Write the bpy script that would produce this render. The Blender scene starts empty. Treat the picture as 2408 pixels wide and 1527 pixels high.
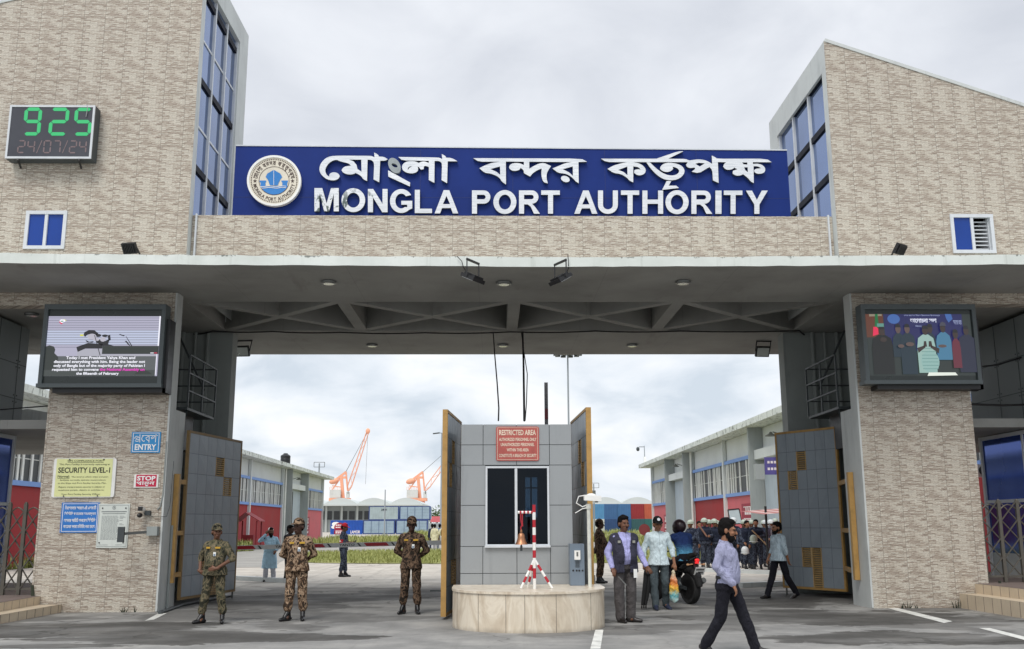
import bpy, bmesh, math, random
import numpy as np
from mathutils import Vector, Matrix, noise as mnoise
from mathutils.geometry import tessellate_polygon
R = math.radians
random.seed(7)
sc = bpy.context.scene
col = sc.collection
# ---------------------------------------------------------------- camera
CAM_H = 1.58
FPX, CX, CY = 2330.0, 1204.0, 763.5          # focal length and centre, measured on a 2408 px wide view of the photograph
yaw, pitch, roll = R(1.09), R(11.45), R(0.2)
fw = Vector((math.sin(yaw)*math.cos(pitch), math.cos(yaw)*math.cos(pitch), math.sin(pitch)))
rt0 = Vector((math.cos(yaw), -math.sin(yaw), 0)); up0 = rt0.cross(fw)
rt = rt0*math.cos(roll) - up0*math.sin(roll); up = up0*math.cos(roll) + rt0*math.sin(roll)
camd = bpy.data.cameras.new('camera'); cam = bpy.data.objects.new('camera', camd); col.objects.link(cam)
M3 = Matrix((rt, up, -fw)).transposed()
cam.matrix_world = Matrix.Translation((0, 0, CAM_H)) @ M3.to_4x4()
camd.sensor_width = 36.0; camd.lens = FPX/2408*36; camd.clip_end = 5000; camd.clip_start = 0.1
sc.camera = cam
CO = Vector((0, 0, CAM_H))
def ray(x, y): return rt*((x-CX)/FPX) - up*((y-CY)/FPX) + fw
def atY(x, y, Y): d = ray(x, y); return CO + d*(Y/d.y)
def atX(x, y, X): d = ray(x, y); return CO + d*(X/d.x)
def atZ(x, y, Z=0.0): d = ray(x, y); return CO + d*((Z-CAM_H)/d.z)
# ---------------------------------------------------------------- sky and sun
SUN_EL, SUN_AZ = R(52), R(200)               # high soft sun behind the viewer
w = bpy.data.worlds.new('World'); sc.world = w; w.use_nodes = True
nt = w.node_tree; N = nt.nodes; Lk = nt.links; N.clear()
def nn(t, **k):
    n = N.new(t)
    for a, b in k.items(): setattr(n, a, b)
    return n
sky = nn('ShaderNodeTexSky', sky_type='NISHITA', sun_disc=False, sun_elevation=SUN_EL, sun_rotation=SUN_AZ)
sky.air_density = 1.0; sky.dust_density = 3.0
tc = nn('ShaderNodeTexCoord'); sep = nn('ShaderNodeSeparateXYZ'); Lk.new(tc.outputs['Generated'], sep.inputs[0])
def wm(op, a, b=None, c=None):
    n = nn('ShaderNodeMath', operation=op)
    for i, v in enumerate((a, b, c)):
        if v is None: continue
        if isinstance(v, (int, float)): n.inputs[i].default_value = v
        else: Lk.new(v, n.inputs[i])
    return n.outputs[0]
zz = wm('MAXIMUM', sep.outputs[2], 0.0); den = wm('ADD', zz, 0.34)
cmb = nn('ShaderNodeCombineXYZ')
Lk.new(wm('DIVIDE', sep.outputs[0], den), cmb.inputs[0]); Lk.new(wm('DIVIDE', sep.outputs[1], den), cmb.inputs[1])
n1 = nn('ShaderNodeTexNoise'); n1.inputs['Scale'].default_value = 3.6; n1.inputs['Detail'].default_value = 8; n1.inputs['Roughness'].default_value = 0.52
n1.inputs['Distortion'].default_value = 0.35
Lk.new(cmb.outputs[0], n1.inputs['Vector'])
rp = nn('ShaderNodeValToRGB'); e = rp.color_ramp.elements
e[0].position = 0.33; e[0].color = (0.60, 0.67, 0.75, 1); e[1].position = 0.66; e[1].color = (0.95, 0.96, 0.97, 1)
q = e.new(0.47); q.color = (0.77, 0.82, 0.88, 1)
Lk.new(n1.outputs['Fac'], rp.inputs[0])
# flatter lilac-grey sheet of cloud higher up
rp2 = nn('ShaderNodeValToRGB'); e = rp2.color_ramp.elements
e[0].position = 0.3; e[0].color = (0.60, 0.63, 0.69, 1); e[1].position = 0.7; e[1].color = (0.83, 0.855, 0.90, 1)
Lk.new(n1.outputs['Fac'], rp2.inputs[0])
mr = nn('ShaderNodeMapRange'); mr.interpolation_type = 'SMOOTHSTEP'
mr.inputs[1].default_value = 0.13; mr.inputs[2].default_value = 0.30; Lk.new(sep.outputs[2], mr.inputs[0])
mxh = nn('ShaderNodeMix', data_type='RGBA'); Lk.new(mr.outputs[0], mxh.inputs[0]); Lk.new(rp.outputs[0], mxh.inputs[6]); Lk.new(rp2.outputs[0], mxh.inputs[7])
# overcast skies are brightest overhead
mz = nn('ShaderNodeMapRange'); mz.interpolation_type = 'SMOOTHSTEP'
mz.inputs[1].default_value = 0.5; mz.inputs[2].default_value = 1.0; mz.inputs[3].default_value = 10.0; mz.inputs[4].default_value = 19.0
Lk.new(sep.outputs[2], mz.inputs[0])
vm = nn('ShaderNodeVectorMath', operation='SCALE'); Lk.new(mxh.outputs[2], vm.inputs[0]); Lk.new(mz.outputs[0], vm.inputs[3])
mx = nn('ShaderNodeMix', data_type='RGBA'); mx.inputs[0].default_value = 0.06
Lk.new(vm.outputs[0], mx.inputs[6]); Lk.new(sky.outputs[0], mx.inputs[7])
bg = nn('ShaderNodeBackground'); bg.inputs[1].default_value = 0.1; Lk.new(mx.outputs[2], bg.inputs[0])
wo = nn('ShaderNodeOutputWorld'); Lk.new(bg.outputs[0], wo.inputs[0])
sl = bpy.data.lights.new('sun', 'SUN'); sl.energy = 1.5; sl.angle = R(22); sl.color = (1.0, 0.96, 0.90)
so = bpy.data.objects.new('sun', sl); col.objects.link(so)
sd = Vector((math.sin(SUN_AZ)*math.cos(SUN_EL), math.cos(SUN_AZ)*math.cos(SUN_EL), math.sin(SUN_EL)))
so.rotation_euler = sd.to_track_quat('Z', 'Y').to_euler(); so.location = (0, -20, 40)
sc.view_settings.view_transform = 'Standard'; sc.view_settings.look = 'None'
sc.view_settings.exposure = 0.2; sc.view_settings.gamma = 1.0
# ---------------------------------------------------------------- scene-building helpers
ORG = {}
def tag(o, label=None, cat=None, group=None, kind=None):
    if label: o['label'] = label
    if cat: o['category'] = cat
    if group: o['group'] = group
    if kind: o['kind'] = kind
    return o
def thing(name, label, cat, loc=(0, 0, 0), group=None):
    o = bpy.data.objects.new(name, None); col.objects.link(o); o.location = loc
    o.empty_display_size = 0.2
    ORG[o] = Vector(loc)
    return tag(o, label, cat, group)
class MB:
    def __init__(s): s.v = []; s.f = []; s.mi = []; s.m = 0
    def add(s, vs, fs):
        b = len(s.v); s.v += [tuple(p) for p in vs]
        s.f += [tuple(i+b for i in f) for f in fs]; s.mi += [s.m]*len(fs); return s
    def box(s, x0, x1, y0, y1, z0, z1):
        x0, x1 = sorted((x0, x1)); y0, y1 = sorted((y0, y1)); z0, z1 = sorted((z0, z1))
        return s.add([(x0,y0,z0),(x1,y0,z0),(x1,y1,z0),(x0,y1,z0),(x0,y0,z1),(x1,y0,z1),(x1,y1,z1),(x0,y1,z1)],
              [(0,3,2,1),(4,5,6,7),(0,1,5,4),(1,2,6,5),(2,3,7,6),(3,0,4,7)])
    def obox(s, c, ux, uy, uz):                    # oriented box: centre and three half vectors
        c, ux, uy, uz = Vector(c), Vector(ux), Vector(uy), Vector(uz)
        P = [c+ux*a+uy*b+uz*d for d in (-1,1) for a, b in ((-1,-1),(1,-1),(1,1),(-1,1))]
        return s.add(P, [(0,3,2,1),(4,5,6,7),(0,1,5,4),(1,2,6,5),(2,3,7,6),(3,0,4,7)])
    def bar(s, p0, p1, wd, ht, upv=(0,0,1)):       # square bar between two points
        p0, p1 = Vector(p0), Vector(p1); d = p1-p0; L = d.length
        if L < 1e-6: return s
        d /= L; upv = Vector(upv)
        if abs(d.dot(upv)) > 0.98: upv = Vector((0, 1, 0))
        x = d.cross(upv).normalized(); z = x.cross(d).normalized()
        return s.obox((p0+p1)/2, d*L/2, x*wd/2, z*ht/2)
    def quad(s, a, b, c, d): return s.add([a, b, c, d], [(0,1,2,3)])
    def tube(s, pts, rad, n=8, caps=True):
        pts = [Vector(p) for p in pts]; rs = rad if isinstance(rad, (list, tuple)) else [rad]*len(pts)
        vs = []; fs = []; prev = None
        for i, p in enumerate(pts):
            d = (pts[min(i+1, len(pts)-1)]-pts[max(i-1, 0)])
            d = d.normalized() if d.length > 1e-9 else Vector((0,0,1))
            if prev is None:
                a = Vector((0,0,1)) if abs(d.z) < 0.9 else Vector((1,0,0)); x = d.cross(a).normalized()
            else:
                x = (prev - d*prev.dot(d)); x = x.normalized() if x.length > 1e-6 else d.orthogonal().normalized()
            prev = x; y = d.cross(x)
            for k in range(n):
                t = 2*math.pi*k/n; vs.append(p + (x*math.cos(t)+y*math.sin(t))*rs[i])
        for i in range(len(pts)-1):
            for k in range(n):
                a = i*n+k; b = i*n+(k+1) % n; fs.append((a, b, b+n, a+n))
        if caps: fs.append(tuple(range(n))[::-1]); fs.append(tuple((len(pts)-1)*n+k for k in range(n)))
        return s.add(vs, fs)
    def caps(s, p0, r0, p1, r1, n=10):             # tapered capsule
        p0, p1 = Vector(p0), Vector(p1); d = p1-p0; L = d.length
        d = d/L if L > 1e-6 else Vector((0,0,1))
        P = []; Q = []
        for t in (-1.45, -1.0, -0.5): P.append(p0+d*r0*math.sin(t)); Q.append(r0*math.cos(t))
        P.append(p0); Q.append(r0); P.append(p1); Q.append(r1)
        for t in (0.5, 1.0, 1.45): P.append(p1+d*r1*math.sin(t)); Q.append(r1*math.cos(t))
        return s.tube(P, Q, n)
    def ell(s, c, r, rot=None, nu=14, nv=9):
        c = Vector(c); vs = []; fs = []
        for j in range(1, nv):
            t = math.pi*j/nv
            for k in range(nu):
                u = 2*math.pi*k/nu
                p = Vector((r[0]*math.sin(t)*math.cos(u), r[1]*math.sin(t)*math.sin(u), r[2]*math.cos(t)))
                vs.append(c+(rot @ p if rot else p))
        a = Vector((0,0,r[2])); b = Vector((0,0,-r[2]))
        vs.append(c+(rot @ a if rot else a)); vs.append(c+(rot @ b if rot else b))
        T = len(vs)-2
        for k in range(nu):
            fs.append((T, k, (k+1) % nu)); o = (nv-2)*nu; fs.append((T+1, o+(k+1) % nu, o+k))
            for j in range(nv-2):
                q = j*nu+k; q2 = j*nu+(k+1) % nu; fs.append((q, q+nu, q2+nu, q2))
        return s.add(vs, fs)
    def loft(s, secs, n=20, ex=2.3):               # stack of (centre, rx, ry) super-elliptic sections
        vs = []; fs = []
        for c, rx, ry in secs:
            for k in range(n):
                t = 2*math.pi*k/n; cs, sn = math.cos(t), math.sin(t)
                vs.append((c[0]+rx*math.copysign(abs(cs)**(2/ex), cs), c[1]+ry*math.copysign(abs(sn)**(2/ex), sn), c[2]))
        m = len(secs)
        for i in range(m-1):
            for k in range(n):
                a = i*n+k; b = i*n+(k+1) % n; fs.append((a, b, b+n, a+n))
        fs.append(tuple(range(n))[::-1]); fs.append(tuple((m-1)*n+k for k in range(n)))
        return s.add(vs, fs)
    def lathe(s, prof, c=(0,0,0), n=24, ax=None):
        c = Vector(c); vs = []; fs = []
        rot = Vector((0,0,1)).rotation_difference(Vector(ax)).to_matrix() if ax else Matrix.Identity(3)
        for r, z in prof:
            for k in range(n):
                t = 2*math.pi*k/n; vs.append(c+rot @ Vector((r*math.cos(t), r*math.sin(t), z)))
        for i in range(len(prof)-1):
            for k in range(n):
                a = i*n+k; b = i*n+(k+1) % n; fs.append((a, b, b+n, a+n))
        if prof[0][0] > 1e-4: fs.append(tuple(range(n))[::-1])
        if prof[-1][0] > 1e-4: fs.append(tuple((len(prof)-1)*n+k for k in range(n)))
        return s.add(vs, fs)
    def flat(s, loops, fn, depth=0.0):             # filled 2-D outline (outer, holes...), fn(u, v, d) -> world, walls down to -depth
        lp = [[Vector((p[0], p[1], 0)) for p in l] for l in loops]
        tri = tessellate_polygon(lp); pts = [p for l in loops for p in l]
        s.add([fn(p[0], p[1], 0.0) for p in pts], tri)
        if depth:
            for l in loops:
                n = len(l)
                s.add([fn(p[0], p[1], 0.0) for p in l]+[fn(p[0], p[1], -depth) for p in l],
                      [(i, (i+1) % n, (i+1) % n+n, i+n) for i in range(n)])
        return s
    def build(s, name, mats, parent=None, smooth=False, kind=None, label=None):
        me = bpy.data.meshes.new(name); o0 = ORG.get(parent, Vector((0,0,0)))
        me.from_pydata([(v[0]-o0.x, v[1]-o0.y, v[2]-o0.z) for v in s.v], [], s.f)
        if not isinstance(mats, (list, tuple)): mats = [mats]
        for m in mats: me.materials.append(m)
        if len(mats) > 1: me.polygons.foreach_set('material_index', s.mi)
        if smooth: me.polygons.foreach_set('use_smooth', [True]*len(s.f))
        bm = bmesh.new(); bm.from_mesh(me); bmesh.ops.recalc_face_normals(bm, faces=bm.faces); bm.to_mesh(me); bm.free()
        if smooth: me.set_sharp_from_angle(angle=R(40))
        me.update()
        o = bpy.data.objects.new(name, me); col.objects.link(o)
        if parent: o.parent = parent
        ORG[o] = o0
        if kind: o['kind'] = kind
        if label: o['label'] = label
        return o
def children(o): return [c for c in bpy.data.objects if c.parent is o]
def copy_tree(o, parent=None):
    c = o.copy(); col.objects.link(c); c.parent = parent; ORG[c] = ORG.get(o, Vector((0,0,0)))
    for ch in children(o): copy_tree(ch, c)
    return c
# ---- text as filled mesh
_tc = {}
def text2d(body, bold=0.0):
    k = (body, bold)
    if k in _tc: return _tc[k]
    c = bpy.data.curves.new('lettering', 'FONT'); c.body = body; c.offset = bold; c.resolution_u = 3
    o = bpy.data.objects.new('lettering', c); col.objects.link(o); bpy.context.view_layer.update()
    ev = o.evaluated_get(bpy.context.evaluated_depsgraph_get()); me = ev.to_mesh()
    vs = [(v.co.x, v.co.y) for v in me.vertices]; fs = [tuple(p.vertices) for p in me.polygons]
    ev.to_mesh_clear(); bpy.data.objects.remove(o); bpy.data.curves.remove(c)
    if not vs: vs = [(0,0)]
    a = np.array(vs); lo, hi = a.min(0), a.max(0)
    _tc[k] = (vs, fs, lo, hi); return _tc[k]
def put_text(mb, body, fn, u0, u1, v0, v1, bold=0.0, keep=None):
    """stretch the words into the box u0..u1, v0..v1 of the surface fn(u, v); keep='h' keeps proportions from the height, centred"""
    vs, fs, lo, hi = text2d(body, bold); w_ = max(hi[0]-lo[0], 1e-6); h_ = max(hi[1]-lo[1], 1e-6)
    if keep:
        k = (v1-v0)/h_; wd = min(w_*k, u1-u0) if keep == 'h' else w_*k; m = (u0+u1)/2; u0, u1 = m-wd/2, m+wd/2
    mb.add([fn(u0+(x-lo[0])/w_*(u1-u0), v0+(y-lo[1])/h_*(v1-v0)) for x, y in vs], fs)
def stroke(mb, pts, wd, fn, i=0):
    """thick polyline on a surface"""
    pts = [Vector((p[0], p[1])) for p in pts]; L = []; Rr = []
    for k, p in enumerate(pts):
        d = pts[min(k+1, len(pts)-1)]-pts[max(k-1, 0)]; d.normalize(); n_ = Vector((-d.y, d.x))*wd/2
        L.append(p+n_); Rr.append(p-n_)
    for k in range(len(pts)-1):
        mb.add([fn(*q) for q in (L[k], L[k+1], Rr[k+1], Rr[k])], [(0,1,2,3)])
def ellipse(cx, cy, rx, ry, n=28, rot=0.0):
    c, s_ = math.cos(rot), math.sin(rot)
    return [(cx+rx*math.cos(t)*c-ry*math.sin(t)*s_, cy+rx*math.cos(t)*s_+ry*math.sin(t)*c) for t in (2*math.pi*k/n for k in range(n))]
def rrect(x0, y0, x1, y1, r, n=4):
    o = []
    for cx_, cy_, a in ((x1-r, y1-r, 0), (x0+r, y1-r, 90), (x0+r, y0+r, 180), (x1-r, y0+r, 270)):
        for k in range(n+1): t = R(a+90*k/n); o.append((cx_+r*math.cos(t), cy_+r*math.sin(t)))
    return o
# ---------------------------------------------------------------- materials
def s2l(c): return tuple((x/12.92 if x <= 0.04045 else ((x+0.055)/1.055)**2.4) for x in (v/255 for v in c))
class NT:
    def __init__(s, name):
        s.m = bpy.data.materials.new(name); s.m.use_nodes = True; s.t = s.m.node_tree; s.n = s.t.nodes; s.l = s.t.links
        s.b = s.n['Principled BSDF']
    def nd(s, t, **k):
        n = s.n.new(t)
        for a, b in k.items(): setattr(n, a, b)
        return n
    def put(s, n, i, v):
        if hasattr(v, 'links') or hasattr(v, 'is_output'): s.l.new(v, n.inputs[i])
        else: n.inputs[i].default_value = v
    def math(s, op, a, b=None, c=None):
        n = s.nd('ShaderNodeMath', operation=op)
        for i, v in enumerate((a, b, c)):
            if v is not None: s.put(n, i, v)
        return n.outputs[0]
    def noise(s, vec, scale, detail=4, rough=0.5, dist=0.0):
        n = s.nd('ShaderNodeTexNoise'); s.l.new(vec, n.inputs['Vector']); n.inputs['Scale'].default_value = scale
        n.inputs['Detail'].default_value = detail; n.inputs['Roughness'].default_value = rough; n.inputs['Distortion'].default_value = dist
        return n.outputs['Fac']
    def ramp(s, fac, stops, mode='LINEAR'):
        n = s.nd('ShaderNodeValToRGB'); n.color_ramp.interpolation = mode; e = n.color_ramp.elements
        e[0].position, e[0].color = stops[0][0], (*stops[0][1], 1); e[1].position, e[1].color = stops[-1][0], (*stops[-1][1], 1)
        for p, c in stops[1:-1]: q = e.new(p); q.color = (*c, 1)
        s.l.new(fac, n.inputs[0]); return n.outputs[0]
    def mix(s, f, a, b, mode='MIX'):
        n = s.nd('ShaderNodeMix', data_type='RGBA', blend_type=mode); s.put(n, 0, f)
        for i, v in ((6, a), (7, b)):
            if isinstance(v, tuple): n.inputs[i].default_value = (*v, 1) if len(v) == 3 else v
            else: s.l.new(v, n.inputs[i])
        return n.outputs[2]
    def mapr(s, v, a, b, c=0.0, d=1.0, smooth=True):
        n = s.nd('ShaderNodeMapRange'); n.interpolation_type = 'SMOOTHSTEP' if smooth else 'LINEAR'
        s.l.new(v, n.inputs[0])
        for i, q in enumerate((a, b, c, d)): n.inputs[i+1].default_value = q
        return n.outputs[0]
    def geo(s): return s.nd('ShaderNodeNewGeometry').outputs['Position']
    def obj(s): return s.nd('ShaderNodeTexCoord').outputs['Object']
    def xyz(s, v): n = s.nd('ShaderNodeSeparateXYZ'); s.l.new(v, n.inputs[0]); return n.outputs
    def comb(s, a, b, c):
        n = s.nd('ShaderNodeCombineXYZ')
        for i, v in enumerate((a, b, c)): s.put(n, i, v)
        return n.outputs[0]
    def scale(s, v, k):
        n = s.nd('ShaderNodeVectorMath', operation='MULTIPLY'); s.l.new(v, n.inputs[0]); n.inputs[1].default_value = k; return n.outputs[0]
    def bump(s, h, st=0.3, dist=0.02):
        n = s.nd('ShaderNodeBump'); n.inputs['Strength'].default_value = st; n.inputs['Distance'].default_value = dist
        s.l.new(h, n.inputs['Height']); s.l.new(n.outputs[0], s.b.inputs['Normal'])
    def fin(s, base, rough=0.6, metal=0.0, spec=None):
        if isinstance(base, tuple): s.b.inputs['Base Color'].default_value = (*base[:3], 1)
        else: s.l.new(base, s.b.inputs['Base Color'])
        s.put(s.b, 'Roughness', rough); s.b.inputs['Metallic'].default_value = metal
        if spec is not None: s.b.inputs['Specular IOR Level'].default_value = spec
        return s.m
_pm = {}
def paint(name, rgb, rough=0.55, var=0.12, scale=3.0, metal=0.0, dirt=0.0, bump=0.0, spec=None):
    """painted, worn surface: mottled tone, streaks of grime running down"""
    if name in _pm: return _pm[name]
    t = NT(name); P = t.obj(); c = s2l(rgb)
    n = t.noise(P, scale, 6, 0.6); d = tuple(x*(1-var*1.6) for x in c); l = tuple(min(1, x*(1+var)) for x in c)
    b = t.ramp(n, [(0.25, d), (0.5, c), (0.8, l)])
    if dirt:
        k = t.noise(t.scale(P, (3.0, 3.0, 0.35)), 2.0, 5, 0.65)
        b = t.mix(t.math('MULTIPLY', t.mapr(k, 0.52, 0.75), dirt), b, tuple(x*0.45+0.01 for x in c))
    if bump: t.bump(t.noise(P, scale*12, 4, 0.6), bump, 0.01)
    rr = t.mapr(n, 0.2, 0.8, rough*0.85, min(1, rough*1.15))
    _pm[name] = t.fin(b, rr, metal, spec); return _pm[name]
def emit(name, rgb, k=1.0):
    t = NT(name); t.fin((0.02, 0.02, 0.02), 0.3); t.b.inputs['Emission Color'].default_value = (*s2l(rgb), 1); t.b.inputs['Emission Strength'].default_value = k
    return t.m
def stone_tile():
    """ledge-stone printed ceramic tiles 0.45 x 0.28 m: thin broken courses, fine joints"""
    t = NT('ledge stone tile'); p = t.xyz(t.geo())
    u = t.math('ADD', p[0], p[1]); v = p[2]
    tw, th = 0.45, 0.29
    us = t.math('DIVIDE', u, tw); vsn = t.math('DIVIDE', v, th)
    fu = t.math('FRACT', us); fv = t.math('FRACT', vsn)
    iu = t.math('FLOOR', us); iv = t.math('FLOOR', vsn)
    seed = t.math('FRACT', t.math('MULTIPLY', t.math('SINE', t.math('ADD', t.math('MULTIPLY', iu, 12.99), t.math('MULTIPLY', iv, 78.2))), 437.5))
    # the same print in most tiles, shifted to one of three cuts
    cut = t.math('FLOOR', t.math('MULTIPLY', seed, 3.0))
    U = t.math('ADD', t.math('MULTIPLY', fu, tw), t.math('MULTIPLY', cut, 3.7)); V = t.math('MULTIPLY', fv, th)
    wob = t.noise(t.comb(t.math('MULTIPLY', U, 9.0), t.math('MULTIPLY', V, 12.0), 0.0), 1.0, 3, 0.6)
    V2 = t.math('ADD', V, t.math('MULTIPLY', t.math('SUBTRACT', wob, 0.5), 0.06))
    br = t.nd('ShaderNodeTexBrick'); t.l.new(t.comb(U, V2, 0.0), br.inputs['Vector'])
    br.offset = 0.37; br.squash = 1.6; br.squash_frequency = 3; br.inputs['Scale'].default_value = 1.0
    br.inputs['Brick Width'].default_value = 0.15; br.inputs['Row Height'].default_value = 0.0215; br.inputs['Mortar Size'].default_value = 0.0030
    br.inputs['Mortar Smooth'].default_value = 0.4; br.inputs['Bias'].default_value = -0.1
    br.inputs['Color1'].default_value = (0, 0, 0, 1); br.inputs['Color2'].default_value = (1, 1, 1, 1); br.inputs['Mortar'].default_value = (0.5, 0.5, 0.5, 1)
    tone = t.noise(t.comb(t.math('MULTIPLY', U, 8.0), t.math('MULTIPLY', V2, 55.0), cut), 1.0, 3, 0.65)
    tone = t.math('ADD', t.math('MULTIPLY', tone, 0.75), t.math('MULTIPLY', br.outputs['Color'], 0.30))
    c = t.ramp(tone, [(0.28, s2l((130, 116, 104))), (0.42, s2l((178, 165, 150))), (0.55, s2l((204, 196, 181))), (0.68, s2l((215, 210, 197))), (0.82, s2l((233, 230, 219)))])
    big = t.noise(t.comb(t.math('MULTIPLY', us, 0.5), vsn, 0.0), 1.4, 3, 0.6)
    c = t.mix(t.math('MULTIPLY', t.mapr(big, 0.35, 0.7), 0.28), c, t.mix(1.0, c, (0.86, 0.84, 0.80), 'MULTIPLY'))
    c = t.mix(t.math('MULTIPLY', br.outputs['Fac'], 0.75), c, s2l((108, 100, 94)))
    ju = t.math('LESS_THAN', fu, 0.018); jv = t.math('LESS_THAN', fv, 0.014)
    c = t.mix(t.math('MULTIPLY', t.math('MAXIMUM', ju, t.math('MULTIPLY', jv, 0.4)), 0.7), c, s2l((112, 104, 95)))
    grime = t.noise(t.scale(t.geo(), (0.35, 0.35, 0.12)), 1.6, 5, 0.6)
    c = t.mix(t.math('MULTIPLY', t.mapr(grime, 0.55, 0.8), 0.3), c, s2l((132, 124, 112)))
    t.bump(t.math('SUBTRACT', tone, br.outputs['Fac']), 0.35, 0.01)
    return t.fin(c, 0.5, 0.0, 0.35)
def camo(name, cols, scale, dist=0.6, pos=(0.38, 0.47, 0.55, 0.63)):
    t = NT(name); P = t.obj()
    n = t.noise(t.scale(P, (1.0, 1.0, 0.72)), scale, 3, 0.55, dist)
    c = t.ramp(n, [(0.0, s2l(cols[0]))]+[(pos[i], s2l(k)) for i, k in enumerate(cols[1:])], 'CONSTANT')
    f = t.noise(P, 5.0, 4, 0.6); c = t.mix(t.mapr(f, 0.3, 0.75, 0.0, 0.45), c, t.mix(1.0, c, (0.6, 0.6, 0.58), 'MULTIPLY'))
    t.bump(t.noise(t.scale(P, (1, 1, 1.6)), 9.0, 4, 0.6), 0.5, 0.03)
    return t.fin(c, 0.9, 0.0, 0.2)
def cloth(name, rgb, rough=0.9, check=None, fade=None, placket=False):
    if name in _pm: return _pm[name]
    t = NT(name); P = t.obj(); c = s2l(rgb)
    n = t.noise(t.scale(P, (1, 1, 0.7)), 7.0, 5, 0.6)
    b = t.ramp(n, [(0.25, tuple(x*0.78 for x in c)), (0.5, c), (0.8, tuple(min(1, x*1.12) for x in c))])
    if check:
        p = t.xyz(P); a = t.math('LESS_THAN', t.math('FRACT', t.math('MULTIPLY', p[0], 32.0)), 0.16); d = t.math('LESS_THAN', t.math('FRACT', t.math('MULTIPLY', p[2], 32.0)), 0.16)
        b = t.mix(t.math('MULTIPLY', t.math('MAXIMUM', a, d), 0.6), b, s2l(check))
    if placket:
        p = t.xyz(P); a = t.math('MULTIPLY', t.math('LESS_THAN', t.math('ABSOLUTE', t.math('SUBTRACT', p[0], 0.012)), 0.005), t.math('LESS_THAN', p[1], -0.03))
        b = t.mix(t.math('MULTIPLY', a, 0.5), b, tuple(x*0.35 for x in c))
    if fade:
        p = t.xyz(P); k = t.noise(t.scale(P, (6, 6, 30)), 3.0, 2)
        z = t.math('ADD', p[2], t.math('MULTIPLY', t.math('SUBTRACT', k, 0.5), 0.22)); b = t.mix(t.mapr(z, 0.95, 1.22), s2l(fade), b)
    t.bump(t.noise(t.scale(P, (1.3, 1.3, 0.7)), 6.5, 5, 0.6, 0.8), 1.0, 0.08)
    _pm[name] = t.fin(b, rough, 0.0, 0.25); return _pm[name]
def glass(name, rgb, rough=0.04, ior=1.7, base=0.9):
    t = NT(name); P = t.geo(); c = s2l(rgb)
    n = t.noise(P, 0.6, 3); t.bump(t.noise(P, 1.1, 2), 0.05, 0.05)
    m = t.fin(t.ramp(n, [(0.3, tuple(x*0.75 for x in c)), (0.7, c)]), rough, 0.0, 0.4); t.b.inputs['IOR'].default_value = ior
    return m
def tinted(name, tint, refl=0.35):
    t = NT(name); tr = t.nd('ShaderNodeBsdfTransparent'); tr.inputs[0].default_value = (*tint, 1)
    gl = t.nd('ShaderNodeBsdfGlossy'); gl.inputs[0].default_value = (0.75, 0.85, 1.0, 1); gl.inputs['Roughness'].default_value = 0.03
    fr = t.nd('ShaderNodeFresnel'); fr.inputs[0].default_value = 1.55
    f = t.math('MAXIMUM', t.math('ADD', fr.outputs[0], refl*0.2), 0.02); mx_ = t.nd('ShaderNodeMixShader')
    t.l.new(f, mx_.inputs[0]); t.l.new(tr.outputs[0], mx_.inputs[1]); t.l.new(gl.outputs[0], mx_.inputs[2])
    t.l.new(mx_.outputs[0], t.n['Material Output'].inputs[0]); return t.m
TILE = stone_tile()
CONC = paint('pale painted concrete', (198, 202, 200), 0.75, 0.10, 1.3, dirt=0.35, bump=0.15)
def soffit_mat():
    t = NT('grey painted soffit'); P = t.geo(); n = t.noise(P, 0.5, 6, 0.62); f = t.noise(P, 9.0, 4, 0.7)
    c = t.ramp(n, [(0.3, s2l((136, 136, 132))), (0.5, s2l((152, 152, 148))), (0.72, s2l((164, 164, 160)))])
    c = t.mix(t.mapr(f, 0.72, 0.80, 0.0, 0.6), c, s2l((70, 68, 66)))
    p = t.xyz(P); jn = t.math('LESS_THAN', t.math('FRACT', t.math('MULTIPLY', t.math('ADD', p[0], 0.3), 0.42)), 0.006); c = t.mix(t.math('MULTIPLY', jn, 0.2), c, s2l((84, 84, 82)))
    w_ = t.noise(t.scale(P, (0.9, 0.3, 1)), 1.3, 5, 0.65, 0.5); c = t.mix(t.mapr(w_, 0.58, 0.72, 0.0, 0.3), c, s2l((104, 100, 94)))
    return t.fin(c, 0.85, 0, 0.2)
SOFF = soffit_mat()
def fascia_mat():
    t = NT('mildewed white fascia'); P = t.geo(); p = t.xyz(P); n = t.noise(P, 1.2, 5, 0.6)
    c = t.ramp(n, [(0.3, s2l((206, 212, 206))), (0.7, s2l((228, 233, 228)))])
    k = t.noise(t.scale(P, (1.0, 1.0, 0.5)), 5.0, 6, 0.7, 0.6); top = t.mapr(p[2], 6.27, 6.37, 0.0, 0.17)
    c = t.mix(t.mapr(t.math('ADD', k, top), 0.70, 0.78, 0.0, 0.75), c, s2l((74, 78, 70)))
    st = t.noise(t.scale(P, (5.0, 5.0, 0.25)), 1.6, 5, 0.6); c = t.mix(t.mapr(st, 0.56, 0.78, 0.0, 0.35), c, s2l((150, 156, 146)))
    t.bump(t.noise(P, 20.0, 4, 0.6), 0.2, 0.01); return t.fin(c, 0.75, 0, 0.3)
WHITE = fascia_mat()
GREYW = paint('grey painted column', (150, 156, 154), 0.75, 0.10, 1.2, dirt=0.3)
BLACK = paint('black metal', (28, 28, 30), 0.45, 0.2, 4)
DARKG = paint('dark grey metal', (62, 68, 70), 0.5, 0.15, 4)
ALU = paint('white aluminium frame', (206, 210, 214), 0.4, 0.06, 5)
STEEL = paint('worn steel', (120, 122, 120), 0.4, 0.15, 6, metal=0.6)
PWHITE = paint('white paint', (236, 236, 232), 0.5, 0.06, 4, dirt=0.2)
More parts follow.
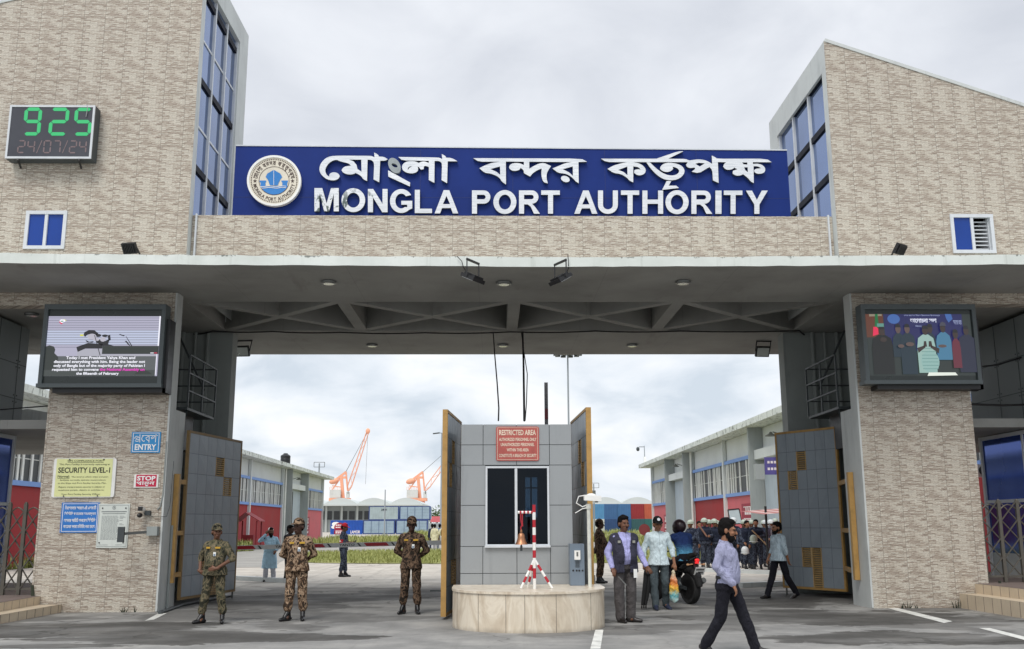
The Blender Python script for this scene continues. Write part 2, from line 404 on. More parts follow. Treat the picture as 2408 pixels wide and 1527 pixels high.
BLUEP = paint('blue sign board', (24, 48, 118), 0.5, 0.09, 1.0, dirt=0.1, spec=0.18)
RUBBER = paint('black rubber', (26, 26, 27), 0.8, 0.15, 8)
WIRE = paint('black cable', (24, 24, 26), 0.6, 0.1, 8)
YEL = paint('ochre painted steel', (176, 138, 78), 0.55, 0.18, 5, dirt=0.4)
# ---------------------------------------------------------------- ground
def _st(x, y, rx, ry): q = atZ(x, y, 0.0); return ((q.x, q.y), rx, ry)
STAINS = [_st(190, 1484, 2.2, .9), _st(420, 1500, 2.0, .8), _st(300, 1470, 1.2, .5), _st(640, 1420, 1.3, 1.6), _st(800, 1405, 1.8, 1.3), _st(600, 1500, 1.3, .35), _st(1000, 1390, 1.4, 1.5),
          _st(1960, 1450, 2.2, 1.2), _st(2140, 1500, 1.9, .7), _st(1780, 1420, 1.3, 1.0), _st(1600, 1450, .7, .25), _st(1640, 1470, .8, .2), _st(2300, 1460, 1.2, .3), _st(1880, 1400, 1.2, 1.2), _st(100, 1520, 1.0, .3)]
def ground_material():
    t = NT('worn concrete yard'); P = t.geo(); p = t.xyz(P)
    fine = t.noise(P, 14.0, 6, 0.7); mid = t.noise(P, 1.1, 6, 0.62); big = t.noise(P, 0.16, 5, 0.6)
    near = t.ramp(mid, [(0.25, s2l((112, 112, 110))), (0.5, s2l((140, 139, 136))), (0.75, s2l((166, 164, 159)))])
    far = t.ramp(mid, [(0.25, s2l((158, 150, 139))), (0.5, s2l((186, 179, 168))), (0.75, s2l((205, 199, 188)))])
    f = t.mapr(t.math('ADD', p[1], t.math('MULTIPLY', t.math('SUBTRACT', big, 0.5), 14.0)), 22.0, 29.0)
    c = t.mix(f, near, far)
    c = t.mix(t.math('MULTIPLY', t.mapr(fine, 0.5, 0.8), 0.35), c, s2l((110, 108, 104)))
    # damp patches that lie about the gateway
    wv = t.noise(t.scale(P, (0.30, 0.52, 1.0)), 1.0, 7, 0.58, 0.35)
    gate = t.math('MULTIPLY', t.mapr(p[1], 13.2, 16.5), t.math('SUBTRACT', 1.0, t.mapr(p[1], 25.0, 34.0)))
    side = t.math('SUBTRACT', 1.0, t.math('MULTIPLY', t.mapr(t.math('ABSOLUTE', t.math('SUBTRACT', p[0], 0.4)), 0.5, 2.4, 1.0, 0.0), 0.55))
    th = t.math('SUBTRACT', 0.66, t.math('MULTIPLY', t.math('MULTIPLY', gate, side), 0.17))
    ed = t.noise(P, 2.2, 6, 0.65); ed2 = t.noise(t.scale(P, (0.4, 0.9, 1)), 1.0, 4, 0.6)
    blob = None
    for (x_, y_), rx_, ry_ in STAINS:
        dx = t.math('DIVIDE', t.math('SUBTRACT', p[0], x_), rx_); dy = t.math('DIVIDE', t.math('SUBTRACT', p[1], y_), ry_)
        d_ = t.math('SUBTRACT', 1.0, t.math('SQRT', t.math('ADD', t.math('MULTIPLY', dx, dx), t.math('MULTIPLY', dy, dy))))
        blob = d_ if blob is None else t.math('MAXIMUM', blob, d_)
    blob = t.math('ADD', blob, t.math('ADD', t.math('MULTIPLY', t.math('SUBTRACT', ed, 0.5), 1.1), t.math('MULTIPLY', t.math('SUBTRACT', ed2, 0.5), 2.6)))
    wet = t.math('MAXIMUM', t.math('MULTIPLY', t.mapr(t.math('SUBTRACT', wv, th), -0.012, 0.03), 0.55), t.math('MULTIPLY', t.mapr(blob, -0.14, -0.06), t.mapr(ed2, 0.3, 0.6, 0.55, 1.0)))
    c = t.mix(t.math('MULTIPLY', wet, 0.80), c, s2l((60, 58, 55)))
    tr = t.noise(t.scale(P, (2.2, 0.06, 1.0)), 1.0, 4, 0.6); c = t.mix(t.math('MULTIPLY', t.mapr(tr, 0.55, 0.72), 0.3), c, s2l((96, 94, 90)))
    sp = t.noise(P, 5.5, 3, 0.5); c = t.mix(t.math('MULTIPLY', t.mapr(sp, 0.70, 0.74), 0.5), c, s2l((84, 82, 78)))
    # thin cracks
    vo = t.nd('ShaderNodeTexVoronoi', feature='DISTANCE_TO_EDGE'); vo.inputs['Scale'].default_value = 0.38
    wp = t.nd('ShaderNodeVectorMath', operation='ADD'); t.l.new(P, wp.inputs[0])
    nz = t.nd('ShaderNodeTexNoise'); nz.inputs['Scale'].default_value = 1.6; t.l.new(P, nz.inputs['Vector'])
    t.l.new(nz.outputs['Color'], wp.inputs[1]); t.l.new(wp.outputs[0], vo.inputs['Vector'])
    crk = t.math('MULTIPLY', t.math('LESS_THAN', vo.outputs['Distance'], 0.012), t.mapr(big, 0.42, 0.6))
    c = t.mix(t.math('MULTIPLY', crk, 0.55), c, s2l((60, 58, 55)))
    t.bump(t.math('ADD', t.math('MULTIPLY', fine, 0.6), mid), 0.25, 0.02)
    rr = t.math('SUBTRACT', 0.88, t.math('MULTIPLY', wet, t.mapr(mid, 0.35, 0.7, 0.05, 0.3)))
    t.put(t.b, 'Specular IOR Level', t.math('SUBTRACT', 0.4, t.math('MULTIPLY', wet, 0.25)))
    return t.fin(c, rr, 0.0)
GROUND = ground_material()
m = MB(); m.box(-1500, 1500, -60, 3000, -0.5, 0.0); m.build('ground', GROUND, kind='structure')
def ground_poly(name, pts, z, mat, kind='structure'):
    mb = MB(); mb.flat([pts], lambda u, v, d: (u, v, z)); return mb.build(name, mat, kind=kind)
# side road of grey gravel beyond the gate
def gravel_mat(name, a, b):
    t = NT(name); P = t.geo(); n = t.noise(P, 9.0, 6, 0.75); m_ = t.noise(P, 0.5, 5, 0.6)
    c = t.mix(0.5, t.ramp(n, [(0.3, s2l(a)), (0.7, s2l(b))]), t.ramp(m_, [(0.3, s2l(a)), (0.7, s2l(b))]))
    t.bump(n, 0.4, 0.03); return t.fin(c, 0.95, 0, 0.2)
GRAV = gravel_mat('grey gravel', (128, 126, 122), (178, 175, 168))
ground_poly('road', [(-60, 66), (-60, 88), (70, 88), (70, 66)], 0.012, GRAV)
ground_poly('side_road', [(-17, 40), (-17, 66), (-11.2, 66), (-10.5, 52), (-8.6, 40)], 0.008, GRAV)
# painted road markings
LINE = paint('worn white road paint', (214, 214, 208), 0.8, 0.2, 5, dirt=0.6)
def marking(px, label):
    p = [atZ(x, y, 0.0) for x, y in px]; mb = MB(); mb.flat([[(q.x, q.y) for q in p]], lambda u, v, d: (u, v, 0.005))
    o = mb.build('road_marking', LINE, kind='structure'); return o
marking([(2052, 1422), (2075, 1422), (2240, 1462), (2220, 1466)], '')
marking([(2302, 1478), (2328, 1478), (2420, 1501), (2420, 1509)], '')
marking([(1400, 1482), (1419, 1482), (1412, 1527), (1388, 1527)], '')
marking([(340, 1461), (373, 1443), (392, 1443), (362, 1458)], '')
# grass: earth sheet plus blades
EARTH = gravel_mat('grassy earth', (122, 124, 74), (168, 166, 116))
def blade_mat(name, a, b):
    t = NT(name); P = t.geo(); n = t.noise(P, 0.9, 4, 0.6); i = t.nd('ShaderNodeObjectInfo')
    k = t.noise(P, 8.0, 2); c = t.mix(0.4, t.ramp(n, [(0.3, s2l(a)), (0.7, s2l(b))]), t.ramp(k, [(0.35, s2l((112, 126, 58))), (0.7, s2l((196, 190, 128)))]))
    t.b.inputs['Subsurface Weight'].default_value = 0.0
    return t.fin(c, 0.7, 0, 0.2)
BLADE = blade_mat('grass blade', (124, 134, 74), (172, 175, 116))
def inpoly(x, y, P):
    r = False; n = len(P)
    for i in range(n):
        x1, y1 = P[i]; x2, y2 = P[i-1]
        if (y1 > y) != (y2 > y) and x < (x2-x1)*(y-y1)/(y2-y1)+x1: r = not r
    return r
def grass(pts, n, h, rng):
    ground_poly('grass_verge', pts, 0.02, EARTH)
    xs = [p[0] for p in pts]; ys = [p[1] for p in pts]; mb = MB(); k = 0
    while k < n:
        x = rng.uniform(min(xs), max(xs)); y = rng.uniform(min(ys), max(ys))
        if not inpoly(x, y, pts): continue
        d = mnoise.noise((x*0.35, y*0.35, 3.1)); k += 1
        if d < -0.25 and rng.random() < 0.8: continue
        for _ in range(3):
            a = rng.uniform(0, 6.28); hh = h*rng.uniform(0.4, 1.25)*(1+0.8*d); wv = rng.uniform(0.012, 0.03)*h/0.3
            bx, by = x+rng.uniform(-.12, .12), y+rng.uniform(-.12, .12); lx, ly = math.cos(a)*hh*0.5, math.sin(a)*hh*0.5; px, py = -math.sin(a)*wv, math.cos(a)*wv
            mb.add([(bx-px, by-py, 0.015), (bx+px, by+py, 0.015), (bx+lx*.5+px*.7, by+ly*.5+py*.7, hh*.7), (bx+lx*.5-px*.7, by+ly*.5-py*.7, hh*.7), (bx+lx, by+ly, hh)], [(0,1,2,3), (3,2,4)])
    tag(mb.build('grass', BLADE), 'green grass growing on the verge', 'grass', kind='stuff')
rg = random.Random(3)
isl = []
for k in range(26):
    t_ = 2*math.pi*k/26; isl.append((0.5+11.2*math.copysign(abs(math.cos(t_))**.7, math.cos(t_))*(1+.05*math.sin(5*t_)), 54+11.5*math.copysign(abs(math.sin(t_))**.7, math.sin(t_))))
grass(isl, 11000, 0.2, rg)
grass([(-19.0, 34), (-18.4, 34), (-17.0, 60), (-15.6, 66), (-18.3, 74), (-18.4, 40)], 1500, 0.5, rg)
grass([(-17.8, 88), (-17.0, 118), (30, 126), (30, 116), (12.6, 96), (5, 92), (-8, 90)], 7000, 0.5, rg)
grass([(11.6, 62), (13.2, 62), (13.4, 92), (9.5, 92), (10.4, 76)], 2200, 0.45, rg)
grass([(-14, 168), (-16, 180), (34, 184), (34, 170)], 2500, 0.7, rg)
# far strip of flat land and trees at the horizon
def far_tree(x, y, h, wd, label):
    r_ = thing('tree', label, 'tree', (x, y, 0), 'far trees on the horizon')
    mb = MB(); mb.tube([(x, y, 0), (x+.1, y, h*.3), (x, y, h*.6)], [0.25, 0.2, 0.1], 6); mb.build('trunk', BARK, r_)
    mb = MB(); rr = random.Random(int(x*13+y))
    for _ in range(420):
        a, b, c_ = rr.gauss(0, .38), rr.gauss(0, .38), rr.gauss(0, .33)
        q = Vector((x+a*wd, y+b*wd, h*.66+c_*h*.5)); s_ = rr.uniform(.25, .6)
        v1 = Vector((rr.gauss(0,1), rr.gauss(0,1), rr.gauss(0,1))).normalized()*s_; v2 = v1.orthogonal().normalized()*s_*.6
        mb.quad(q-v1, q-v2, q+v1, q+v2)
    mb.build('crown', LEAF, r_)
BARK = paint('bark', (84, 70, 56), 0.9, 0.2, 3)
LEAF = paint('leaf green', (70, 92, 50), 0.7, 0.35, 1.5)
# ---------------------------------------------------------------- gatehouse
YP = 19.5; ZS = 6.18; ZT = 6.36
XLi, XLo, XRi, XRo = -6.33, -8.70, 7.22, 9.50
TXL, TXR = -6.22, 7.08
gate = thing('gatehouse', 'large port gatehouse clad in beige ledge-stone tiles with a flat canopy and two slanted towers', 'building', (0, YP, 0))
# canopy slab with a coffered middle
fe = [(-17, 17.15), (-9, 17.2), (-4.3, 17.33), (0.4, 17.42), (4.5, 17.36), (9.5, 17.2), (17, 17.12)]
PX0, PX1, PY0, PY1 = -6.42, 7.26, 20.32, 23.45
mb = MB(); mb.m = 0
outer = fe+[(17, 26.85), (-17, 26.85)]
mb.flat([outer, [(PX0, PY0), (PX1, PY0), (PX1, PY1), (PX0, PY1)]], lambda u, v, d: (u, v, ZS))
PZ = ZS+0.85
for a, b in (((PX0, PY0), (PX1, PY0)), ((PX1, PY0), (PX1, PY1)), ((PX1, PY1), (PX0, PY1)), ((PX0, PY1), (PX0, PY0))):
    mb.quad((*a, ZS), (*b, ZS), (*b, PZ), (*a, PZ))
mb.quad((PX0, PY0, PZ), (PX1, PY0, PZ), (PX1, PY1, PZ), (PX0, PY1, PZ))
mb.m = 1
rr = random.Random(5)
segs = []
for i in range(len(fe)-1):
    for k in range(14):
        t = k/14; segs.append((fe[i][0]*(1-t)+fe[i+1][0]*t, fe[i][1]*(1-t)+fe[i+1][1]*t))
segs.append(fe[-1])
zb = [ZS+rr.uniform(-.006, .006) for _ in segs]; zt = [ZT+rr.uniform(-.012, .010) for _ in segs]
for i in range(len(segs)-1):
    a, b = segs[i], segs[i+1]
    mb.quad((*a, zb[i]), (*b, zb[i+1]), (*b, zt[i+1]), (*a, zt[i]))
    mb.quad((*a, zt[i]), (*b, zt[i+1]), (b[0], YP-.02, ZT+.01), (a[0], YP-.02, ZT+.01))
mb.m = 0
mb.quad((-17, 26.85, ZS), (17, 26.85, ZS), (17, 26.85, ZT+.7), (-17, 26.85, ZT+.7))
mb.quad((-17, 23.4, ZT+.7), (17, 23.4, ZT+.7), (17, 26.85, ZT+.7), (-17, 26.85, ZT+.7))
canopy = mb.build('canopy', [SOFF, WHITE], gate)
# ribs and crossed beams of the coffer
ribs = [-3.17, 0.44, 3.92]
for x in ribs:
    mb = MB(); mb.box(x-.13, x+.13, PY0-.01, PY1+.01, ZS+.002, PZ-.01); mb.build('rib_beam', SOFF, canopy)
edges = [PX0, -3.17, 0.44, 3.92, PX1]
for i in range(4):
    a, b = edges[i]+.05, edges[i+1]-.05
    for k, (p, q) in enumerate((((a, PY0), (b, PY1)), ((a, PY1), (b, PY0)))):
        p, q = Vector((*p, 0)), Vector((*q, 0)); z0 = ZS+.004+.003*k; d = (q-p).normalized()*.1
        p, q = p-d, q+d; mb = MB()
        mb.bar((p.x, p.y, z0+.3), (q.x, q.y, z0+.3), 0.20, 0.6); mb.build('cross_beam', SOFF, canopy)
# pillars: tiled front, painted return and cut-back upper part
for s, xi, xo in ((1, XLi, XLo), (-1, XRi, XRo)):
    mb = MB(); mb.m = 0; mb.box(xo, xi-.0*s, YP+.03, YP+.33, 0, ZS-.002)
    mb.box(xi-.35*s, xi, YP+.33, YP+.95, 0, 3.86); mb.box(xo, xo+.25*s, YP+.33, YP+4.2, 0, ZS-.002)
    pl = mb.build('pillar', CONC, gate)
    mb = MB(); mb.box(xo-.015*s, xi-.04*s, YP-.02, YP+.028, 0.0, ZS-.004); mb.build('tile_cladding', TILE, pl)
    # tiled beam over the side passage
    zb_ = atY(50, 719, YP).z if s > 0 else atY(2350, 716, YP).z
    mb = MB(); mb.box(xo-.02*s, -17.0 if s > 0 else 17.0, YP-.02, YP+.3, zb_, ZS-.004); mb.build('passage_lintel', TILE, gate)
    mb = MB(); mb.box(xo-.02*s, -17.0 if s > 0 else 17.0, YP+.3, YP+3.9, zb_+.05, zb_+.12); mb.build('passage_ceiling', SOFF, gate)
    # rear column / recess back wall
    cx = -6.31 if s > 0 else 7.08
    mb = MB(); mb.box(cx, xo+.25*s, 23.70, 24.15, 0, ZS-.003); mb.build('rear_column', GREYW, gate)
    for dx, r_ in ((.55, .05), (.85, .035), (1.15, .05)):
        X = xi-dx*s; mb = MB(); mb.tube([(X, 23.62, 3.0), (X, 23.62, ZS-.3), (X, 23.62, ZS-.01)], r_, 8); mb.build('drain_pipe', GREYW, gate)
    # caged landing in the recess
    mb = MB(); x0, x1, y0, y1, z0, z1 = xi-1.3*s, xi-.02*s, 20.6, 22.6, 4.0, 5.1
    mb.box(x0, x1, y0, y1, z0-.05, z0)
    for z in (z0+.35, z0+.72, z1):
        mb.bar((x1, y0, z), (x1, y1, z), .03, .03); mb.bar((x0, y1, z), (x1, y1, z), .03, .03)
    for y in (y0, (y0+y1)/2, y1): mb.bar((x1, y, z0), (x1, y, z1), .035, .035)
    mb.bar((x1-.05*s, y0+.1, z0-.05), (x1-.5*s, y0+.9, z0-1.0), .05, .05)
    mb.bar((x1-.2*s, y1-.2, z1-.5), (x1-.9*s, y1-.2, ZS-.2), .04, .04)
    mb.build('caged_landing', DARKG, gate)
    mb = MB(); mb.box(xi-.36*s, xi-1.6*s, 20.5, 22.2, 3.2, 3.95); mb.build('cable_box', BLACK, gate)
# towers
def hole_rect(p0, p1): return [(p0[0], p0[1]), (p1[0], p0[1]), (p1[0], p1[1]), (p0[0], p1[1])]
la, lb = atX(585, 85, TXL), atX(541, 0, TXL); ls = (lb.z-la.z)/(lb.y-la.y)
LB = (la.y, la.z); LF = (YP, la.z+ls*(YP-la.y))
ra, rb = atX(1808, 290, TXR), atY(1944, 97, YP)
RB = (ra.y, ra.z); RF = (YP, rb.z)
lo_ = atY(0, 8, YP); ro_ = atY(2408, 250, YP)
linZ = atY(1204, 508, YP+.25).z
def tower(TX, s, F, B, outpt, win):
    """s = +1 for the tower whose glazed side faces +x"""
    xo = -17.0 if s > 0 else 17.0
    sl_ = (outpt.z-F[1])/(outpt.x-TX); zo = F[1]+sl_*(xo-TX)
    mb = MB()
    loops = [[(TX, ZT), (TX, F[1]), (xo, zo), (xo, ZT)], hole_rect(*win)]
    mb.flat(loops, lambda u, v, d: (u, YP-d, v), 0.0)
    fw_ = mb.build('front_wall', TILE, gate)
    # coping on the slanted roof edge
    mb = MB(); mb.bar((TX-.02*s, YP+.06, F[1]+.02), (xo, YP+.06, zo+.02), .16, .07); mb.build('coping', CONC, gate)
    # roof and back
    mb = MB(); dz = B[1]-F[1]
    mb.quad((TX, YP, F[1]), (xo, YP, zo), (xo, B[0], zo+dz), (TX, B[0], B[1])); mb.quad((TX, B[0], ZT), (TX, B[0], B[1]), (xo, B[0], zo+dz), (xo, B[0], ZT))
    mb.build('roof', CONC, gate)
    # side frame
    y0, y1 = YP+.003, B[0]; k = (B[1]-F[1])/(B[0]-YP)
    gy0, gy1 = YP+.26, B[0]-(.75 if s > 0 else .62); zt_ = lambda y: F[1]+k*(y-YP)
    gt = .55 if s > 0 else .62
    hole = [(gy0, ZT+.3), (gy1, ZT+.3), (gy1, zt_(gy1)-gt), (gy0, zt_(gy0)-gt)]
    mb = MB(); dp = .11
    mb.flat([[(y0, ZT), (y1, ZT), (y1, B[1]), (y0, F[1])], hole], lambda u, v, d: (TX+d*s, u, v), 0.0)
    n = 4
    for i in range(n):
        a, b = hole[i], hole[(i+1) % n]; mb.quad((TX, *a), (TX, *b), (TX-dp*s, *b), (TX-dp*s, *a))
    mb.build('side_frame', CONC, gate)
    mb = MB(); mb.add([(TX-dp*s+.01*s, *p) for p in hole], [(0, 1, 2, 3)]); gl = mb.build('glass_wall', GLASS, gate)
    mb = MB(); xm = TX-dp*s
    for i in range(4):
        y = gy0+(gy1-gy0)*i/3+(.03 if i == 0 else -.03 if i == 3 else 0); mb.box(xm, xm+.07*s, y-.03, y+.03, ZT+.3, zt_(y)-gt-.004)
    mb.build('mullion', ALU, gl)
    za = atX(456, 392, TX-.1).z if s > 0 else atX(1953, 413, TX+.1).z; step = .99 if s > 0 else atX(1944, 294, TX+.1).z-za; i = 0; z = za-.08
    while z-2*step > linZ: z -= 2*step
    while z < zt_(gy0)-gt:
        ye = gy1
        if z > zt_(gy1)-gt: ye = min(gy1, YP+(z+gt-F[1])/k)
        h_ = .045 if (s > 0 and i % 2 == 1) else .14
        d_ = .03 if h_ < .1 else .05
        mb = MB(); mb.box(xm, xm+d_*s, gy0+.002, ye-.002, z, z+h_); mb.build('transom', NAVYM if h_ > .1 else ALU, gl); z += step; i += 1
    return fw_
GLASS = paint('blue reflective tower glass', (104, 128, 172), 0.06, 0.24, 0.30, metal=0.88)  # uneven reflections are mottled into the glass colour
NAVYM = paint('dark navy frame', (14, 18, 32), 0.5, 0.1, 4, spec=0.08)
w0, w1 = atY(57, 584, YP), atY(157, 499, YP); v0, v1 = atY(2243, 594, YP), atY(2331, 507, YP)
tower(TXL, 1, LF, LB, lo_, ((w0.x, max(w0.z, ZT+.02)), (w1.x, w1.z)))
tower(TXR, -1, RF, RB, ro_, ((v0.x, max(v0.z, ZT+.02)), (v1.x, v1.z)))
BLUEPANE = glass('cobalt tinted window', (26, 66, 150), 0.08, 1.5)
DARKIN = paint('dark room', (22, 24, 28), 0.9, 0.1, 2)
for i, (a, b) in enumerate(((w0, w1), (v0, v1))):
    x0, x1, z0, z1 = a.x, b.x, max(a.z, ZT+.02), b.z
    mb = MB(); f = .05
    mb.box(x0-.02, x1+.02, YP-.03, YP+.05, z1-f, z1+.02); mb.box(x0-.02, x1+.02, YP-.03, YP+.05, z0-.02, z0+f)
    mb.box(x0-.02, x0+f, YP-.027, YP+.05, z0+f, z1-f); mb.box(x1-f, x1+.02, YP-.027, YP+.05, z0+f, z1-f)
    xm = (x0+x1)/2; mb.box(xm-.03, xm+.03, YP-.02, YP+.045, z0+f, z1-f)
    wd = mb.build('window', ALU, gate)
    mb = MB(); mb.box(x0+f, xm-.03, YP+.01, YP+.02, z0+f, z1-f)
    if i == 0: mb.box(xm+.03, x1-f, YP+.022, YP+.032, z0+f, z1-f)
    mb.build('pane', BLUEPANE, wd)
    if i == 1:
        mb = MB()
        for k in range(8): z = z0+f+(z1-z0-2*f)*(k+.6)/8.4; mb.box(xm+.03, x1-f, YP+.10, YP+.112, z-.012, z+.012)
        mb.build('security_grille', ALU, wd)
        mb = MB(); mb.box(x1-f-.02, x1-f-.002, YP+.05, YP+.9, z0+f, z1-f); mb.build('side_reveal', ALU, wd)
    mb = MB(); mb.quad((x0-.3, YP+.9, z0-.3), (x1+.3, YP+.9, z0-.3), (x1+.3, YP+.9, z1+.3), (x0-.3, YP+.9, z1+.3)); mb.build('room_back', DARKIN, wd)
# lintel carrying the name board
mb = MB(); mb.box(TXL+.003, TXR-.003, YP+.25, 20.31, ZT-.02, PZ+.02); mb.box(TXL+.003, TXR-.003, YP+.25, YP+2.2, PZ+.02, linZ); mb.build('lintel', TILE, gate)
for x in (TXL+.09, TXR-.09): mb = MB(); mb.box(x-.016, x+.016, YP+.2, YP+.247, ZT, linZ+.02); mb.build('corner_trim', ALU, gate)
# inner edge trims of the pillars
for x in (XLi-.02, XRi+.02): mb = MB(); mb.box(x-.018, x+.018, YP-.03, YP+.029, 0.01, ZS-.01); mb.build('edge_trim', CONC, gate)
# side passages: guard rooms with panel walls above and blue glass below
PANEL = paint('grey composite panel', (128, 134, 134), 0.5, 0.06, 0.8, dirt=0.15)
DBLUE = paint('deep blue shopfront glass', (42, 76, 160), 0.06, 0.06, 0.5, metal=0.6)
STEPT = paint('cream step tile', (206, 190, 166), 0.5, 0.1, 2, dirt=0.35)
PAVE = paint('brown platform tile', (120, 106, 100), 0.7, 0.12, 2, dirt=0.3)
for s, X, lab, ye in ((1, -10.35, 'guard room with grey panel wall and blue glass beside the gate pillar bearing the yellow notice', 21.9), (-1, 11.15, 'guard room with grey panels and blue glass beside the plain tiled gate pillar', 22.8)):
    gr = thing('guard_room', lab, 'building', (X, 21, 0))
    out = X-6*s
    mb = MB(); zb_ = 5.9
    mb.box(X, out, YP+.35, ye, 3.72, zb_); pw = mb.build('panel_wall', PANEL, gr)
    mb = MB()
    for z in (4.3, 5.05): mb.box(X, X+.006*s, YP+.36, ye-.01, z-.008, z+.008)
    for y in (20.6, 21.5): mb.box(X, X+.0062*s, y-.008, y+.008, 3.73, zb_-.01)
    for y in (20.6, 21.5):
        for z in (4.3, 5.05):
            for dy in (-.07, .07):
                for dz in (-.07, .07): mb.box(X, X+.012*s, y+dy-.012, y+dy+.012, z+dz-.012, z+dz+.012)
    mb.build('panel_joint', DARKG, pw)
    mb = MB(); mb.box(X+1.5*s, out, 20.2, 27.5, 3.52, 3.70); mb.build('roof_slab', SOFF, gr)
    mb = MB()
    ex = X+1.5*s
    mb.flat([[(20.4, 3.702), (27.5, 3.702), (27.5, 4.15), (25.0, 4.32), (23.0, 4.25), (21.5, 3.95)]], lambda u, v, d: (X-.4*s, u, v))
    mb.box(X+.1*s, ex+.2*s, 27.5, 27.7, 3.5, 5.35)
    mb.build('curved_parapet', CONC, gr)
    yg = ye-.35
    mb = MB(); mb.box(X+.02*s, X, YP+.6, yg, .95, 3.42); gl = mb.build('glass_front', DBLUE, gr)
    mb = MB(); mb.box(X+.06*s, X-.03*s, yg, yg+.09, .3, 3.5); mb.box(X+.05*s, X, YP+.6, yg, 2.02, 2.09); mb.box(X+.05*s, X, YP+.6, yg, 3.42, 3.5)
    for y in (20.7,): mb.box(X+.05*s, X, y-.03, y+.03, .95, 3.42)
    mb.build('glazing_bar', ALU, gl)
    mb = MB(); mb.box(X+.03*s, out, YP+.6, yg-.002, .3, .95); mb.box(X-.05*s, out, YP+.6, yg, .95, 3.42); mb.build('base_wall', CONC, gr)
    # platform and steps in front of the side passage
    pts_l = ([(0, 1468), (153, 1439)], [(0, 1449), (153, 1418)], [(0, 1418), (127, 1397)]) if s > 0 else ([(2408, 1436), (2252, 1410)], [(2408, 1413), (2252, 1385)], [(2408, 1383), (2285, 1364)])
    a, b = [atZ(*q, 0.0) for q in pts_l[0]]; c, d = [atZ(*q, .30) for q in pts_l[2]]
    h1, h2 = (.15, .30) if s > 0 else (.27, .45)
    if s < 0: a, b, c, d = Vector((9.0, 16.8, 0)), Vector((8.92, 19.46, 0)), Vector((9.32, 17.2, h2)), Vector((9.24, 19.46, h2))
    e1 = b+(a-b)*2.2; e2 = d+(c-d)*2.4
    st = thing('platform_steps', ('cream tiled steps and platform at the foot of the pillar bearing the yellow notice' if s > 0 else 'cream tiled steps and platform at the foot of the plain gate pillar'), 'steps', (X, 18.5, 0))
    low = [(b.x, b.y), (e1.x, e1.y), (out, 18), (out, 19.4), (b.x, 19.4)]
    ML = MB(); ML.flat([low], lambda u, v, dd: (u, v, h1+dd), h1)
    xe = XLo-.02 if s > 0 else XRo+.02
    upq = [(d.x, d.y), (e2.x, e2.y), (out, 18.6), (out, 24), (xe, 24), (xe, 19.47), (d.x, 19.47)]
    MU = MB(); MU.flat([upq], lambda u, v, dd: (u, v, h2+dd), h2-h1); MU.m = 1; MU.flat([upq], lambda u, v, dd: (u, v, h2+.004))
    # joints of the riser tiles
    for (p, q, z0, z1, mb) in ((b, e1, 0.0, h1, ML), (d, e2, h1, h2, MU)):
        mb.m = 1
        L_ = (q-p); n_ = int(L_.length/.3); dr = L_.normalized(); nr = Vector((dr.y, -dr.x, 0)); nr = nr if nr.y < 0 else -nr
        for k in range(1, n_):
            c0 = p+dr*(k*.3); mb.obox((c0.x+nr.x*.001, c0.y+nr.y*.001, (z0+z1)/2), dr*.004, nr*.003, (0, 0, (z1-z0)/2-.004))
    ML.build('lower_step', [STEPT, PAVE], st); MU.build('upper_step', [STEPT, PAVE], st)
# retractable lattice gates in the side passages
LATT = paint('lattice gate steel', (92, 88, 80), 0.45, 0.2, 5, metal=0.3)
def lattice(x0, x1, y, label, b0=.31):
    r_ = thing('folding_gate', label, 'gate', ((x0+x1)/2, y, b0))
    n = max(2, round((x1-x0)/.33)); xs = [x0+(x1-x0)*i/n for i in range(n+1)]
    for i, x in enumerate(xs):
        mb = MB(); mb.box(x-.032, x+.032, y-.03, y+.03, b0, 2.02); mb.ell((x, y, 2.02), (.035, .035, .04), None, 8, 5); mb.build('post', LATT, r_)
    mb = MB()
    for i in range(n):
        a, b = xs[i]+.03, xs[i+1]-.03
        for k in range(4):
            z0 = b0+.11+k*.36
            mb.bar((a, y-.018, z0), (b, y-.018, z0+.36), .018, .03, (0, 1, 0)); mb.bar((a, y+.018, z0+.36), (b, y+.018, z0), .018, .03, (0, 1, 0))
        mb.bar((a, y, b0+.11), (b, y, b0+.11), .03, .04)
        mb.tube([(a+(b-a)*t, y, 1.86+.09*math.sin(math.pi*t)) for t in (0, .25, .5, .75, 1)], .014, 6)
    mb.build('lattice', LATT, r_)
lattice(-10.3, -8.78, 19.75, 'brown folding lattice gate in the passage beside the pillar bearing the yellow notice')
lattice(9.62, 11.1, 19.75, 'brown folding lattice gate in the passage beside the plain tiled pillar', .46)
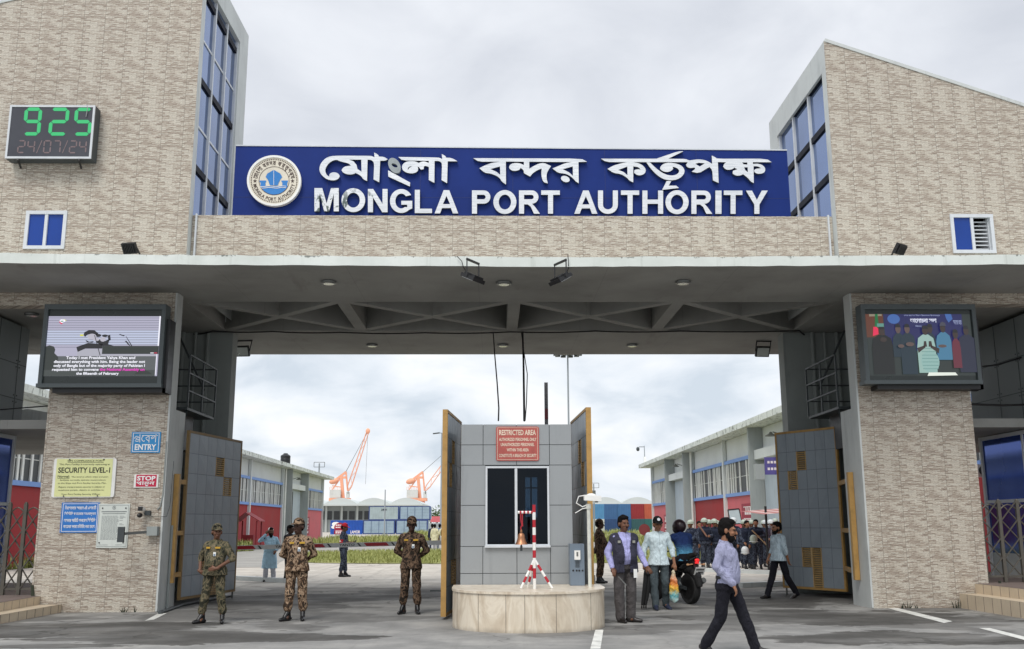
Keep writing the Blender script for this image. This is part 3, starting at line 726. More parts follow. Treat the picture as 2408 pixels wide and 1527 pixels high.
# ---------------------------------------------------------------- name board over the gate
def vis(s):
    """put left-standing vowel signs before their consonant (visual order)"""
    o = []
    for ch in s:
        if ch in '\u09bf\u09c7\u09c8' and o:
            i = len(o)-1
            while i >= 2 and o[i-1] == '\u09cd': i -= 2
            o.insert(i, ch)
        elif ch == '\u09cb' and o: o.insert(len(o)-1, '\u09c7'); o.append('\u09be')
        else: o.append(ch)
    return ''.join(o)
def brushed():
    t = NT('brushed steel letter'); P = t.geo(); p = t.xyz(P)
    n = t.noise(t.scale(P, (1.5, 1.5, 26)), 2.0, 3); b = t.noise(P, 1.4, 4, 0.6)
    c = t.ramp(n, [(0.3, s2l((206, 211, 216))), (0.7, s2l((238, 240, 242)))]); c = t.mix(t.mapr(b, 0.4, 0.7, 0, 0.3), c, s2l((190, 197, 206)))
    # tree reflections painted as dark patches on the first English letters
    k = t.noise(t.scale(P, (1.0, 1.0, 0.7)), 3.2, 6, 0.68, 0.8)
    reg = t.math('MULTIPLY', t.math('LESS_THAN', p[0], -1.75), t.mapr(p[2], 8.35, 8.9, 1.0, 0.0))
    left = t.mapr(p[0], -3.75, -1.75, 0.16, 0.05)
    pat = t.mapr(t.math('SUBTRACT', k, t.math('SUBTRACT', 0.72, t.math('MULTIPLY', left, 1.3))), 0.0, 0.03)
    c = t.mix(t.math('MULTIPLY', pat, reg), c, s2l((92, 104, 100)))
    return t.fin(c, t.mapr(n, 0.3, 0.7, 0.28, 0.45), 0.25, 0.5)
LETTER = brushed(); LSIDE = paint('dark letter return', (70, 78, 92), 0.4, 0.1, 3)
SY = 20.42; board = thing('name_board', 'long blue port name board with raised silver Bengali and English lettering above the gate', 'sign', (0.4, SY, linZ))
c_ = [atY(*q, SY) for q in ((555, 344), (1850, 355))]
mb = MB(); x0, x1 = atY(550, 430, SY).x, atY(1855, 430, SY).x
P8 = [(x0, c_[0].z), (x1, c_[1].z), (x1, linZ+.004), (x0, linZ+.004)]
mb.flat([P8], lambda u, v, d: (u, SY-d, v), .22); mb.build('panel', BLUEP, board)
mb = MB()
for k in range(1, 6): x = x0+(x1-x0)*k/6; mb.box(x-.004, x+.004, SY-.004, SY, linZ+.01, c_[1].z-.01)
zmid = linZ+.62; mb.box(x0, x1, SY-.0035, SY, zmid-.004, zmid+.004)
mb.build('panel_seam', paint('dark blue seam', (26, 44, 104), 0.4, 0.05, 2), board)
mb = MB(); mb.bar((x0, SY+.03, c_[0].z+.012), (x1, SY+.03, c_[1].z+.012), .1, .025); mb.build('top_flashing', ALU, board)
LY = SY-.09
def fS(k, ox, oy):
    def f(u, v, d=0.0):
        p = atY((ox+u*k)*.940625, (oy+v*k)*.940625, LY); return (p.x, p.y-d, p.z)
    return f
f2, f3, f4 = fS(380/2408, 780, 370), fS(310/2408, 1170, 370), fS(460/2408, 1490, 370)
def smooth(pts, n=3):
    """round off a traced outline: corners sharper than 55 degrees stay"""
    for _ in range(n-1):
        out = []; L = len(pts)
        for i in range(L):
            a, b, c = (Vector(pts[i-1]), Vector(pts[i]), Vector(pts[(i+1) % L]))
            u, v = b-a, c-b
            if u.length < 1e-6 or v.length < 1e-6: out.append(tuple(b)); continue
            if u.angle(v, 0) > R(52) or min(u.length, v.length) > 260: out.append(tuple(b))
            else: out += [tuple(b-u*min(.25, 14/u.length+.1)), tuple(b+v*min(.25, 14/v.length+.1))]
        pts = out
    return pts
glyphs = [
 (f2, [[(340,125),(920,125),(960,135),(990,152),(985,75),(1045,105),(1062,137),(1140,142),(1200,180),(1165,203),(1080,203),(1065,545),(975,500),(985,260),(972,218),(935,190),(880,187),(872,525),(815,500),(785,455),(740,420),(690,398),(660,415),(600,425),(530,412),(485,385),(468,355),(490,315),(540,290),(615,283),(600,262),(560,240),(480,222),(430,208),(395,188),(330,200),(270,240),(225,300),(208,350),(215,395),(240,435),(272,457),(275,420),(305,393),(360,386),(412,402),(440,445),(420,490),(370,512),(320,517),(240,500),(170,450),(125,390),(115,325),(135,255),(185,190),(250,145)],
       [(590,187),(780,187),(785,378),(720,335),(705,270),(660,215)]]),
 (f2, [[(1205,355),(1555,550),(1550,612),(1208,455)]]),
 (f2, [[(1365,145),(1990,152),(2040,165),(2064,182),(2055,97),(2115,130),(2125,156),(2215,160),(2305,213),(2150,213),(2140,560),(2052,510),(2060,260),(2045,225),(2000,207),(1942,207),(1938,555),(1850,510),(1852,305),(1800,283),(1772,298),(1768,338),(1725,345),(1695,305),(1672,300),(1685,345),(1660,385),(1600,405),(1530,402),(1460,375),(1428,335),(1425,285),(1455,240),(1510,216),(1560,208),(1640,215),(1690,240),(1735,218),(1790,216),(1849,240),(1851,206),(1435,201)],
       [(1518,358),(1518,320),(1545,297),(1590,287),(1548,312),(1530,332)]]),
 (f3, [[(100,200),(2200,208),(2310,270),(2145,275),(2150,690),(2090,650),(2040,590),(1960,530),(1880,500),(1750,485),(1640,400),(1740,360),(1880,300),(2020,276),(1190,270),(1190,405),(1290,345),(1380,305),(1475,290),(1615,355),(1560,430),(1528,500),(1525,590),(1550,692),(1465,665),(1435,590),(1422,500),(1432,402),(1350,430),(1260,490),(1205,558),(1085,490),(1080,430),(1018,387),(1010,412),(980,435),(910,450),(850,440),(800,400),(800,350),(840,310),(920,293),(1010,300),(1085,335),(1085,270),(735,266),(738,710),(660,660),(620,590),(560,545),(450,500),(325,485),(220,395),(330,340),(450,295),(620,269),(210,268)],
       [(435,412),(622,360),(625,525),(560,470)], [(1840,415),(2035,360),(2038,545),(1960,475)]]),
 (f3, [ellipse(1890, 605, 88, 58, 24, .35)]),
 (f4, [[(65,142),(790,142),(1075,45),(1145,45),(945,142),(1180,145),(1215,166),(1260,160),(1340,148),(1420,158),(1480,185),(1520,210),(1515,100),(1565,125),(1585,143),(2230,142),(2300,188),(2052,188),(2055,210),(2120,206),(2180,225),(2216,265),(2212,312),(2180,335),(2120,342),(2080,325),(2067,300),(2085,275),(2160,266),(2120,242),(2062,240),(2065,462),(2025,440),(1985,390),(1925,345),(1890,362),(1830,365),(1788,335),(1792,300),(1850,280),(1808,258),(1795,275),(1740,290),(1690,278),(1665,245),(1675,212),(1702,188),(1595,186),(1605,460),(1530,425),(1522,290),(1485,250),(1345,333),(1252,312),(1300,275),(1290,258),(1230,265),(1190,250),(1178,220),(1200,192),(1180,187),(480,187),(560,200),(620,235),(655,285),(640,335),(590,360),(540,358),(497,325),(505,290),(540,278),(585,284),(555,252),(488,242),(487,452),(440,430),(400,385),(320,340),(230,330),(150,275),(230,230),(330,203),(405,189),(135,185)],
       [(290,290),(410,245),(412,358),(360,315)], [(1300,208),(1345,196),(1425,202),(1358,245)], [(1912,192),(1980,192),(1980,220),(1932,215)], [(1938,255),(1985,255),(1988,320),(1952,290)]]),
 (f4, [[(660,189),(700,250),(760,320),(830,380),(900,415),(980,427),(1060,415),(1120,380),(1155,335),(1160,290),(1130,240),(1060,207),(960,192),(890,205),(845,240),(838,275),(870,305),(930,318),(980,305),(1010,275),(1002,247),(1050,258),(1085,285),(1090,310),(1070,340),(1020,362),(950,360),(870,330),(790,270),(730,215),(708,189)]]),
 (f4, [[(925,434),(985,437),(950,495),(1050,495),(1085,525),(865,550)]]),
]
for f, loops in glyphs:
    mb = MB(); lp = [smooth(l, 2) if len(l) > 12 and len(l) != 24 else l for l in loops]
    mb.m = 0; mb.flat(lp, f); n0 = len(mb.f)
    mb.m = 1
    for l in lp:
        n = len(l); mb.add([f(*p, 0.0) for p in l]+[f(*p, -.085) for p in l], [(i, (i+1) % n, (i+1) % n+n, i+n) for i in range(n)])
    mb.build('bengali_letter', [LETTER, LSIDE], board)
# the anusvara is a detached cast ring
mb = MB(); mb.flat([ellipse(1306, 280, 132, 88, 30, 1.05), ellipse(1308, 278, 52, 26, 20, .45)], f2, .1)
mb.build('ring_letter', paint('weathered grey casting', (150, 158, 160), 0.6, 0.15, 5, dirt=0.4), board)
def latin(ch, w, h):
    s = 12.6; a = 11.0
    el = lambda cx, cy, rx, ry, n=40: ellipse(cx, cy, rx, ry, n)
    arc = lambda cx, cy, rx, ry, t0, t1, n=14: [(cx+rx*math.cos(R(t0+(t1-t0)*k/n)), cy+ry*math.sin(R(t0+(t1-t0)*k/n))) for k in range(n+1)]
    if ch == 'I': return [[(0,0),(w,0),(w,h),(0,h)]]
    if ch == 'L': return [[(0,0),(s,0),(s,h-a),(w,h-a),(w,h),(0,h)]]
    if ch == 'T': m = w/2; return [[(0,0),(w,0),(w,a),(m+s/2,a),(m+s/2,h),(m-s/2,h),(m-s/2,a),(0,a)]]
    if ch == 'H': return [[(0,0),(s,0),(s,h*.39),(w-s,h*.39),(w-s,0),(w,0),(w,h),(w-s,h),(w-s,h*.57),(s,h*.57),(s,h),(0,h)]]
    if ch == 'A': m = w/2; return [[(m-7,0),(m+7,0),(w,h),(w-13.5,h),(w-18.5,h*.77),(18.5,h*.77),(13.5,h),(0,h)], [(m,h*.25),(m+9,h*.60),(m-9,h*.60)]]
    if ch == 'M': m = w/2; return [[(0,0),(w*.32,0),(m,h*.66),(w*.68,0),(w,0),(w,h),(w-s,h),(w-s,h*.24),(m+6,h),(m-6,h),(s,h*.24),(s,h),(0,h)]]
    if ch == 'N': return [[(0,0),(s*1.05,0),(w-s,h*.64),(w-s,0),(w,0),(w,h),(w-s*1.05,h),(s,h*.36),(s,h),(0,h)]]
    if ch == 'O': return [el(w/2, h/2, w/2, h/2+.8), el(w/2, h/2, w/2-13.5, h/2-10.5)]
    if ch == 'U': return [[(0,0),(s,0)]+[(s,h*.62)]+arc(w/2, h*.62, w/2-s, h*.38-a, 180, 0)+[(w-s,0),(w,0)]+arc(w/2, h*.62, w/2, h*.385, 0, 180)]
    if ch == 'Y': m = w/2; return [[(0,0),(15,0),(m,h*.40),(w-15,0),(w,0),(m+s/2,h*.60),(m+s/2,h),(m-s/2,h),(m-s/2,h*.60)]]
    if ch == 'P' or ch == 'R':
        b = h*.57; r_ = b/2; q = w-r_*1.0
        if ch == 'R': q = w*.93-r_
        outer_ = [(0,0)]+arc(q, r_, r_, r_, -90, 90)
        if ch == 'P': outer_ += [(s,b),(s,h),(0,h)]
        else: outer_ += [(q*.98,b-1),(w*.76,h*.70),(w,h),(w-15,h),(w*.56,h*.70),(w*.42,h*.60),(s,h*.60),(s,h),(0,h)]
        return [outer_, [(s,a)]+arc(q-1, r_, r_-a, r_-a, -90, 90)+[(s,b-a)]]
    if ch == 'G':
        o = arc(w/2, h/2, w/2, h/2+.8, -30, -322, 34); o[-1] = (w-1, h*.82)
        i_ = arc(w/2, h/2, w/2-13.5, h/2-10.5, -315, -40, 30)
        return [o+[(w-1, h*.49), (w*.50, h*.49), (w*.50, h*.66), (w-13.5, h*.66), (w-13.5, h*.77)]+i_[1:]]
lat = [('M',786,847),('O',853.7,912.9),('N',919.8,968.9),('G',974.9,1031.6),('L',1037,1080),('A',1086.6,1145.7),('P',1179.9,1226),('O',1233.4,1291),('R',1297.5,1349.9),('T',1353,1399.6),('A',1435.8,1493.5),('U',1495,1544.7),('T',1552.4,1598),('H',1606,1657.8),('O',1663.6,1721.6),('R',1728.5,1780.9),('I',1788.5,1803.8),('T',1809.5,1856),('Y',1865,1919.5)]
for ch, xa, xb in lat:
    yt = 470.5+min(xa-786, 330)*.0175+max(0, xa-1116)*.0008; h = 58.2; f = fS(1.0, xa, yt)
    lp = latin(ch, xb-xa, h); mb = MB(); mb.m = 0; mb.flat(lp, f); mb.m = 1
    for l in lp:
        n = len(l); mb.add([f(*p, 0.0) for p in l]+[f(*p, -.085) for p in l], [(i, (i+1) % n, (i+1) % n+n, i+n) for i in range(n)])
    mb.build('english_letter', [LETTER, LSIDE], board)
# round emblem with the ship
def fE(u, v, d=0.0):
    p = atY((580+u*.104767)*.940625, (370+v*.104767)*.940625, SY-.12); return (p.x, p.y-d, p.z)
EC = (1000, 780)
IVORY = paint('aged ivory plate', (220, 213, 196), 0.55, 0.08, 3, dirt=0.3); SHIPB = paint('bright blue paint', (44, 124, 196), 0.4, 0.06, 3); BROWN = paint('dark brown letter', (66, 46, 42), 0.6, 0.1, 5)
emb = MB(); emb.m = 0; emb.flat([ellipse(*EC, 645, 605, 64), ellipse(*EC, 592, 555, 64)], fE, .1); emb.m = 1; emb.flat([ellipse(*EC, 592, 555, 64)], lambda u, v, d: fE(u, v, d-.02))
em = emb.build('emblem_disc', [PWHITE, IVORY], board)
fe2 = lambda u, v, d=0.0: fE(u, v, -.014)
mb = MB()
for k in range(78):
    t = 2*math.pi*k/78; cx_, cy_ = EC[0]+545*math.cos(t), EC[1]+510*math.sin(t)
    q = [(cx_+a*math.cos(t)-b*math.sin(t), cy_+a*math.sin(t)+b*math.cos(t)) for a, b in ((-13,-11),(13,-11),(13,11),(-13,11))]; mb.flat([q], fe2)
for cx_ in (545, 1440):
    st_ = []
    for k in range(10): a = -math.pi/2+k*math.pi/5; r_ = 52 if k % 2 == 0 else 21; st_.append((cx_+r_*math.cos(a), 785+r_*math.sin(a)))
    mb.flat([st_], fe2)
mb.flat([ellipse(*EC, 366, 342, 48), ellipse(*EC, 354, 331, 48)], fe2)
mb.build('dotted_ring', BROWN, em)
mb = MB()
def arc_text(words, t0, t1, rad, size, top=True, adv=None):
    """letters set along a circle, angles in degrees measured clockwise from the right"""
    n = len(words); ws = [text2d(ch)[3][0]-text2d(ch)[2][0]+.12 if ch != ' ' else .35 for ch in words]; tot = sum(ws); acc = 0
    for ch, wd in zip(words, ws):
        a = R(t0+(t1-t0)*(acc+wd/2)/tot); acc += wd
        if ch == ' ': continue
        vs, fs, lo, hi = text2d(ch, .02)
        er = Vector((math.cos(a), math.sin(a)*.94)); et = Vector((-math.sin(a), math.cos(a)*.94))
        k = abs(R(t1-t0))*rad/tot
        if not top: er, et = -er, -et
        m_ = (lo[0]+hi[0])/2; base = rad if top else -rad
        pts = []
        for x, y in vs:
            q = er*(base+(y-.33)*size) + et*((x-m_)*k)*1.0
            pts.append(fe2(EC[0]+q.x, EC[1]+q.y))
        mb.add(pts, fs)
arc_text('MONGLA PORT AUTHORITY', 170, 10, 470, 120, top=False)
arc_text([vis(x) for x in ('মো','ং','লা')]+[' ']+['ব','ন','দ','র']+[' ']+['ক','র্','তৃ','প','ক্ষ'], 187, 353, 450, 150, top=True)
mb.build('lettering', BROWN, em)
mb = MB(); fe3 = lambda u, v, d=0.0: fE(u, v, -.012)
hull_ = [(990,520),(1030,540),(1150,610),(1195,690),(1150,750),(1110,830),(1090,890),(905,890),(880,830),(850,750),(800,690),(840,610),(960,540)]
mb.flat([hull_], fe3)
for x in (735, 1255): mb.flat([[(x-80,775),(x+80,775),(x+80,800),(x+60,830),(x+60,905),(x-60,905),(x-55,830),(x-80,800)]], fe3)
wv = [(650,905)]+[(650+70*k, 918+12*math.sin(k*1.3)) for k in range(1, 10)]+[(1345,905)]
lowr = [(EC[0]+352*math.cos(t), EC[1]+330*math.sin(t)) for t in (R(24)+R(132)*k/24 for k in range(25))]
mb.flat([[(1325,905)]+lowr+[(655,905)]], fe3)
mb.build('emblem_ship', SHIPB, em)
mb = MB(); fe4 = lambda u, v, d=0.0: fE(u, v, -.006)
stroke(mb, [(995,525),(995,892)], 10, fe4); 
for yy in (915, 950): stroke(mb, [(660+70*k, yy+10*math.sin(k*1.4)) for k in range(10)], 12, fe4)
mb.build('emblem_line', PWHITE, em)
# ---------------------------------------------------------------- flat signs on the pillars
def sign(name, label, cat, px, Y, mat, depth=.02, rad=0.0, yflat=None):
    """px = (x0, y0, x1, y1) box on the photograph; returns the thing and its surface map (s, t in 0..1)"""
    x0, y0, x1, y1 = px; xm, ym = (x0+x1)/2, (y0+y1)/2; Yf = Y-depth
    X0, X1 = atY(x0, ym, Yf).x, atY(x1, ym, Yf).x; Z0, Z1 = atY(xm, y1, Yf).z, atY(xm, y0, Yf).z
    r_ = thing(name, label, cat, ((X0+X1)/2, Y, Z0))
    mb = MB(); asp = (X1-X0)/(Z1-Z0)
    if rad: lp = [(X0+(X1-X0)*p[0]/asp, Z0+(Z1-Z0)*p[1]) for p in rrect(0, 0, asp, 1, rad)]
    else: lp = [(X0, Z0), (X1, Z0), (X1, Z1), (X0, Z1)]
    mb.flat([lp], lambda u, v, d: (u, Yf-d, v), depth-.002); mb.build('plate', mat, r_)
    return r_, (lambda s, t, d=0.0, lift=.004: (X0+(X1-X0)*s, Yf-lift, Z0+(Z1-Z0)*t))
def border(mb, fn, m, w, h=None):
    h = h or w
    for a, b, c, d in ((m, 1-m, m, m+h), (m, 1-m, 1-m-h, 1-m), (m, m+w, m+h, 1-m-h), (1-m-w, 1-m, m+h, 1-m-h)): mb.add([fn(a, c), fn(b, c), fn(b, d), fn(a, d)], [(0,1,2,3)])
WHITEI = paint('white sign lettering', (240, 240, 240), 0.5, 0.05, 5); BLKI = paint('black sign lettering', (30, 34, 26), 0.5, 0.05, 5)
SKYB = paint('sky blue sign', (46, 140, 200), 0.45, 0.08, 3); CCTVB = paint('blue notice', (44, 118, 196), 0.45, 0.08, 3); CRIM = paint('crimson sign', (196, 30, 70), 0.45, 0.08, 3)
YGRN = paint('pale yellow-green sign', (224, 227, 164), 0.5, 0.06, 2, dirt=0.1); PAPER = paint('white notice board', (212, 218, 212), 0.55, 0.06, 2, dirt=0.25); FADED = paint('faded red sign', (178, 88, 80), 0.6, 0.22, 2.2, dirt=0.25); CREAM = paint('faded cream lettering', (226, 206, 186), 0.6, 0.15, 3)
YW = YP-.02
r_, f = sign('entry_sign', 'blue ENTRY sign with Bengali word above, high on the notice pillar', 'sign', (309, 1016, 377, 1065), YW, SKYB)
mb = MB(); border(mb, f, .045, .02, .025); put_text(mb, 'ENTRY', f, .13, .87, .13, .41, .03)
fz = lambda x, y: f((x-81)/620, 1-(y-153)/466)
for p in ([(300,234),(640,236)], [(255,210),(262,390)], [(148,308),(150,280),(180,252),(215,255),(250,290)], [(205,255),(228,272),(180,300),(165,318),(252,322)], [(262,348),(200,366),(155,350)],
          [(345,236),(308,262),(298,310),(315,352),(352,368),(362,345)], [(455,236),(458,392)], [(455,244),(383,292),(405,322),(455,362)], [(600,205),(596,386)], [(600,268),(572,256),(548,290),(510,312),(500,284),(530,262),(552,288),(568,300)]): stroke(mb, p, 15, fz)
mb.build('lettering', WHITEI, r_)
r_, f = sign('stop_sign', 'crimson STOP sign with Bengali word below, white side strips', 'sign', (315, 1116, 372, 1147), YW, PWHITE)
mb = MB(); mb.add([f(.09, .07), f(.93, .07), f(.93, .97), f(.09, .97)], [(0,1,2,3)]); mb.build('red_face', CRIM, r_)
f6 = lambda s, t, d=0.0: f(s, t, 0, .008)
mb = MB(); put_text(mb, 'STOP', f6, .13, .89, .53, .88, .035); put_text(mb, 'থামুন', f6, .12, .86, .10, .47, .02); mb.build('lettering', WHITEI, r_)
r_, f = sign('security_notice', 'pale yellow-green security level notice board with rounded corners and black lettering', 'sign', (124, 1078, 271, 1170), YW, PWHITE, .03, .06)
mb = MB(); mb.add([f(.045, .02), f(.945, .02), f(.945, .985), f(.045, .985)], [(0,1,2,3)]); mb.build('yellow_face', YGRN, r_)
f6 = lambda s, t, d=0.0: f(s, t, 0, .008)
mb = MB()
for txt, a, b, c, d, bo in (('ISPS COMPLIANCE PORT', .22, .80, .912, .955, .0), ('This Port Facility is currently operating at', .09, .90, .81, .865, .0), ('SECURITY LEVEL-1', .08, .91, .625, .765, .018), ('Normal:', .08, .27, .505, .565, .008), ('The level at which ships and port', .30, .89, .495, .54, .0), ('facilities normally operate inaccordance', .12, .85, .415, .46, .0), ('to the Ships and Port Facility Security Plan.', .09, .87, .335, .38, .0), ('Report transportation security in cidents or', .11, .85, .235, .285, .0), ('suspicious people, objects or activities to:', .11, .84, .16, .205, .0), ('Your Port Facility Security Officer', .16, .78, .05, .1, .0)):
    put_text(mb, txt, f6, a, b, c, d, bo)
stroke(mb, [(.22, .893), (.80, .893)], .008, f6); stroke(mb, [(.08, .487), (.27, .487)], .008, f6)
mb.build('lettering', BLKI, r_)
mb = MB()
for s_, t_ in ((.25, .965), (.80, .965), (.2, .035), (.74, .035)): p = f(s_, t_, 0, .012); mb.ell(p, (.014, .008, .014), None, 8, 5)
mb.build('bolt', BLACK, r_)
r_, f = sign('camera_notice', 'blue square notice with four lines of white Bengali lettering', 'sign', (143, 1182, 232, 1253), YW, CCTVB)
mb = MB(); border(mb, f, .035, .013, .016)
for i, s_ in enumerate(('নিরাপত্তার স্বার্থে এই এলাকাটি', 'সিসিটিভি ক্যামেরার আওতাভুক্ত', 'আপনার প্রতিটি পদক্ষেপ সিসিটিভি', 'ক্যামেরা দ্বারা মনিটরিং করা হচ্ছে।')):
    put_text(mb, vis(s_.replace('\u09cd', '')), f, .09, .92, .76-.205*i, .90-.205*i, .02)
mb.build('lettering', WHITEI, r_)
r_, f = sign('charter_board', 'white paper-like board of small print beside the blue notice', 'sign', (229, 1185, 302, 1289), YW, PAPER, .024)
mb = MB(); border(mb, f, .03, .008, .006); rr = random.Random(11)
mb.flat([ellipse(.5, .91, .055, .04, 20), ellipse(.5, .91, .042, .03, 20)], lambda u, v, d: f(u, v)); mb.flat([ellipse(.5, .91, .02, .015, 12)], lambda u, v, d: f(u, v))
stroke(mb, [(.1, .82), (.92, .82)], .018, f); stroke(mb, [(.14, .775), (.88, .775)], .012, f)
for i in range(22):
    t_ = .72-i*.025; x = .12
    while x < .62: wv_ = rr.uniform(.03, .10); stroke(mb, [(x, t_), (x+wv_, t_)], .007, f); x += wv_+.015
    if rr.random() < .6: stroke(mb, [(.70, t_), (.70+rr.uniform(.08, .2), t_)], .007, f)
stroke(mb, [(.08, .07), (.38, .07)], .006, f); stroke(mb, [(.62, .07), (.85, .07)], .006, f)
mb.build('fine_print', paint('grey print', (118, 124, 124), 0.6, 0.05, 5), r_)
mb = MB()
for s_, t_ in ((.13, .90), (.88, .90), (.1, .12), (.87, .12)): mb.ell(f(s_, t_, 0, .008), (.014, .008, .014), None, 8, 5)
mb.build('bolt', BLACK, r_)
# ---------------------------------------------------------------- digital clock on the tower
cx0, cx1 = atY(19, 312, 19.2).x, atY(220, 312, 19.2).x; cz0, cz1 = atY(115, 374, 19.2).z, atY(115, 249, 19.2).z
clk = thing('digital_clock', 'black digital clock with white frame showing green time and dim date digits', 'clock', ((cx0+cx1)/2, 19.4, cz0))
mb = MB(); mb.box(cx0, cx1, 19.2, 19.46, cz0, cz1); mb.build('housing', DARKG, clk)
mb = MB(); t_ = .04
for a, b, c, d in ((cx0, cx1, cz0, cz0+t_), (cx0, cx1, cz1-t_, cz1), (cx0, cx0+t_, cz0+t_, cz1-t_), (cx1-t_, cx1, cz0+t_, cz1-t_)): mb.box(a, b, 19.17, 19.198, c, d)
mb.build('frame', ALU, clk)
CFACE = paint('dark clock face', (62, 64, 72), 0.35, 0.08, 2); mb = MB(); mb.box(cx0+t_, cx1-t_, 19.185, 19.197, cz0+t_, cz1-t_); mb.build('face', CFACE, clk)
fc = lambda s, t, d=0.0: (cx0+(cx1-cx0)*s, 19.18, cz0+(cz1-cz0)*t)
LEDG = emit('green led', (48, 196, 118), 0.85)
SEG = {'0':'abcdef','2':'abged','4':'fgbc','5':'afgcd','7':'abc','9':'abcdfg'}
def seven(mb, ch, s0, s1, t0, t1, w_):
    tm = (t0+t1)/2; g = .005; k = 1.55
    L = {'a':((s0+g,t1),(s1-g,t1)),'g':((s0+g,tm),(s1-g,tm)),'d':((s0+g,t0),(s1-g,t0)),'f':((s0,t1-g),(s0,tm+g)),'b':((s1,t1-g),(s1,tm+g)),'e':((s0,tm-g),(s0,t0+g)),'c':((s1,tm-g),(s1,t0+g))}
    for q in SEG[ch]:
        (a, b), (c, d) = L[q]; hz = b == d; wx, wy = w_/2, w_/2*k
        if hz: P = [(a,b),(a+wx,b+wy),(c-wx,d+wy),(c,d),(c-wx,d-wy),(a+wx,b-wy)]
        else: P = [(a,b),(a+wx,b-wy),(c+wx,d+wy),(c,d),(c-wx,d+wy),(a-wx,b-wy)]
        mb.flat([P], fc)
for ch, a, b in (('9', .195, .36), ('2', .495, .68), ('5', .785, .955)): mb = MB(); seven(mb, ch, a, b, .46, .925, .042); mb.build('time_digit', LEDG, clk)
mb = MB(); x = .14
for ch in '24/07/24':
    if ch == '/': stroke(mb, [(x-.005, .10), (x+.045, .34)], .010, fc); x += .075
    else: seven(mb, ch, x, x+.075, .11, .33, .016); x += .113
mb.build('date_digits', paint('unlit led segment', (122, 104, 106), 0.5, 0.25, 14), clk)
mb = MB()
for s_ in (.15, .86): p = fc(s_, 0); mb.bar((p[0], 19.18, p[2]-.02), (p[0]-.06, 19.47, p[2]-.1), .03, .03)
mb.build('bracket', BLACK, clk)
mb = MB(); mb.tube([fc(.90, 1.02), (fc(.915, .9)[0], 19.16, fc(.9, .92)[2]), (fc(.905, .8)[0], 19.16, fc(.9, .78)[2])], .008, 6); mb.build('loose_wire', paint('grey wire', (150, 152, 152), 0.6), clk)
# ---------------------------------------------------------------- video screens
def screen(label, px, lit, bg):
    """px outer box, lit = picture box, both on the photograph"""
    Y = 19.02; xm, ym = (px[0]+px[2])/2, (px[1]+px[3])/2
    X0, X1 = atY(px[0], ym, Y).x, atY(px[2], ym, Y).x; Z0, Z1 = atY(xm, px[3], Y).z, atY(xm, px[1], Y).z
    r_ = thing('video_screen', label, 'screen', ((X0+X1)/2, Y+.3, Z0))
    U0, U1 = atY(lit[0], ym, Y).x, atY(lit[2], ym, Y).x; V0, V1 = atY(xm, lit[3], Y).z, atY(xm, lit[1], Y).z
    mb = MB(); e_ = .075; q = .075
    mb.box(X0, X1, Y, Y+.3, Z1-q, Z1+.03); mb.box(X0-.03, X1+.01, Y, Y+.3, Z0, Z0+q)
    mb.box(X0, X0+e_, Y+.002, Y+.3, Z0+q, Z1-q); mb.box(X1-e_, X1, Y+.002, Y+.3, Z0+q, Z1-q); mb.box(X0+e_, X1-e_, Y+.1, Y+.3, Z0+q, Z1-q)
    mb.build('housing', TVG, r_)
    mb = MB(); mb.box(X0+e_, X1-e_, Y+.05, Y+.098, Z0+q, Z1-q); mb.build('dark_glass', TVD, r_)
    mb = MB(); mb.box(X0+.25, X1+.06, Y+.1, Y+.44, Z0-.09, Z0-.003); mb.box(X1+.002, X1+.07, Y+.1, Y+.44, Z0-.09, Z1-.25); mb.build('mounting_frame', BLACK, r_)
    lv = [0]
    def f(s, t, d=0.0): return (U0+(U1-U0)*s, Y+.047-.0015*lv[0], V0+(V1-V0)*t)
    def poly(name, loops, mat):
        lv[0] += 1; mb = MB()
        for l in loops: mb.flat([l], f)
        return mb.build(name, mat, pic)
    def text(name, rows, mat, bo=.02):
        lv[0] += 1; mb = MB()
        for tx, a, b, c, d in rows: put_text(mb, tx, f, a, b, c, d, bo)
        return mb.build(name, mat, pic)
    mb = MB(); mb.add([f(0,0), f(1,0), f(1,1), f(0,1)], [(0,1,2,3)]); pic = mb.build('picture', bg, r_)
    return r_, poly, text
TVG = paint('grey screen housing', (84, 92, 94), 0.5, 0.08, 2, dirt=0.15); TVD = paint('dark screen glass', (46, 54, 52), 0.3, 0.06, 1)
rect = lambda a, b, c, d: [(a, c), (b, c), (b, d), (a, d)]
r_, poly, text = screen('lit video screen on the notice pillar showing a grey picture with white and pink caption', (96, 719, 384, 911), (106, 743, 372, 884), emit('screen lilac', (190, 188, 210), .72))
EG = emit('screen grey', (92, 96, 98), .8); ED = emit('screen dark', (46, 52, 48), .8); EK = emit('screen black', (30, 30, 34), .8)
poly('brighter_band', [rect(0, 1, .52, .76)], emit('screen pale', (200, 208, 232), .75))
poly('stripe', [rect(0, .985, .475+.041*k, .484+.041*k) for k in range(13)], emit('screen stripe', (122, 122, 142), .8))
poly('lower_field', [rect(0, .98, 0, .33), ], EG)
poly('pale_ledge', [rect(.28, .5, .33, .45), rect(.5, .98, .33, .36)], emit('screen ledge', (178, 178, 190), .8))
poly('bottom_field', [rect(0, .98, 0, .10)], emit('screen dusk', (66, 72, 70), .8))
poly('desk', [rect(.5, 1, .365, .50)], ED)
poly('silhouette', [[(0, .10), (0, .49), (.03, .51), (.07, .49), (.085, .44), (.08, .38), (.115, .32), (.12, .22), (.1, .10)]], ED); poly('silhouette', [[(.80, .03), (.84, .10), (.87, .105), (.93, .07), (.96, .03)]], ED)
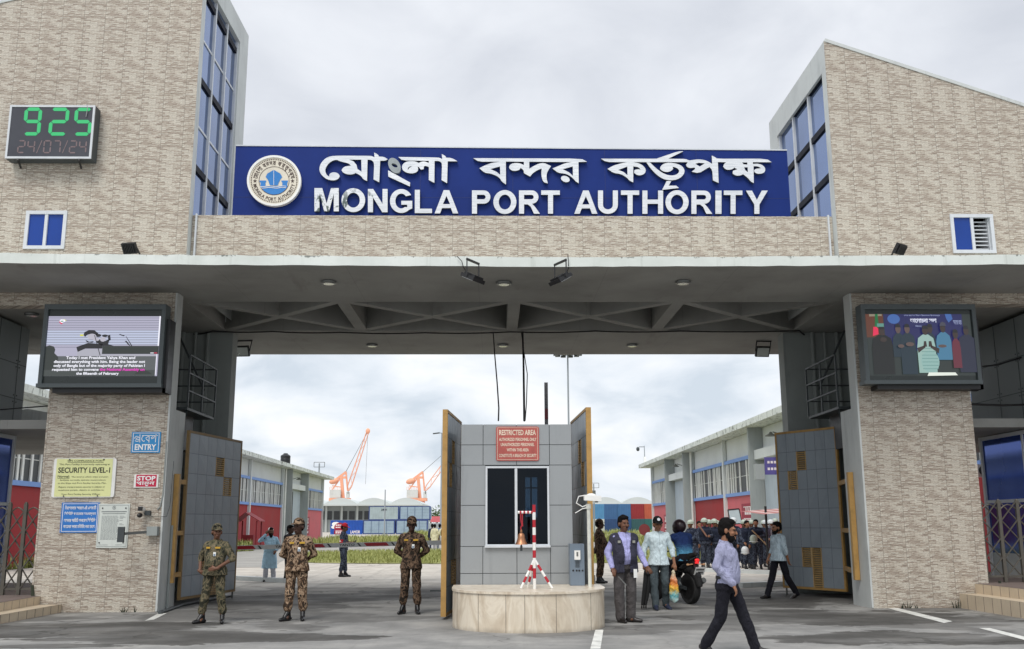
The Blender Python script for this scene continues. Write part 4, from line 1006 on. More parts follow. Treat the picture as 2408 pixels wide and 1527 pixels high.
poly('dark_shape', [[(.27, .48), (.37, .55), (.50, .53), (.50, .455), (.35, .455), (.285, .40)], [(.325, .68), (.33, .73), (.37, .765), (.42, .76), (.455, .71), (.44, .68), (.40, .70), (.36, .69), (.34, .65)], ellipse(.455, .675, .028, .026, 14), ellipse(.515, .67, .026, .022, 14), [(.345, .60), (.38, .57), (.42, .58), (.41, .55), (.36, .56)], [(.44, .60), (.49, .62), (.52, .58), (.56, .62), (.55, .53), (.60, .50), (.50, .50), (.45, .55)], [(.54, .67), (.56, .69), (.57, .60), (.55, .58)], [(.64, .685), (.645, .70), (.69, .675), (.685, .66)], [(.70, .66), (.705, .66), (.765, .50), (.755, .50)], [(.695, .58), (.71, .585), (.75, .50), (.735, .505)]], EK)
poly('pale_patch', [ellipse(.40, .655, .04, .05, 16), ellipse(.44, .61, .03, .03, 14), ellipse(.50, .61, .025, .04, 14)], emit('screen light patch', (190, 188, 200), .8))
poly('thin_stand', [[(.42, .68), (.426, .68), (.49, .34), (.483, .34)]], EK)
poly('yellow_mark', [rect(.295, .325, .665, .69), [(.12, .935), (.14, .95), (.165, .925), (.15, .92)]], emit('screen yellow', (210, 210, 40), .9))
poly('white_mark', [[(.10, .92), (.115, .945), (.15, .94), (.155, .91), (.12, .88)], rect(.93, .96, .375, .387), rect(.99, 1, .5, 1), rect(.985, .99, .02, .36)], emit('screen white', (240, 240, 248), .95))
poly('red_mark', [[(.10, .915), (.103, .89), (.12, .86), (.135, .875), (.12, .885)], rect(.962, .99, .375, .387)], emit('screen red', (214, 40, 84), .9))
poly('green_mark', [ellipse(.125, .912, .015, .008, 12)], emit('screen green', (20, 130, 90), .8))
text('lettering', [('Today I met President Yahya Khan and', .19, .80, .265, .325), ('discussed everything with him. Being the leader not', .085, .89, .20, .26), ('only of Bangla but of the majority party of Pakistan I', .085, .89, .135, .195), ('requested him to convene', .075, .485, .07, .13), ('the fifteenth of February', .29, .665, .005, .065)], emit('screen white text', (236, 236, 246), .95), .028)
text('lettering', [('the National Assembly on', .495, .89, .07, .13)], emit('screen pink', (226, 60, 190), .9), .028)
r_, poly, text = screen('lit video screen on the plain pillar showing uniformed men before a blue banner', (2031, 719, 2302, 903), (2041, 738, 2290, 883), emit('screen night', (44, 52, 50), .8))
EBAN = emit('screen banner blue', (38, 40, 96), .7)
poly('banner', [[(.18, .40), (.175, 1), (.92, 1), (.93, .40)]], EBAN)
poly('curtain', [rect(.0, .17, .62, 1)], emit('screen brown', (104, 58, 40), .7))
poly('flag_pale', [[(.04, .96), (.16, .97), (.16, 1), (.04, 1)]], emit('screen beige', (150, 140, 120), .7))
poly('banner_motif', [ellipse(.27, .92, .06, .08, 16)], emit('screen banner pale', (70, 110, 180), .7)); poly('banner_motif', [[(.76, 1), (.82, 1), (.83, .92), (.79, .86), (.77, .92)]], emit('screen banner light', (70, 110, 180), .7))
poly('flag_green', [[(.085, .78), (.095, 1), (.12, 1), (.125, .78)]], emit('screen flag green', (20, 110, 60), .8))
poly('flag_red', [[(.06, .64), (.07, .79), (.10, .79), (.115, .76), (.115, .67)]], emit('screen flag red', (220, 40, 80), .9))
def figure(s, base, top, w_, body, head, hw=.026, hair=True):
    poly('figure_body', [[(s-w_, base), (s-w_*1.02, top-.34*(top-base)), (s-w_*.85, top-.06), (s-w_*.3, top), (s+w_*.3, top), (s+w_*.85, top-.06), (s+w_*1.02, top-.34*(top-base)), (s+w_, base)]], body)
    poly('figure_head', [ellipse(s, top+.065, hw, .075, 14)], head)
    if hair: poly('figure_hair', [[(s-hw, top+.09), (s-hw*.8, top+.135), (s, top+.15), (s+hw*.8, top+.135), (s+hw, top+.09)]], EK)
SK = emit('screen skin', (112, 92, 88), .55); SKD = emit('screen dark skin', (74, 60, 56), .5); UNI = emit('screen uniform', (40, 60, 74), .55)
figure(.145, .02, .66, .10, emit('screen black coat', (26, 28, 28), .7), SKD); poly('cap_teal', [rect(.105, .17, .79, .845)], emit('screen teal', (96, 150, 140), .75))
poly('clasped_hand', [ellipse(.155, .58, .032, .04, 14)], SKD)
figure(.30, .30, .69, .058, UNI, SK); figure(.385, .02, .69, .072, UNI, SK); figure(.60, .35, .69, .05, UNI, SKD)
figure(.94, .05, .66, .085, emit('screen dusk blue', (40, 44, 66), .7), SKD); figure(.835, .12, .60, .04, emit('screen maroon', (110, 44, 60), .7), SKD)
figure(.72, .25, .70, .07, emit('screen shirt blue', (80, 140, 176), .6), SKD); poly('cap_grey', [[(.69, .80), (.70, .85), (.72, .87), (.745, .85), (.755, .80)]], emit('screen cap', (70, 70, 84), .8))
figure(.55, .04, .66, .085, emit('screen white shirt', (164, 198, 190), .7), SKD, .03)
poly('belly', [ellipse(.575, .22, .085, .18, 20)], emit('screen white belly', (156, 196, 190), .7))
poly('shirt_stripe', [rect(.50, .65, .10+.055*k, .108+.055*k) for k in range(7)], emit('screen stripe teal', (96, 140, 136), .8))
poly('raised_hand', [[(.52, .46), (.53, .55), (.55, .55), (.555, .46)], [(.57, .46), (.575, .55), (.60, .55), (.605, .46)], [(.46, .44), (.47, .36), (.54, .45), (.53, .48)], [(.67, .43), (.66, .35), (.585, .45), (.60, .48)]], SKD)
poly('table_edge', [[(.535, -.01), (.55, .045), (.80, .045), (.82, .0)]], emit('screen white table', (226, 232, 222), .9))
poly('folded_hand', [ellipse(.395, .50, .04, .035, 14), ellipse(.31, .47, .03, .03, 12), ellipse(.70, .47, .04, .025, 12)], SK)
text('lettering', [(vis('আলোচনা সভা'), .415, .665, .85, .925)], emit('screen banner text', (226, 230, 248), .95), .02)
text('lettering', [(vis('শেখ রাসেল দিবস উদযাপন উপলক্ষে'), .36, .70, .95, .985), (vis('বিষয়'), .46, .52, .775, .81), (vis('সকলের তরে'), .82, .90, .82, .90)], emit('screen banner dim text', (150, 160, 196), .8), .02)
# ---------------------------------------------------------------- lamps on the canopy
LENS = paint('frosted lamp lens', (224, 226, 222), 0.25, 0.05, 4, metal=0.6)
def downlight(px, z, label):
    p = atZ(*px, z); r_ = thing('downlight', label, 'lamp', (p.x, p.y, z), 'round downlights in the canopy soffit')
    mb = MB(); mb.lathe([(.13, 0), (.15, -.015), (.145, -.05), (.115, -.06)], (p.x, p.y, z), 20); mb.build('lamp_ring', STEEL, r_)
    mb = MB(); mb.lathe([(.0001, -.064), (.10, -.063), (.114, -.055)], (p.x, p.y, z), 20); mb.build('lens', LENS, r_)
downlight((773, 661), ZS, 'round downlight in the front soffit over the name board emblem side')
downlight((1185, 663), ZS, 'round downlight in the front soffit between the two hanging floodlights')
downlight((1606, 661), ZS, 'round downlight in the front soffit towards the plain pillar')
downlight((875, 810), ZS, 'round downlight in the rear soffit nearest the floodlight above the yellow-notice side')
downlight((1183, 810), ZS, 'round downlight in the rear soffit beside the hanging cables')
downlight((1487, 810), ZS, 'round downlight in the rear soffit right of the booth cables')
downlight((75, 737), atY(50, 719, YP).z+.05, 'round downlight in the passage ceiling behind the lit caption screen')
def floodlight(p, d, label, post=.28, base=None, sc_=1.0, wallz=None):
    """p = lamp centre, d = the way it shines; base = point the bracket is fixed to"""
    p = Vector(p); d = Vector(d).normalized(); x = d.cross(Vector((0,0,1))).normalized(); y = x.cross(d)
    r_ = thing('floodlight', label, 'lamp', base or p, 'flat floodlights on the gate canopy')
    mb = MB(); mb.obox(p, x*.21*sc_, y*.16*sc_, d*.035)
    for k in range(-3, 4): mb.obox(p-d*.05+x*(.05*k*sc_), x*.008, y*.13*sc_, d*.02)
    mb.build('lamp_body', BLACK, r_)
    mb = MB(); mb.obox(p+d*.037, x*.18*sc_, y*.13*sc_, d*.003); mb.build('lens', LENS, r_)
    b = Vector(base); mb = MB(); q = .22*sc_
    for s in (-1, 1): mb.bar(p+x*q*s, Vector((b.x+x.x*q*s, b.y+x.y*q*s, b.z)), .02, .035)
    mb.bar(b+x*q-Vector((0,0,.02)), b-x*q-Vector((0,0,.02)), .04, .03)
    mb.build('bracket', BLACK, r_)
for px, d, lab in (((1112, 655), (-.42, .25, -1), 'black floodlight hanging from the front soffit left of the central downlight'), ((1318, 657), (.55, .28, -1), 'black floodlight hanging from the front soffit right of the central downlight')):
    p = atZ(*px, ZS-.33); floodlight(p, d, lab, base=(p.x, p.y, ZS-.003), sc_=.9)
for px, d, lab in (((570, 826), (-.1, -1, -.6), 'white-lensed floodlight under the rear soffit beside the yellow-notice column'), ((1793, 827), (.1, -1, -.6), 'white-lensed floodlight under the rear soffit beside the plain column')):
    p = atZ(*px, ZS-.28); floodlight(p, d, lab, base=(p.x+.05, p.y, ZS-.003), sc_=.85)
for px, d, lab in (((305, 584), (.15, .8, .6), 'small black floodlight standing on the canopy below the digital clock tower'), ((2116, 586), (-.5, .7, .6), 'small black floodlight standing on the canopy near the open tower window')):
    p = atY(*px, 19.2); floodlight(p, d, lab, base=(p.x, YP-.03, p.z-.12), sc_=.7)
# ---------------------------------------------------------------- cables
def cable(label, pts, r_=.012, name='cable'):
    mb = MB(); mb.tube(pts, r_, 6); return tag(mb.build(name, WIRE, smooth=True), label, 'cable')
P = [atZ(x, y, ZS-.03) for x, y in ((452, 786), (500, 779), (640, 780), (800, 782), (1000, 783), (1200, 781), (1400, 779), (1600, 779), (1880, 778), (1898, 790))]
pts = []
for a, b in zip(P[:-1], P[1:]):
    for k in range(5): t = k/5; q = a.lerp(b, t); q.z -= .05*math.sin(math.pi*t)*.5; pts.append(q)
cable('black cable sagging along the joint between the coffers and rear soffit', pts+[P[-1]], .018)
BY = 17.35
def hang(px, z0, label, r_=.014, yb=None):
    a = atZ(*px[0], ZS-.02); b = atY(*px[-1], BY+.8); pts = [a]
    for q in px[1:-1]: t = (q[1]-px[0][1])/(px[-1][1]-px[0][1]); pts.append(atY(*q, a.y*(1-t)+b.y*t))
    b.z = 3.46; cable(label, pts+[b], r_)
hang([(1160, 783), (1163, 830), (1169, 900), (1173, 960), (1172, 998)], 0, 'thin black cable hanging to the booth roof left of the pair')
hang([(1229, 783), (1231, 850), (1232, 920), (1233, 998)], 0, 'thick black cable hanging straight to the booth roof', .022)
hang([(1226, 783), (1231, 820), (1240, 880), (1238, 950), (1235, 998)], 0, 'thin slack cable twisted beside the thick one above the booth', .010)
cable('thin wire across the passage opening beside the yellow-notice pillar', [(-12, 20.6, 4.05), (-10.5, 20.6, 3.93), (-8.75, 19.9, 3.96)], .014)
cable('black cable slung across the panel wall of the plain pillar side', [(9.6, 20.2, 4.72), (10.6, 20.4, 4.85), (12.4, 20.6, 5.4)], .02)
cable('dark cable with loose loop under the panel wall of the plain pillar side', [(9.6, 20.0, 3.98), (10.5, 20.2, 3.97), (11.1, 20.3, 4.0), (11.6, 20.4, 4.0)], .025)
cable('wire looping from the coffer edge down to the floodlight', [atY(1075, 604, 17.38)+Vector((0,-.03,0)), atY(1086, 616, 17.38)+Vector((0,-.04,0)), atZ(1090, 630, ZS-.03), atZ(1100, 642, ZS-.03)], .008)
cable('wire from the canopy edge down to the floodlight nearer the plain pillar', [atY(1335, 600, 17.38)+Vector((0,-.03,0)), atY(1336, 614, 17.38)+Vector((0,-.04,0)), atZ(1337, 632, ZS-.03), atZ(1330, 645, ZS-.04)], .008)
# ---------------------------------------------------------------- small fittings on the notice pillar
p = atY(334, 1196, YW-.12)
r_ = thing('security_camera', 'pair of small white and black cameras on the notice pillar', 'camera', (p.x, YW, p.z))
mb = MB(); mb.bar((p.x, YW-.2, p.z), (p.x, YW-.04, p.z-.02), .07, .07); mb.build('camera_body', PWHITE, r_)
mb = MB(); mb.box(p.x-.04, p.x+.04, YW-.23, YW-.2, p.z-.045, p.z+.03); mb.ell((p.x-.02, YW-.16, p.z-.13), (.05, .07, .045)); mb.build('camera_lens', BLACK, r_)
mb = MB(); mb.box(p.x+.04, p.x+.14, YW-.08, YW, p.z-.13, p.z-.04); mb.tube([(p.x+.02, YW-.08, p.z-.08), (p.x+.2, YW-.05, p.z-.16), (p.x+.45, YW-.04, p.z-.15), (p.x+.5, YW-.04, p.z+.05), (p.x+.52, YW-.04, p.z+.9)], .006, 5); mb.build('camera_bracket', DARKG, r_)
a, b = atY(285, 1256, YW-.5), atY(355, 1251, YW-.06)
r_ = thing('arm_lamp', 'dark flat lamp on a long arm reaching across the white notice board', 'lamp', (b.x, YW, b.z))
mb = MB(); mb.bar(a, b, .03, .05); mb.build('arm', STEEL, r_)
mb = MB(); mb.box(a.x-.06, a.x+.06, a.y-.03, a.y+.02, a.z-.15, a.z+.13); mb.build('lamp_head', DARKG, r_)
mb = MB(); mb.box(b.x-.06, b.x+.14, YW-.14, YW, b.z-.07, b.z+.10); mb.build('junction_box', GREYW, r_)
mb = MB(); x = XLi-.0; pts = [(-6.36, YP-.04, 3.2), (-6.36, YP-.04, 2.2), (-6.40, YP-.04, 1.95), (-6.45, YP-.04, 1.9)]
mb.tube(pts, .012, 6); tag(mb.build('conduit', GREYW, smooth=True), 'thin pale conduit running down the inner edge of the notice pillar', 'pipe')
mb = MB(); mb.tube([(XLi+.03, YP+.45, .02), (XLi+.03, YP+.45, 1.15), (XLi+.03, YP+.45, 1.6)], .025, 8); tag(mb.build('ground_pipe', GREYW, smooth=True), 'grey pipe rising from the ground on the white return of the notice pillar', 'pipe')
mb = MB(); mb.tube([atZ(375, 1441, .03), atZ(430, 1422, .03), atZ(480, 1413, .03), atZ(545, 1400, .03)], .03, 8); tag(mb.build('hose', DARKG, smooth=True), 'dark hose lying on the ground along the foot of the grey gate leaf', 'hose')
# weeds and black growth at the foot of the pillars
WEED = paint('dark weed', (52, 58, 44), 0.8, 0.3, 5)
def weed(px, h, n, label, stem=False):
    p = atZ(*px, 0.0); p.y = YP-.06; r2 = random.Random(px[0]); mb = MB()
    for _ in range(n):
        a = p.x+r2.uniform(-.18, .18); l = h*r2.uniform(.35, 1); dx = r2.uniform(-.07, .07); dy = -r2.uniform(.0, .06)
        mb.add([(a-.012, p.y, 0), (a+.012, p.y, 0), (a+dx*.5+.008, p.y+dy*.5, l*.6), (a+dx, p.y+dy, l)], [(0,1,2), (0,2,3)])
    if stem: mb.tube([(p.x, p.y+.02, 0), (p.x+.01, p.y+.02, .25), (p.x-.03, p.y+.03, .5)], [.05, .035, .025], 6)
    tag(mb.build('weed', WEED), label, 'plant')
weed((160, 1425), .2, 16, 'dark weed with a black stem at the step end of the notice pillar', True)
weed((297, 1440), .15, 8, 'small dark weed at the middle foot of the notice pillar')
weed((2220, 1407), .22, 18, 'dark weed with a black stem at the foot of the plain pillar near the step', True)
weed((2160, 1412), .22, 12, 'dark weed tuft at the foot of the plain pillar away from the step')
weed((2085, 1420), .15, 10, 'small weed tuft near the painted corner of the plain pillar')
# ---------------------------------------------------------------- swinging gate leaves
CORE = paint('panel gap grey', (98, 106, 112), 0.6, 0.1, 2)
LOUVM = paint('dull tan louvre', (186, 156, 108), 0.6, 0.15, 4, dirt=0.3)
YELD = paint('rusty ochre steel', (132, 108, 70), 0.6, 0.2, 5, dirt=0.5)
LEAFG = paint('slate grey sheet panel', (142, 152, 160), 0.42, 0.08, 1.2, dirt=0.3, metal=0.0)
def gate_leaf(label, a, b, zb, zt, nv, louvres, yel_post=None):
    """leaf standing on the plan line a-b (hinge at a), skin on the side nv"""
    a, b = Vector((a[0], a[1], 0)), Vector((b[0], b[1], 0)); u = (b-a); W = u.length; u.normalize(); nv = Vector((*nv, 0)); n = (nv-u*nv.dot(u)).normalized()
    r_ = thing('gate_leaf', label, 'gate', (a.x, a.y, zb)); H_ = zt-zb; nc, nr_ = 6, 8; t = .03 if yel_post else .045
    P = lambda s, z, d=0.0: a+u*s+n*d+Vector((0, 0, z))
    mb = MB(); f = .05
    for s0, s1, z0, z1 in ((0, f, zb, zt), (W-f, W, zb, zt), (f, W-f, zb, zb+f), (f, W-f, zt-f, zt)):
        mb.obox(P((s0+s1)/2, (z0+z1)/2), u*(s1-s0)/2, n*t, Vector((0, 0, (z1-z0)/2)))
    mb.build('frame', YELD if yel_post and a.x < 0 else YEL, r_)
    cw, ch = (W-2*f)/nc, (H_-2*f)/nr_; mb = MB(); rr = random.Random(int(a.x*100))
    for i in range(nc):
        for j in range(nr_):
            if (i, j) in louvres: continue
            s0, z1 = f+cw*i+.004, zt-f-ch*j-.004; s1, z0 = s0+cw-.008, z1-ch+.008; d = t*.75
            # pillowed sheet, a little different each time
            k = .005+rr.uniform(-.003, .005); sm, zm = (s0+s1)/2+rr.uniform(-.1, .1)*cw, (z0+z1)/2+rr.uniform(-.15, .15)*ch
            vs = [P(s0, z0, d), P(s1, z0, d), P(s1, z1, d), P(s0, z1, d), P(sm, zm, d+k)]
            mb.add(vs, [(0,1,4), (1,2,4), (2,3,4), (3,0,4)])
            vs = [P(s0, z0, -d), P(s1, z0, -d), P(s1, z1, -d), P(s0, z1, -d)]; mb.add(vs, [(3,2,1,0)])
    mb.build('sheet_panel', LEAFG, r_)
    mb = MB(); mb.obox(P(W/2, (zb+zt)/2), u*(W/2-f), n*.02, Vector((0, 0, H_/2-f)))
    core = [(i, j) for i in range(nc) for j in range(nr_)]
    mb = MB()
    for i, j in core:
        if (i, j) in louvres: continue
        s0, z1 = f+cw*i, zt-f-ch*j; mb.obox(P(s0+cw/2, z1-ch/2), u*cw/2, n*t*.5, Vector((0, 0, ch/2)))
    mb.build('core_sheet', CORE, r_)
    for (i, j) in louvres:
        s0, z1 = f+cw*i, zt-f-ch*j; mb = MB()
        mb.obox(P(s0+.012, z1-ch/2), u*.012, n*t*.9, Vector((0, 0, ch/2))); mb.obox(P(s0+cw-.012, z1-ch/2), u*.012, n*t*.9, Vector((0, 0, ch/2)))
        for k in range(9):
            z = z1-ch*(k+.5)/9; mb.obox(P(s0+cw/2, z), u*(cw/2-.024), n*t*.8+Vector((0, 0, -.012)), Vector((0, 0, .006))+n*.003)
        mb.build('louvre', LOUVM, r_)
    mb = MB(); mb.obox(P(W-.08, zb/2), u*.015, n*.015, Vector((0, 0, zb/2+.02))); mb.build('drop_bolt', STEEL, r_)
    if yel_post:
        px, py, z0, z1 = yel_post; mb = MB(); mb.box(px-.05, px+.05, py-.05, py+.05, z0, z1); mb.build('hinge_post', YEL, r_)
        for z in (z0+.15, (z0+z1)/2-.1, z1-.15):
            mb = MB(); mb.bar((px, py, z), P(.03, z), .05, .09); mb.build('hinge', YEL, r_)
    return r_
LOUV = [(2, 1), (1, 2), (2, 6), (3, 6), (3, 7)]
ZB = .15
def leaf_px(near, far, topn):
    a, b = atZ(*near, ZB), atZ(*far, ZB); return a, b, atY(*topn, a.y).z
a, b, zt = leaf_px((418.6, 1412), (550, 1391), (442, 1012))
gate_leaf('grey panelled gate leaf with ochre louvres standing open by the notice pillar', (a.x, a.y), (b.x, b.y), ZB, zt, (1, -.25), [(3, 1), (4, 2), (3, 6), (2, 6), (3, 7)], (XLi+.06, YP+.5, .5, 2.6))
a2, b2, zt2 = leaf_px((1993, 1392), (1846, 1371), (1966, 1003.5)); b2 = atY(1843, 1375, 23.45); b = b if b.y < 23.5 else atY(552, 1392, 23.45)
gate_leaf('grey panelled gate leaf with ochre louvres standing open by the plain pillar', (a2.x, a2.y), (b2.x, b2.y), ZB, zt2, (-1, -.25), [(3, 1), (4, 2), (3, 6), (2, 6), (2, 7)], (XRi-.06, YP+.5, .5, 2.6))
ztc = (zt+zt2)/2
nl = atZ(1047, 963, ztc); fl = atZ(1081, 993, ztc); nr = atZ(1383.5, 958, ztc); fr = atZ(1346, 993, ztc)
gate_leaf('narrow gate leaf with ochre edge folded along the booth side facing the lowered barrier', (nl.x, nl.y), (fl.x, fl.y), .05, ztc, (1, 0), LOUV)
gate_leaf('narrow gate leaf with ochre edge folded along the booth side by the camera pole', (nr.x, nr.y), (fr.x, fr.y), .05, ztc, (-1, 0), LOUV)
for px, lab in (((1048, 1385), 'short grey steel stop post at the foot of the barrier-side booth gate leaf'), ((1398, 1362), 'short grey steel stop post behind the camera pole by the booth')):
    p = atZ(px[0], 1440 if px[0] < 1200 else 1418, 0.0); r_ = thing('stop_post', lab, 'post', (p.x-.03, p.y+.1, 0))
    mb = MB(); mb.box(p.x-.07, p.x+.03, p.y+.06, p.y+.18, 0, .55); mb.build('post', GREYW, r_)
    mb = MB(); mb.bar((p.x-.3, p.y+.1, .38), (p.x-.05, p.y+.1, .38), .03, .03); mb.build('latch', DARKG, r_)
# ---------------------------------------------------------------- guard booth
ZP = lambda x, y: (997.0+x*.382, 921.8+y*.382)
bx = lambda z: atY(*ZP(z, 700), BY).x
bz = lambda z: atY(*ZP(570, z), BY).z
ACP = paint('grey aluminium cladding', (150, 154, 156), 0.38, 0.05, 0.9, dirt=0.22)
booth = thing('guard_booth', 'grey panel-clad guard booth with a wide dark window in the middle of the gate', 'booth', ((bx(225)+bx(915))/2, BY, 0))
XS = [bx(226), bx(363), bx(571), bx(776), bx(914)]; ZTOP = bz(199)
ZR = [ZTOP, bz(326), bz(451), bz(698), bz(951), bz(1117), 0.0]
BD = 2.0; WX0, WX1, WZ0, WZ1 = bx(378), bx(772), bz(951), bz(458)
mb = MB(); g = .005
def panel(x0, x1, z0, z1, y=BY): mb.box(x0+g, x1-g, y, y+.03, z0+g, z1-g)
for j in range(6):
    z1, z0 = ZR[j], ZR[j+1]
    if j in (0,): cols_ = XS
    elif j == 1: cols_ = XS
    elif j in (2, 3): cols_ = None
    else: cols_ = XS
    if cols_:
        for i in range(4): panel(cols_[i], cols_[i+1], z0, z1)
    else:
        panel(XS[0], WX0, z0, z1); panel(WX1, XS[4], z0, z1)
for s, X in ((1, XS[0]), (-1, XS[4])):
    for j in range(6):
        for k in range(2): y0 = BY+.03+k*(BD-.03)/2; mb.box(X, X+.03*s, y0+g, y0+(BD-.03)/2-g, ZR[j+1]+g, ZR[j]-g)
mb.build('cladding', ACP, booth)
mb = MB(); t_ = .06
for a, b, c, d in ((XS[0]+.031, WX0, 0, ZTOP-.02), (WX1, XS[4]-.031, 0, ZTOP-.02), (WX0, WX1, 0, WZ0), (WX0, WX1, WZ1, ZTOP-.02)): mb.box(a, b, BY+.031, BY+.031+t_, c, d)
for X, s in ((XS[0]+.031, 1), (XS[4]-.031, -1)): mb.box(X, X+t_*s, BY+.1, BY+BD-.07, 0, ZTOP-.02)
# rear wall with its own window
q0, q1, p0, p1 = WX0+.75, WX1-.12, WZ0+.5, WZ1-.1
for a, b, c, d in ((XS[0]+.03, q0, 0, ZTOP-.02), (q1, XS[4]-.03, 0, ZTOP-.02), (q0, q1, 0, p0), (q0, q1, p1, ZTOP-.02)): mb.box(a, b, BY+BD-.06, BY+BD, c, d)
mb.box(XS[0]+.032, XS[4]-.032, BY+.032, BY+BD, ZTOP-.10, ZTOP-.012)
mb.build('inner_wall', DARKG, booth)
mb = MB(); f = .034
for a, b, c, d in ((WX0, WX1, WZ0, WZ0+f), (WX0, WX1, WZ1-f, WZ1), (WX0, WX0+f, WZ0+f, WZ1-f), (WX1-f, WX1, WZ0+f, WZ1-f)): mb.box(a, b, BY-.025, BY+.06, c, d)
xm = bx(567); mb.box(xm-.022, xm+.022, BY-.02, BY+.05, WZ0+f, WZ1-f)
mb.box(WX0-.01, WX1+.01, BY-.06, BY-.026, WZ0-.02, WZ0+.015)
wd = mb.build('window', ALU, booth)
TINT = tinted('dark tinted glass', (.20, .27, .34), -.2); SMOKE = tinted('smoked side glass', (.62, .70, .74), .1)
for x0, x1 in ((WX0+f, xm-.022), (xm+.022, WX1-f)): mb = MB(); mb.box(x0, x1, BY+.0, BY+.006, WZ0+f, WZ1-f); mb.build('pane', TINT, wd)
mb = MB()
for x in ((q0+q1)/2-.02,): mb.box(x, x+.03, BY+BD-.05, BY+BD-.01, p0, p1)
mb.box(q0, q1, BY+BD-.052, BY+BD-.012, p0+(p1-p0)*.72, p0+(p1-p0)*.75)
mb.build('rear_glazing_bar', DARKG, booth)
mb = MB(); mb.box(q0, q1, BY+BD-.034, BY+BD-.028, p0, p1); mb.build('rear_pane', SMOKE, booth)
# dim contents of the booth
mb = MB(); mb.box(WX0-.1, WX1-.1, BY+.5, BY+1.1, 0.9, WZ0+.1); mb.box(WX0+.2, WX0+.65, BY+.7, BY+.75, WZ0+.1, WZ0+.45); mb.box(WX1-.75, WX1-.3, BY+.7, BY+.76, WZ0+.1, WZ0+.5); mb.build('desk', paint('dark desk', (50, 46, 44), 0.6), booth)
# faded red warning sign
r_, f = sign('restricted_sign', 'faded red RESTRICTED AREA sign with cream lettering above the booth window', 'sign', (1166.5, 1003.5, 1267.5, 1084), BY, FADED, .02, .06)
mb = MB(); border(mb, f, .03, .008, .010)
for tx, a, b, c, d, bo in (('RESTRICTED AREA', .07, .93, .745, .905, .03), ('AUTHORIZED PERSONNEL ONLY', .07, .94, .575, .67, .025), ('UNAUTHORIZED PERSONNEL', .11, .89, .425, .52, .025), ('WITHIN THIS AREA', .25, .76, .27, .365, .025), ('CONSTITUTE A BREACH OF SECURITY', .07, .94, .105, .20, .025)): put_text(mb, tx, f, a, b, c, d, bo)
mb.build('lettering', CREAM, r_)
# curved marble planter wall in front
def marble():
    t = NT('cream marble slab'); P = t.geo(); p = t.xyz(P)
    v = t.noise(t.scale(P, (1.6, 1.6, 0.55)), 1.6, 6, 0.62, 1.6); w_ = t.noise(P, 5.0, 4, 0.6)
    c = t.ramp(v, [(0.35, s2l((196, 180, 158))), (0.48, s2l((216, 203, 182))), (0.55, s2l((228, 217, 198))), (0.7, s2l((206, 192, 170)))])
    wl = t.mapr(t.math('ADD', p[2], t.math('MULTIPLY', w_, .12)), .03, .14, 1.0, 0.0); c = t.mix(t.math('MULTIPLY', wl, .5), c, s2l((120, 112, 100)))
    return t.fin(c, 0.3, 0.0, 0.45)
MARB = marble()
L_, Rg, Fc = atZ(1063, 1474, 0), atZ(1417, 1466, 0), atZ(1240, 1490, 0)
ye = (L_.y+Rg.y)/2; PH = atY(1240, 1393, Fc.y).z; cxp = (L_.x+Rg.x)/2; rx = (Rg.x-L_.x)/2; ry = ye-Fc.y
pl = thing('planter_wall', 'curved cream marble wall in front of the guard booth', 'wall', (cxp, ye, 0))
def ring(k, dz=0): return [(cxp-rx*k*math.cos(math.pi*i/40), ye-ry*k*math.sin(math.pi*i/40)**.85) for i in range(41)]
o_, i_ = ring(1.0), ring(.86)
mb = MB(); mb.m = 0
n = 40
lowp = [(x, y) for x, y in o_]+[(cxp+rx, BY-.01), (cxp-rx, BY-.01)]
mb.flat([lowp], lambda u, v, d: (u, v, PH-.035+d), PH-.035)
mb.build('marble_facing', MARB, pl)
mb = MB(); mb.flat([[(cxp+(x-cxp)*1.012, ye+(y-ye)*1.02) for x, y in o_]+[(cxp+rx*1.012, BY-.012), (cxp-rx*1.012, BY-.012)]], lambda u, v, d: (u, v, PH+d), .034); mb.build('coping', MARB, pl)
mb = MB()
for k in (5, 11, 16, 19, 24, 31, 37):
    x, y = o_[k]; d = Vector((x-cxp, (y-ye)*(rx/ry)**1, 0)); d.normalize(); tn = Vector((-d.y, d.x, 0)); mb.obox((x, y, (PH-.035)/2), d*.003, tn*.004, (0, 0, PH/2-.02))
mb.build('slab_joint', paint('grey joint', (140, 130, 118), 0.8), pl)
# bell on a red and white tripod
REDP = paint('glossy red paint', (178, 30, 44), 0.4, 0.1, 4, dirt=0.2); COPPER = paint('old copper bell', (170, 120, 88), 0.38, 0.15, 8, metal=0.7)
TY = 16.15
tr = thing('bell_tripod', 'red and white striped tripod stand with a side arm on the marble wall', 'stand', (atY(1256, 1383, TY).x, TY, PH))
pz = lambda x, y: atY(*ZP(x, y), TY)
def banded(p0, p1, n, r_, first_red, name):
    """one striped bar: red and white bands on the same mesh"""
    p0, p1 = Vector(p0), Vector(p1); mb = MB()
    for k in range(n):
        mb.m = 0 if (k % 2 == 0) == first_red else 1; mb.tube([p0.lerp(p1, k/n), p0.lerp(p1, (k+1)/n)], r_, 12, caps=(k in (0, n-1)))
    mb.build(name, [REDP, PWHITE], tr, smooth=True)
tx = pz(677, 700).x; top = pz(677, 695).z; jn = pz(677, 1022).z
banded((tx, TY, top), (tx, TY, jn), 7, .027, True, 'pole'); banded((tx, TY, jn), (tx, TY, PH), 3, .026, False, 'pole')
for ex, dy in ((597, -.05), (640, .25), (789, -.05)):
    e_ = atY(*ZP(ex, 1203), TY+dy); banded((tx, TY, jn-.02), (e_.x, TY+dy, PH+.012), 5, .02, False, 'leg')
ar = pz(577, 742); banded((tx-.02, TY, ar.z), (ar.x, TY, ar.z), 8, .022, True, 'arm')
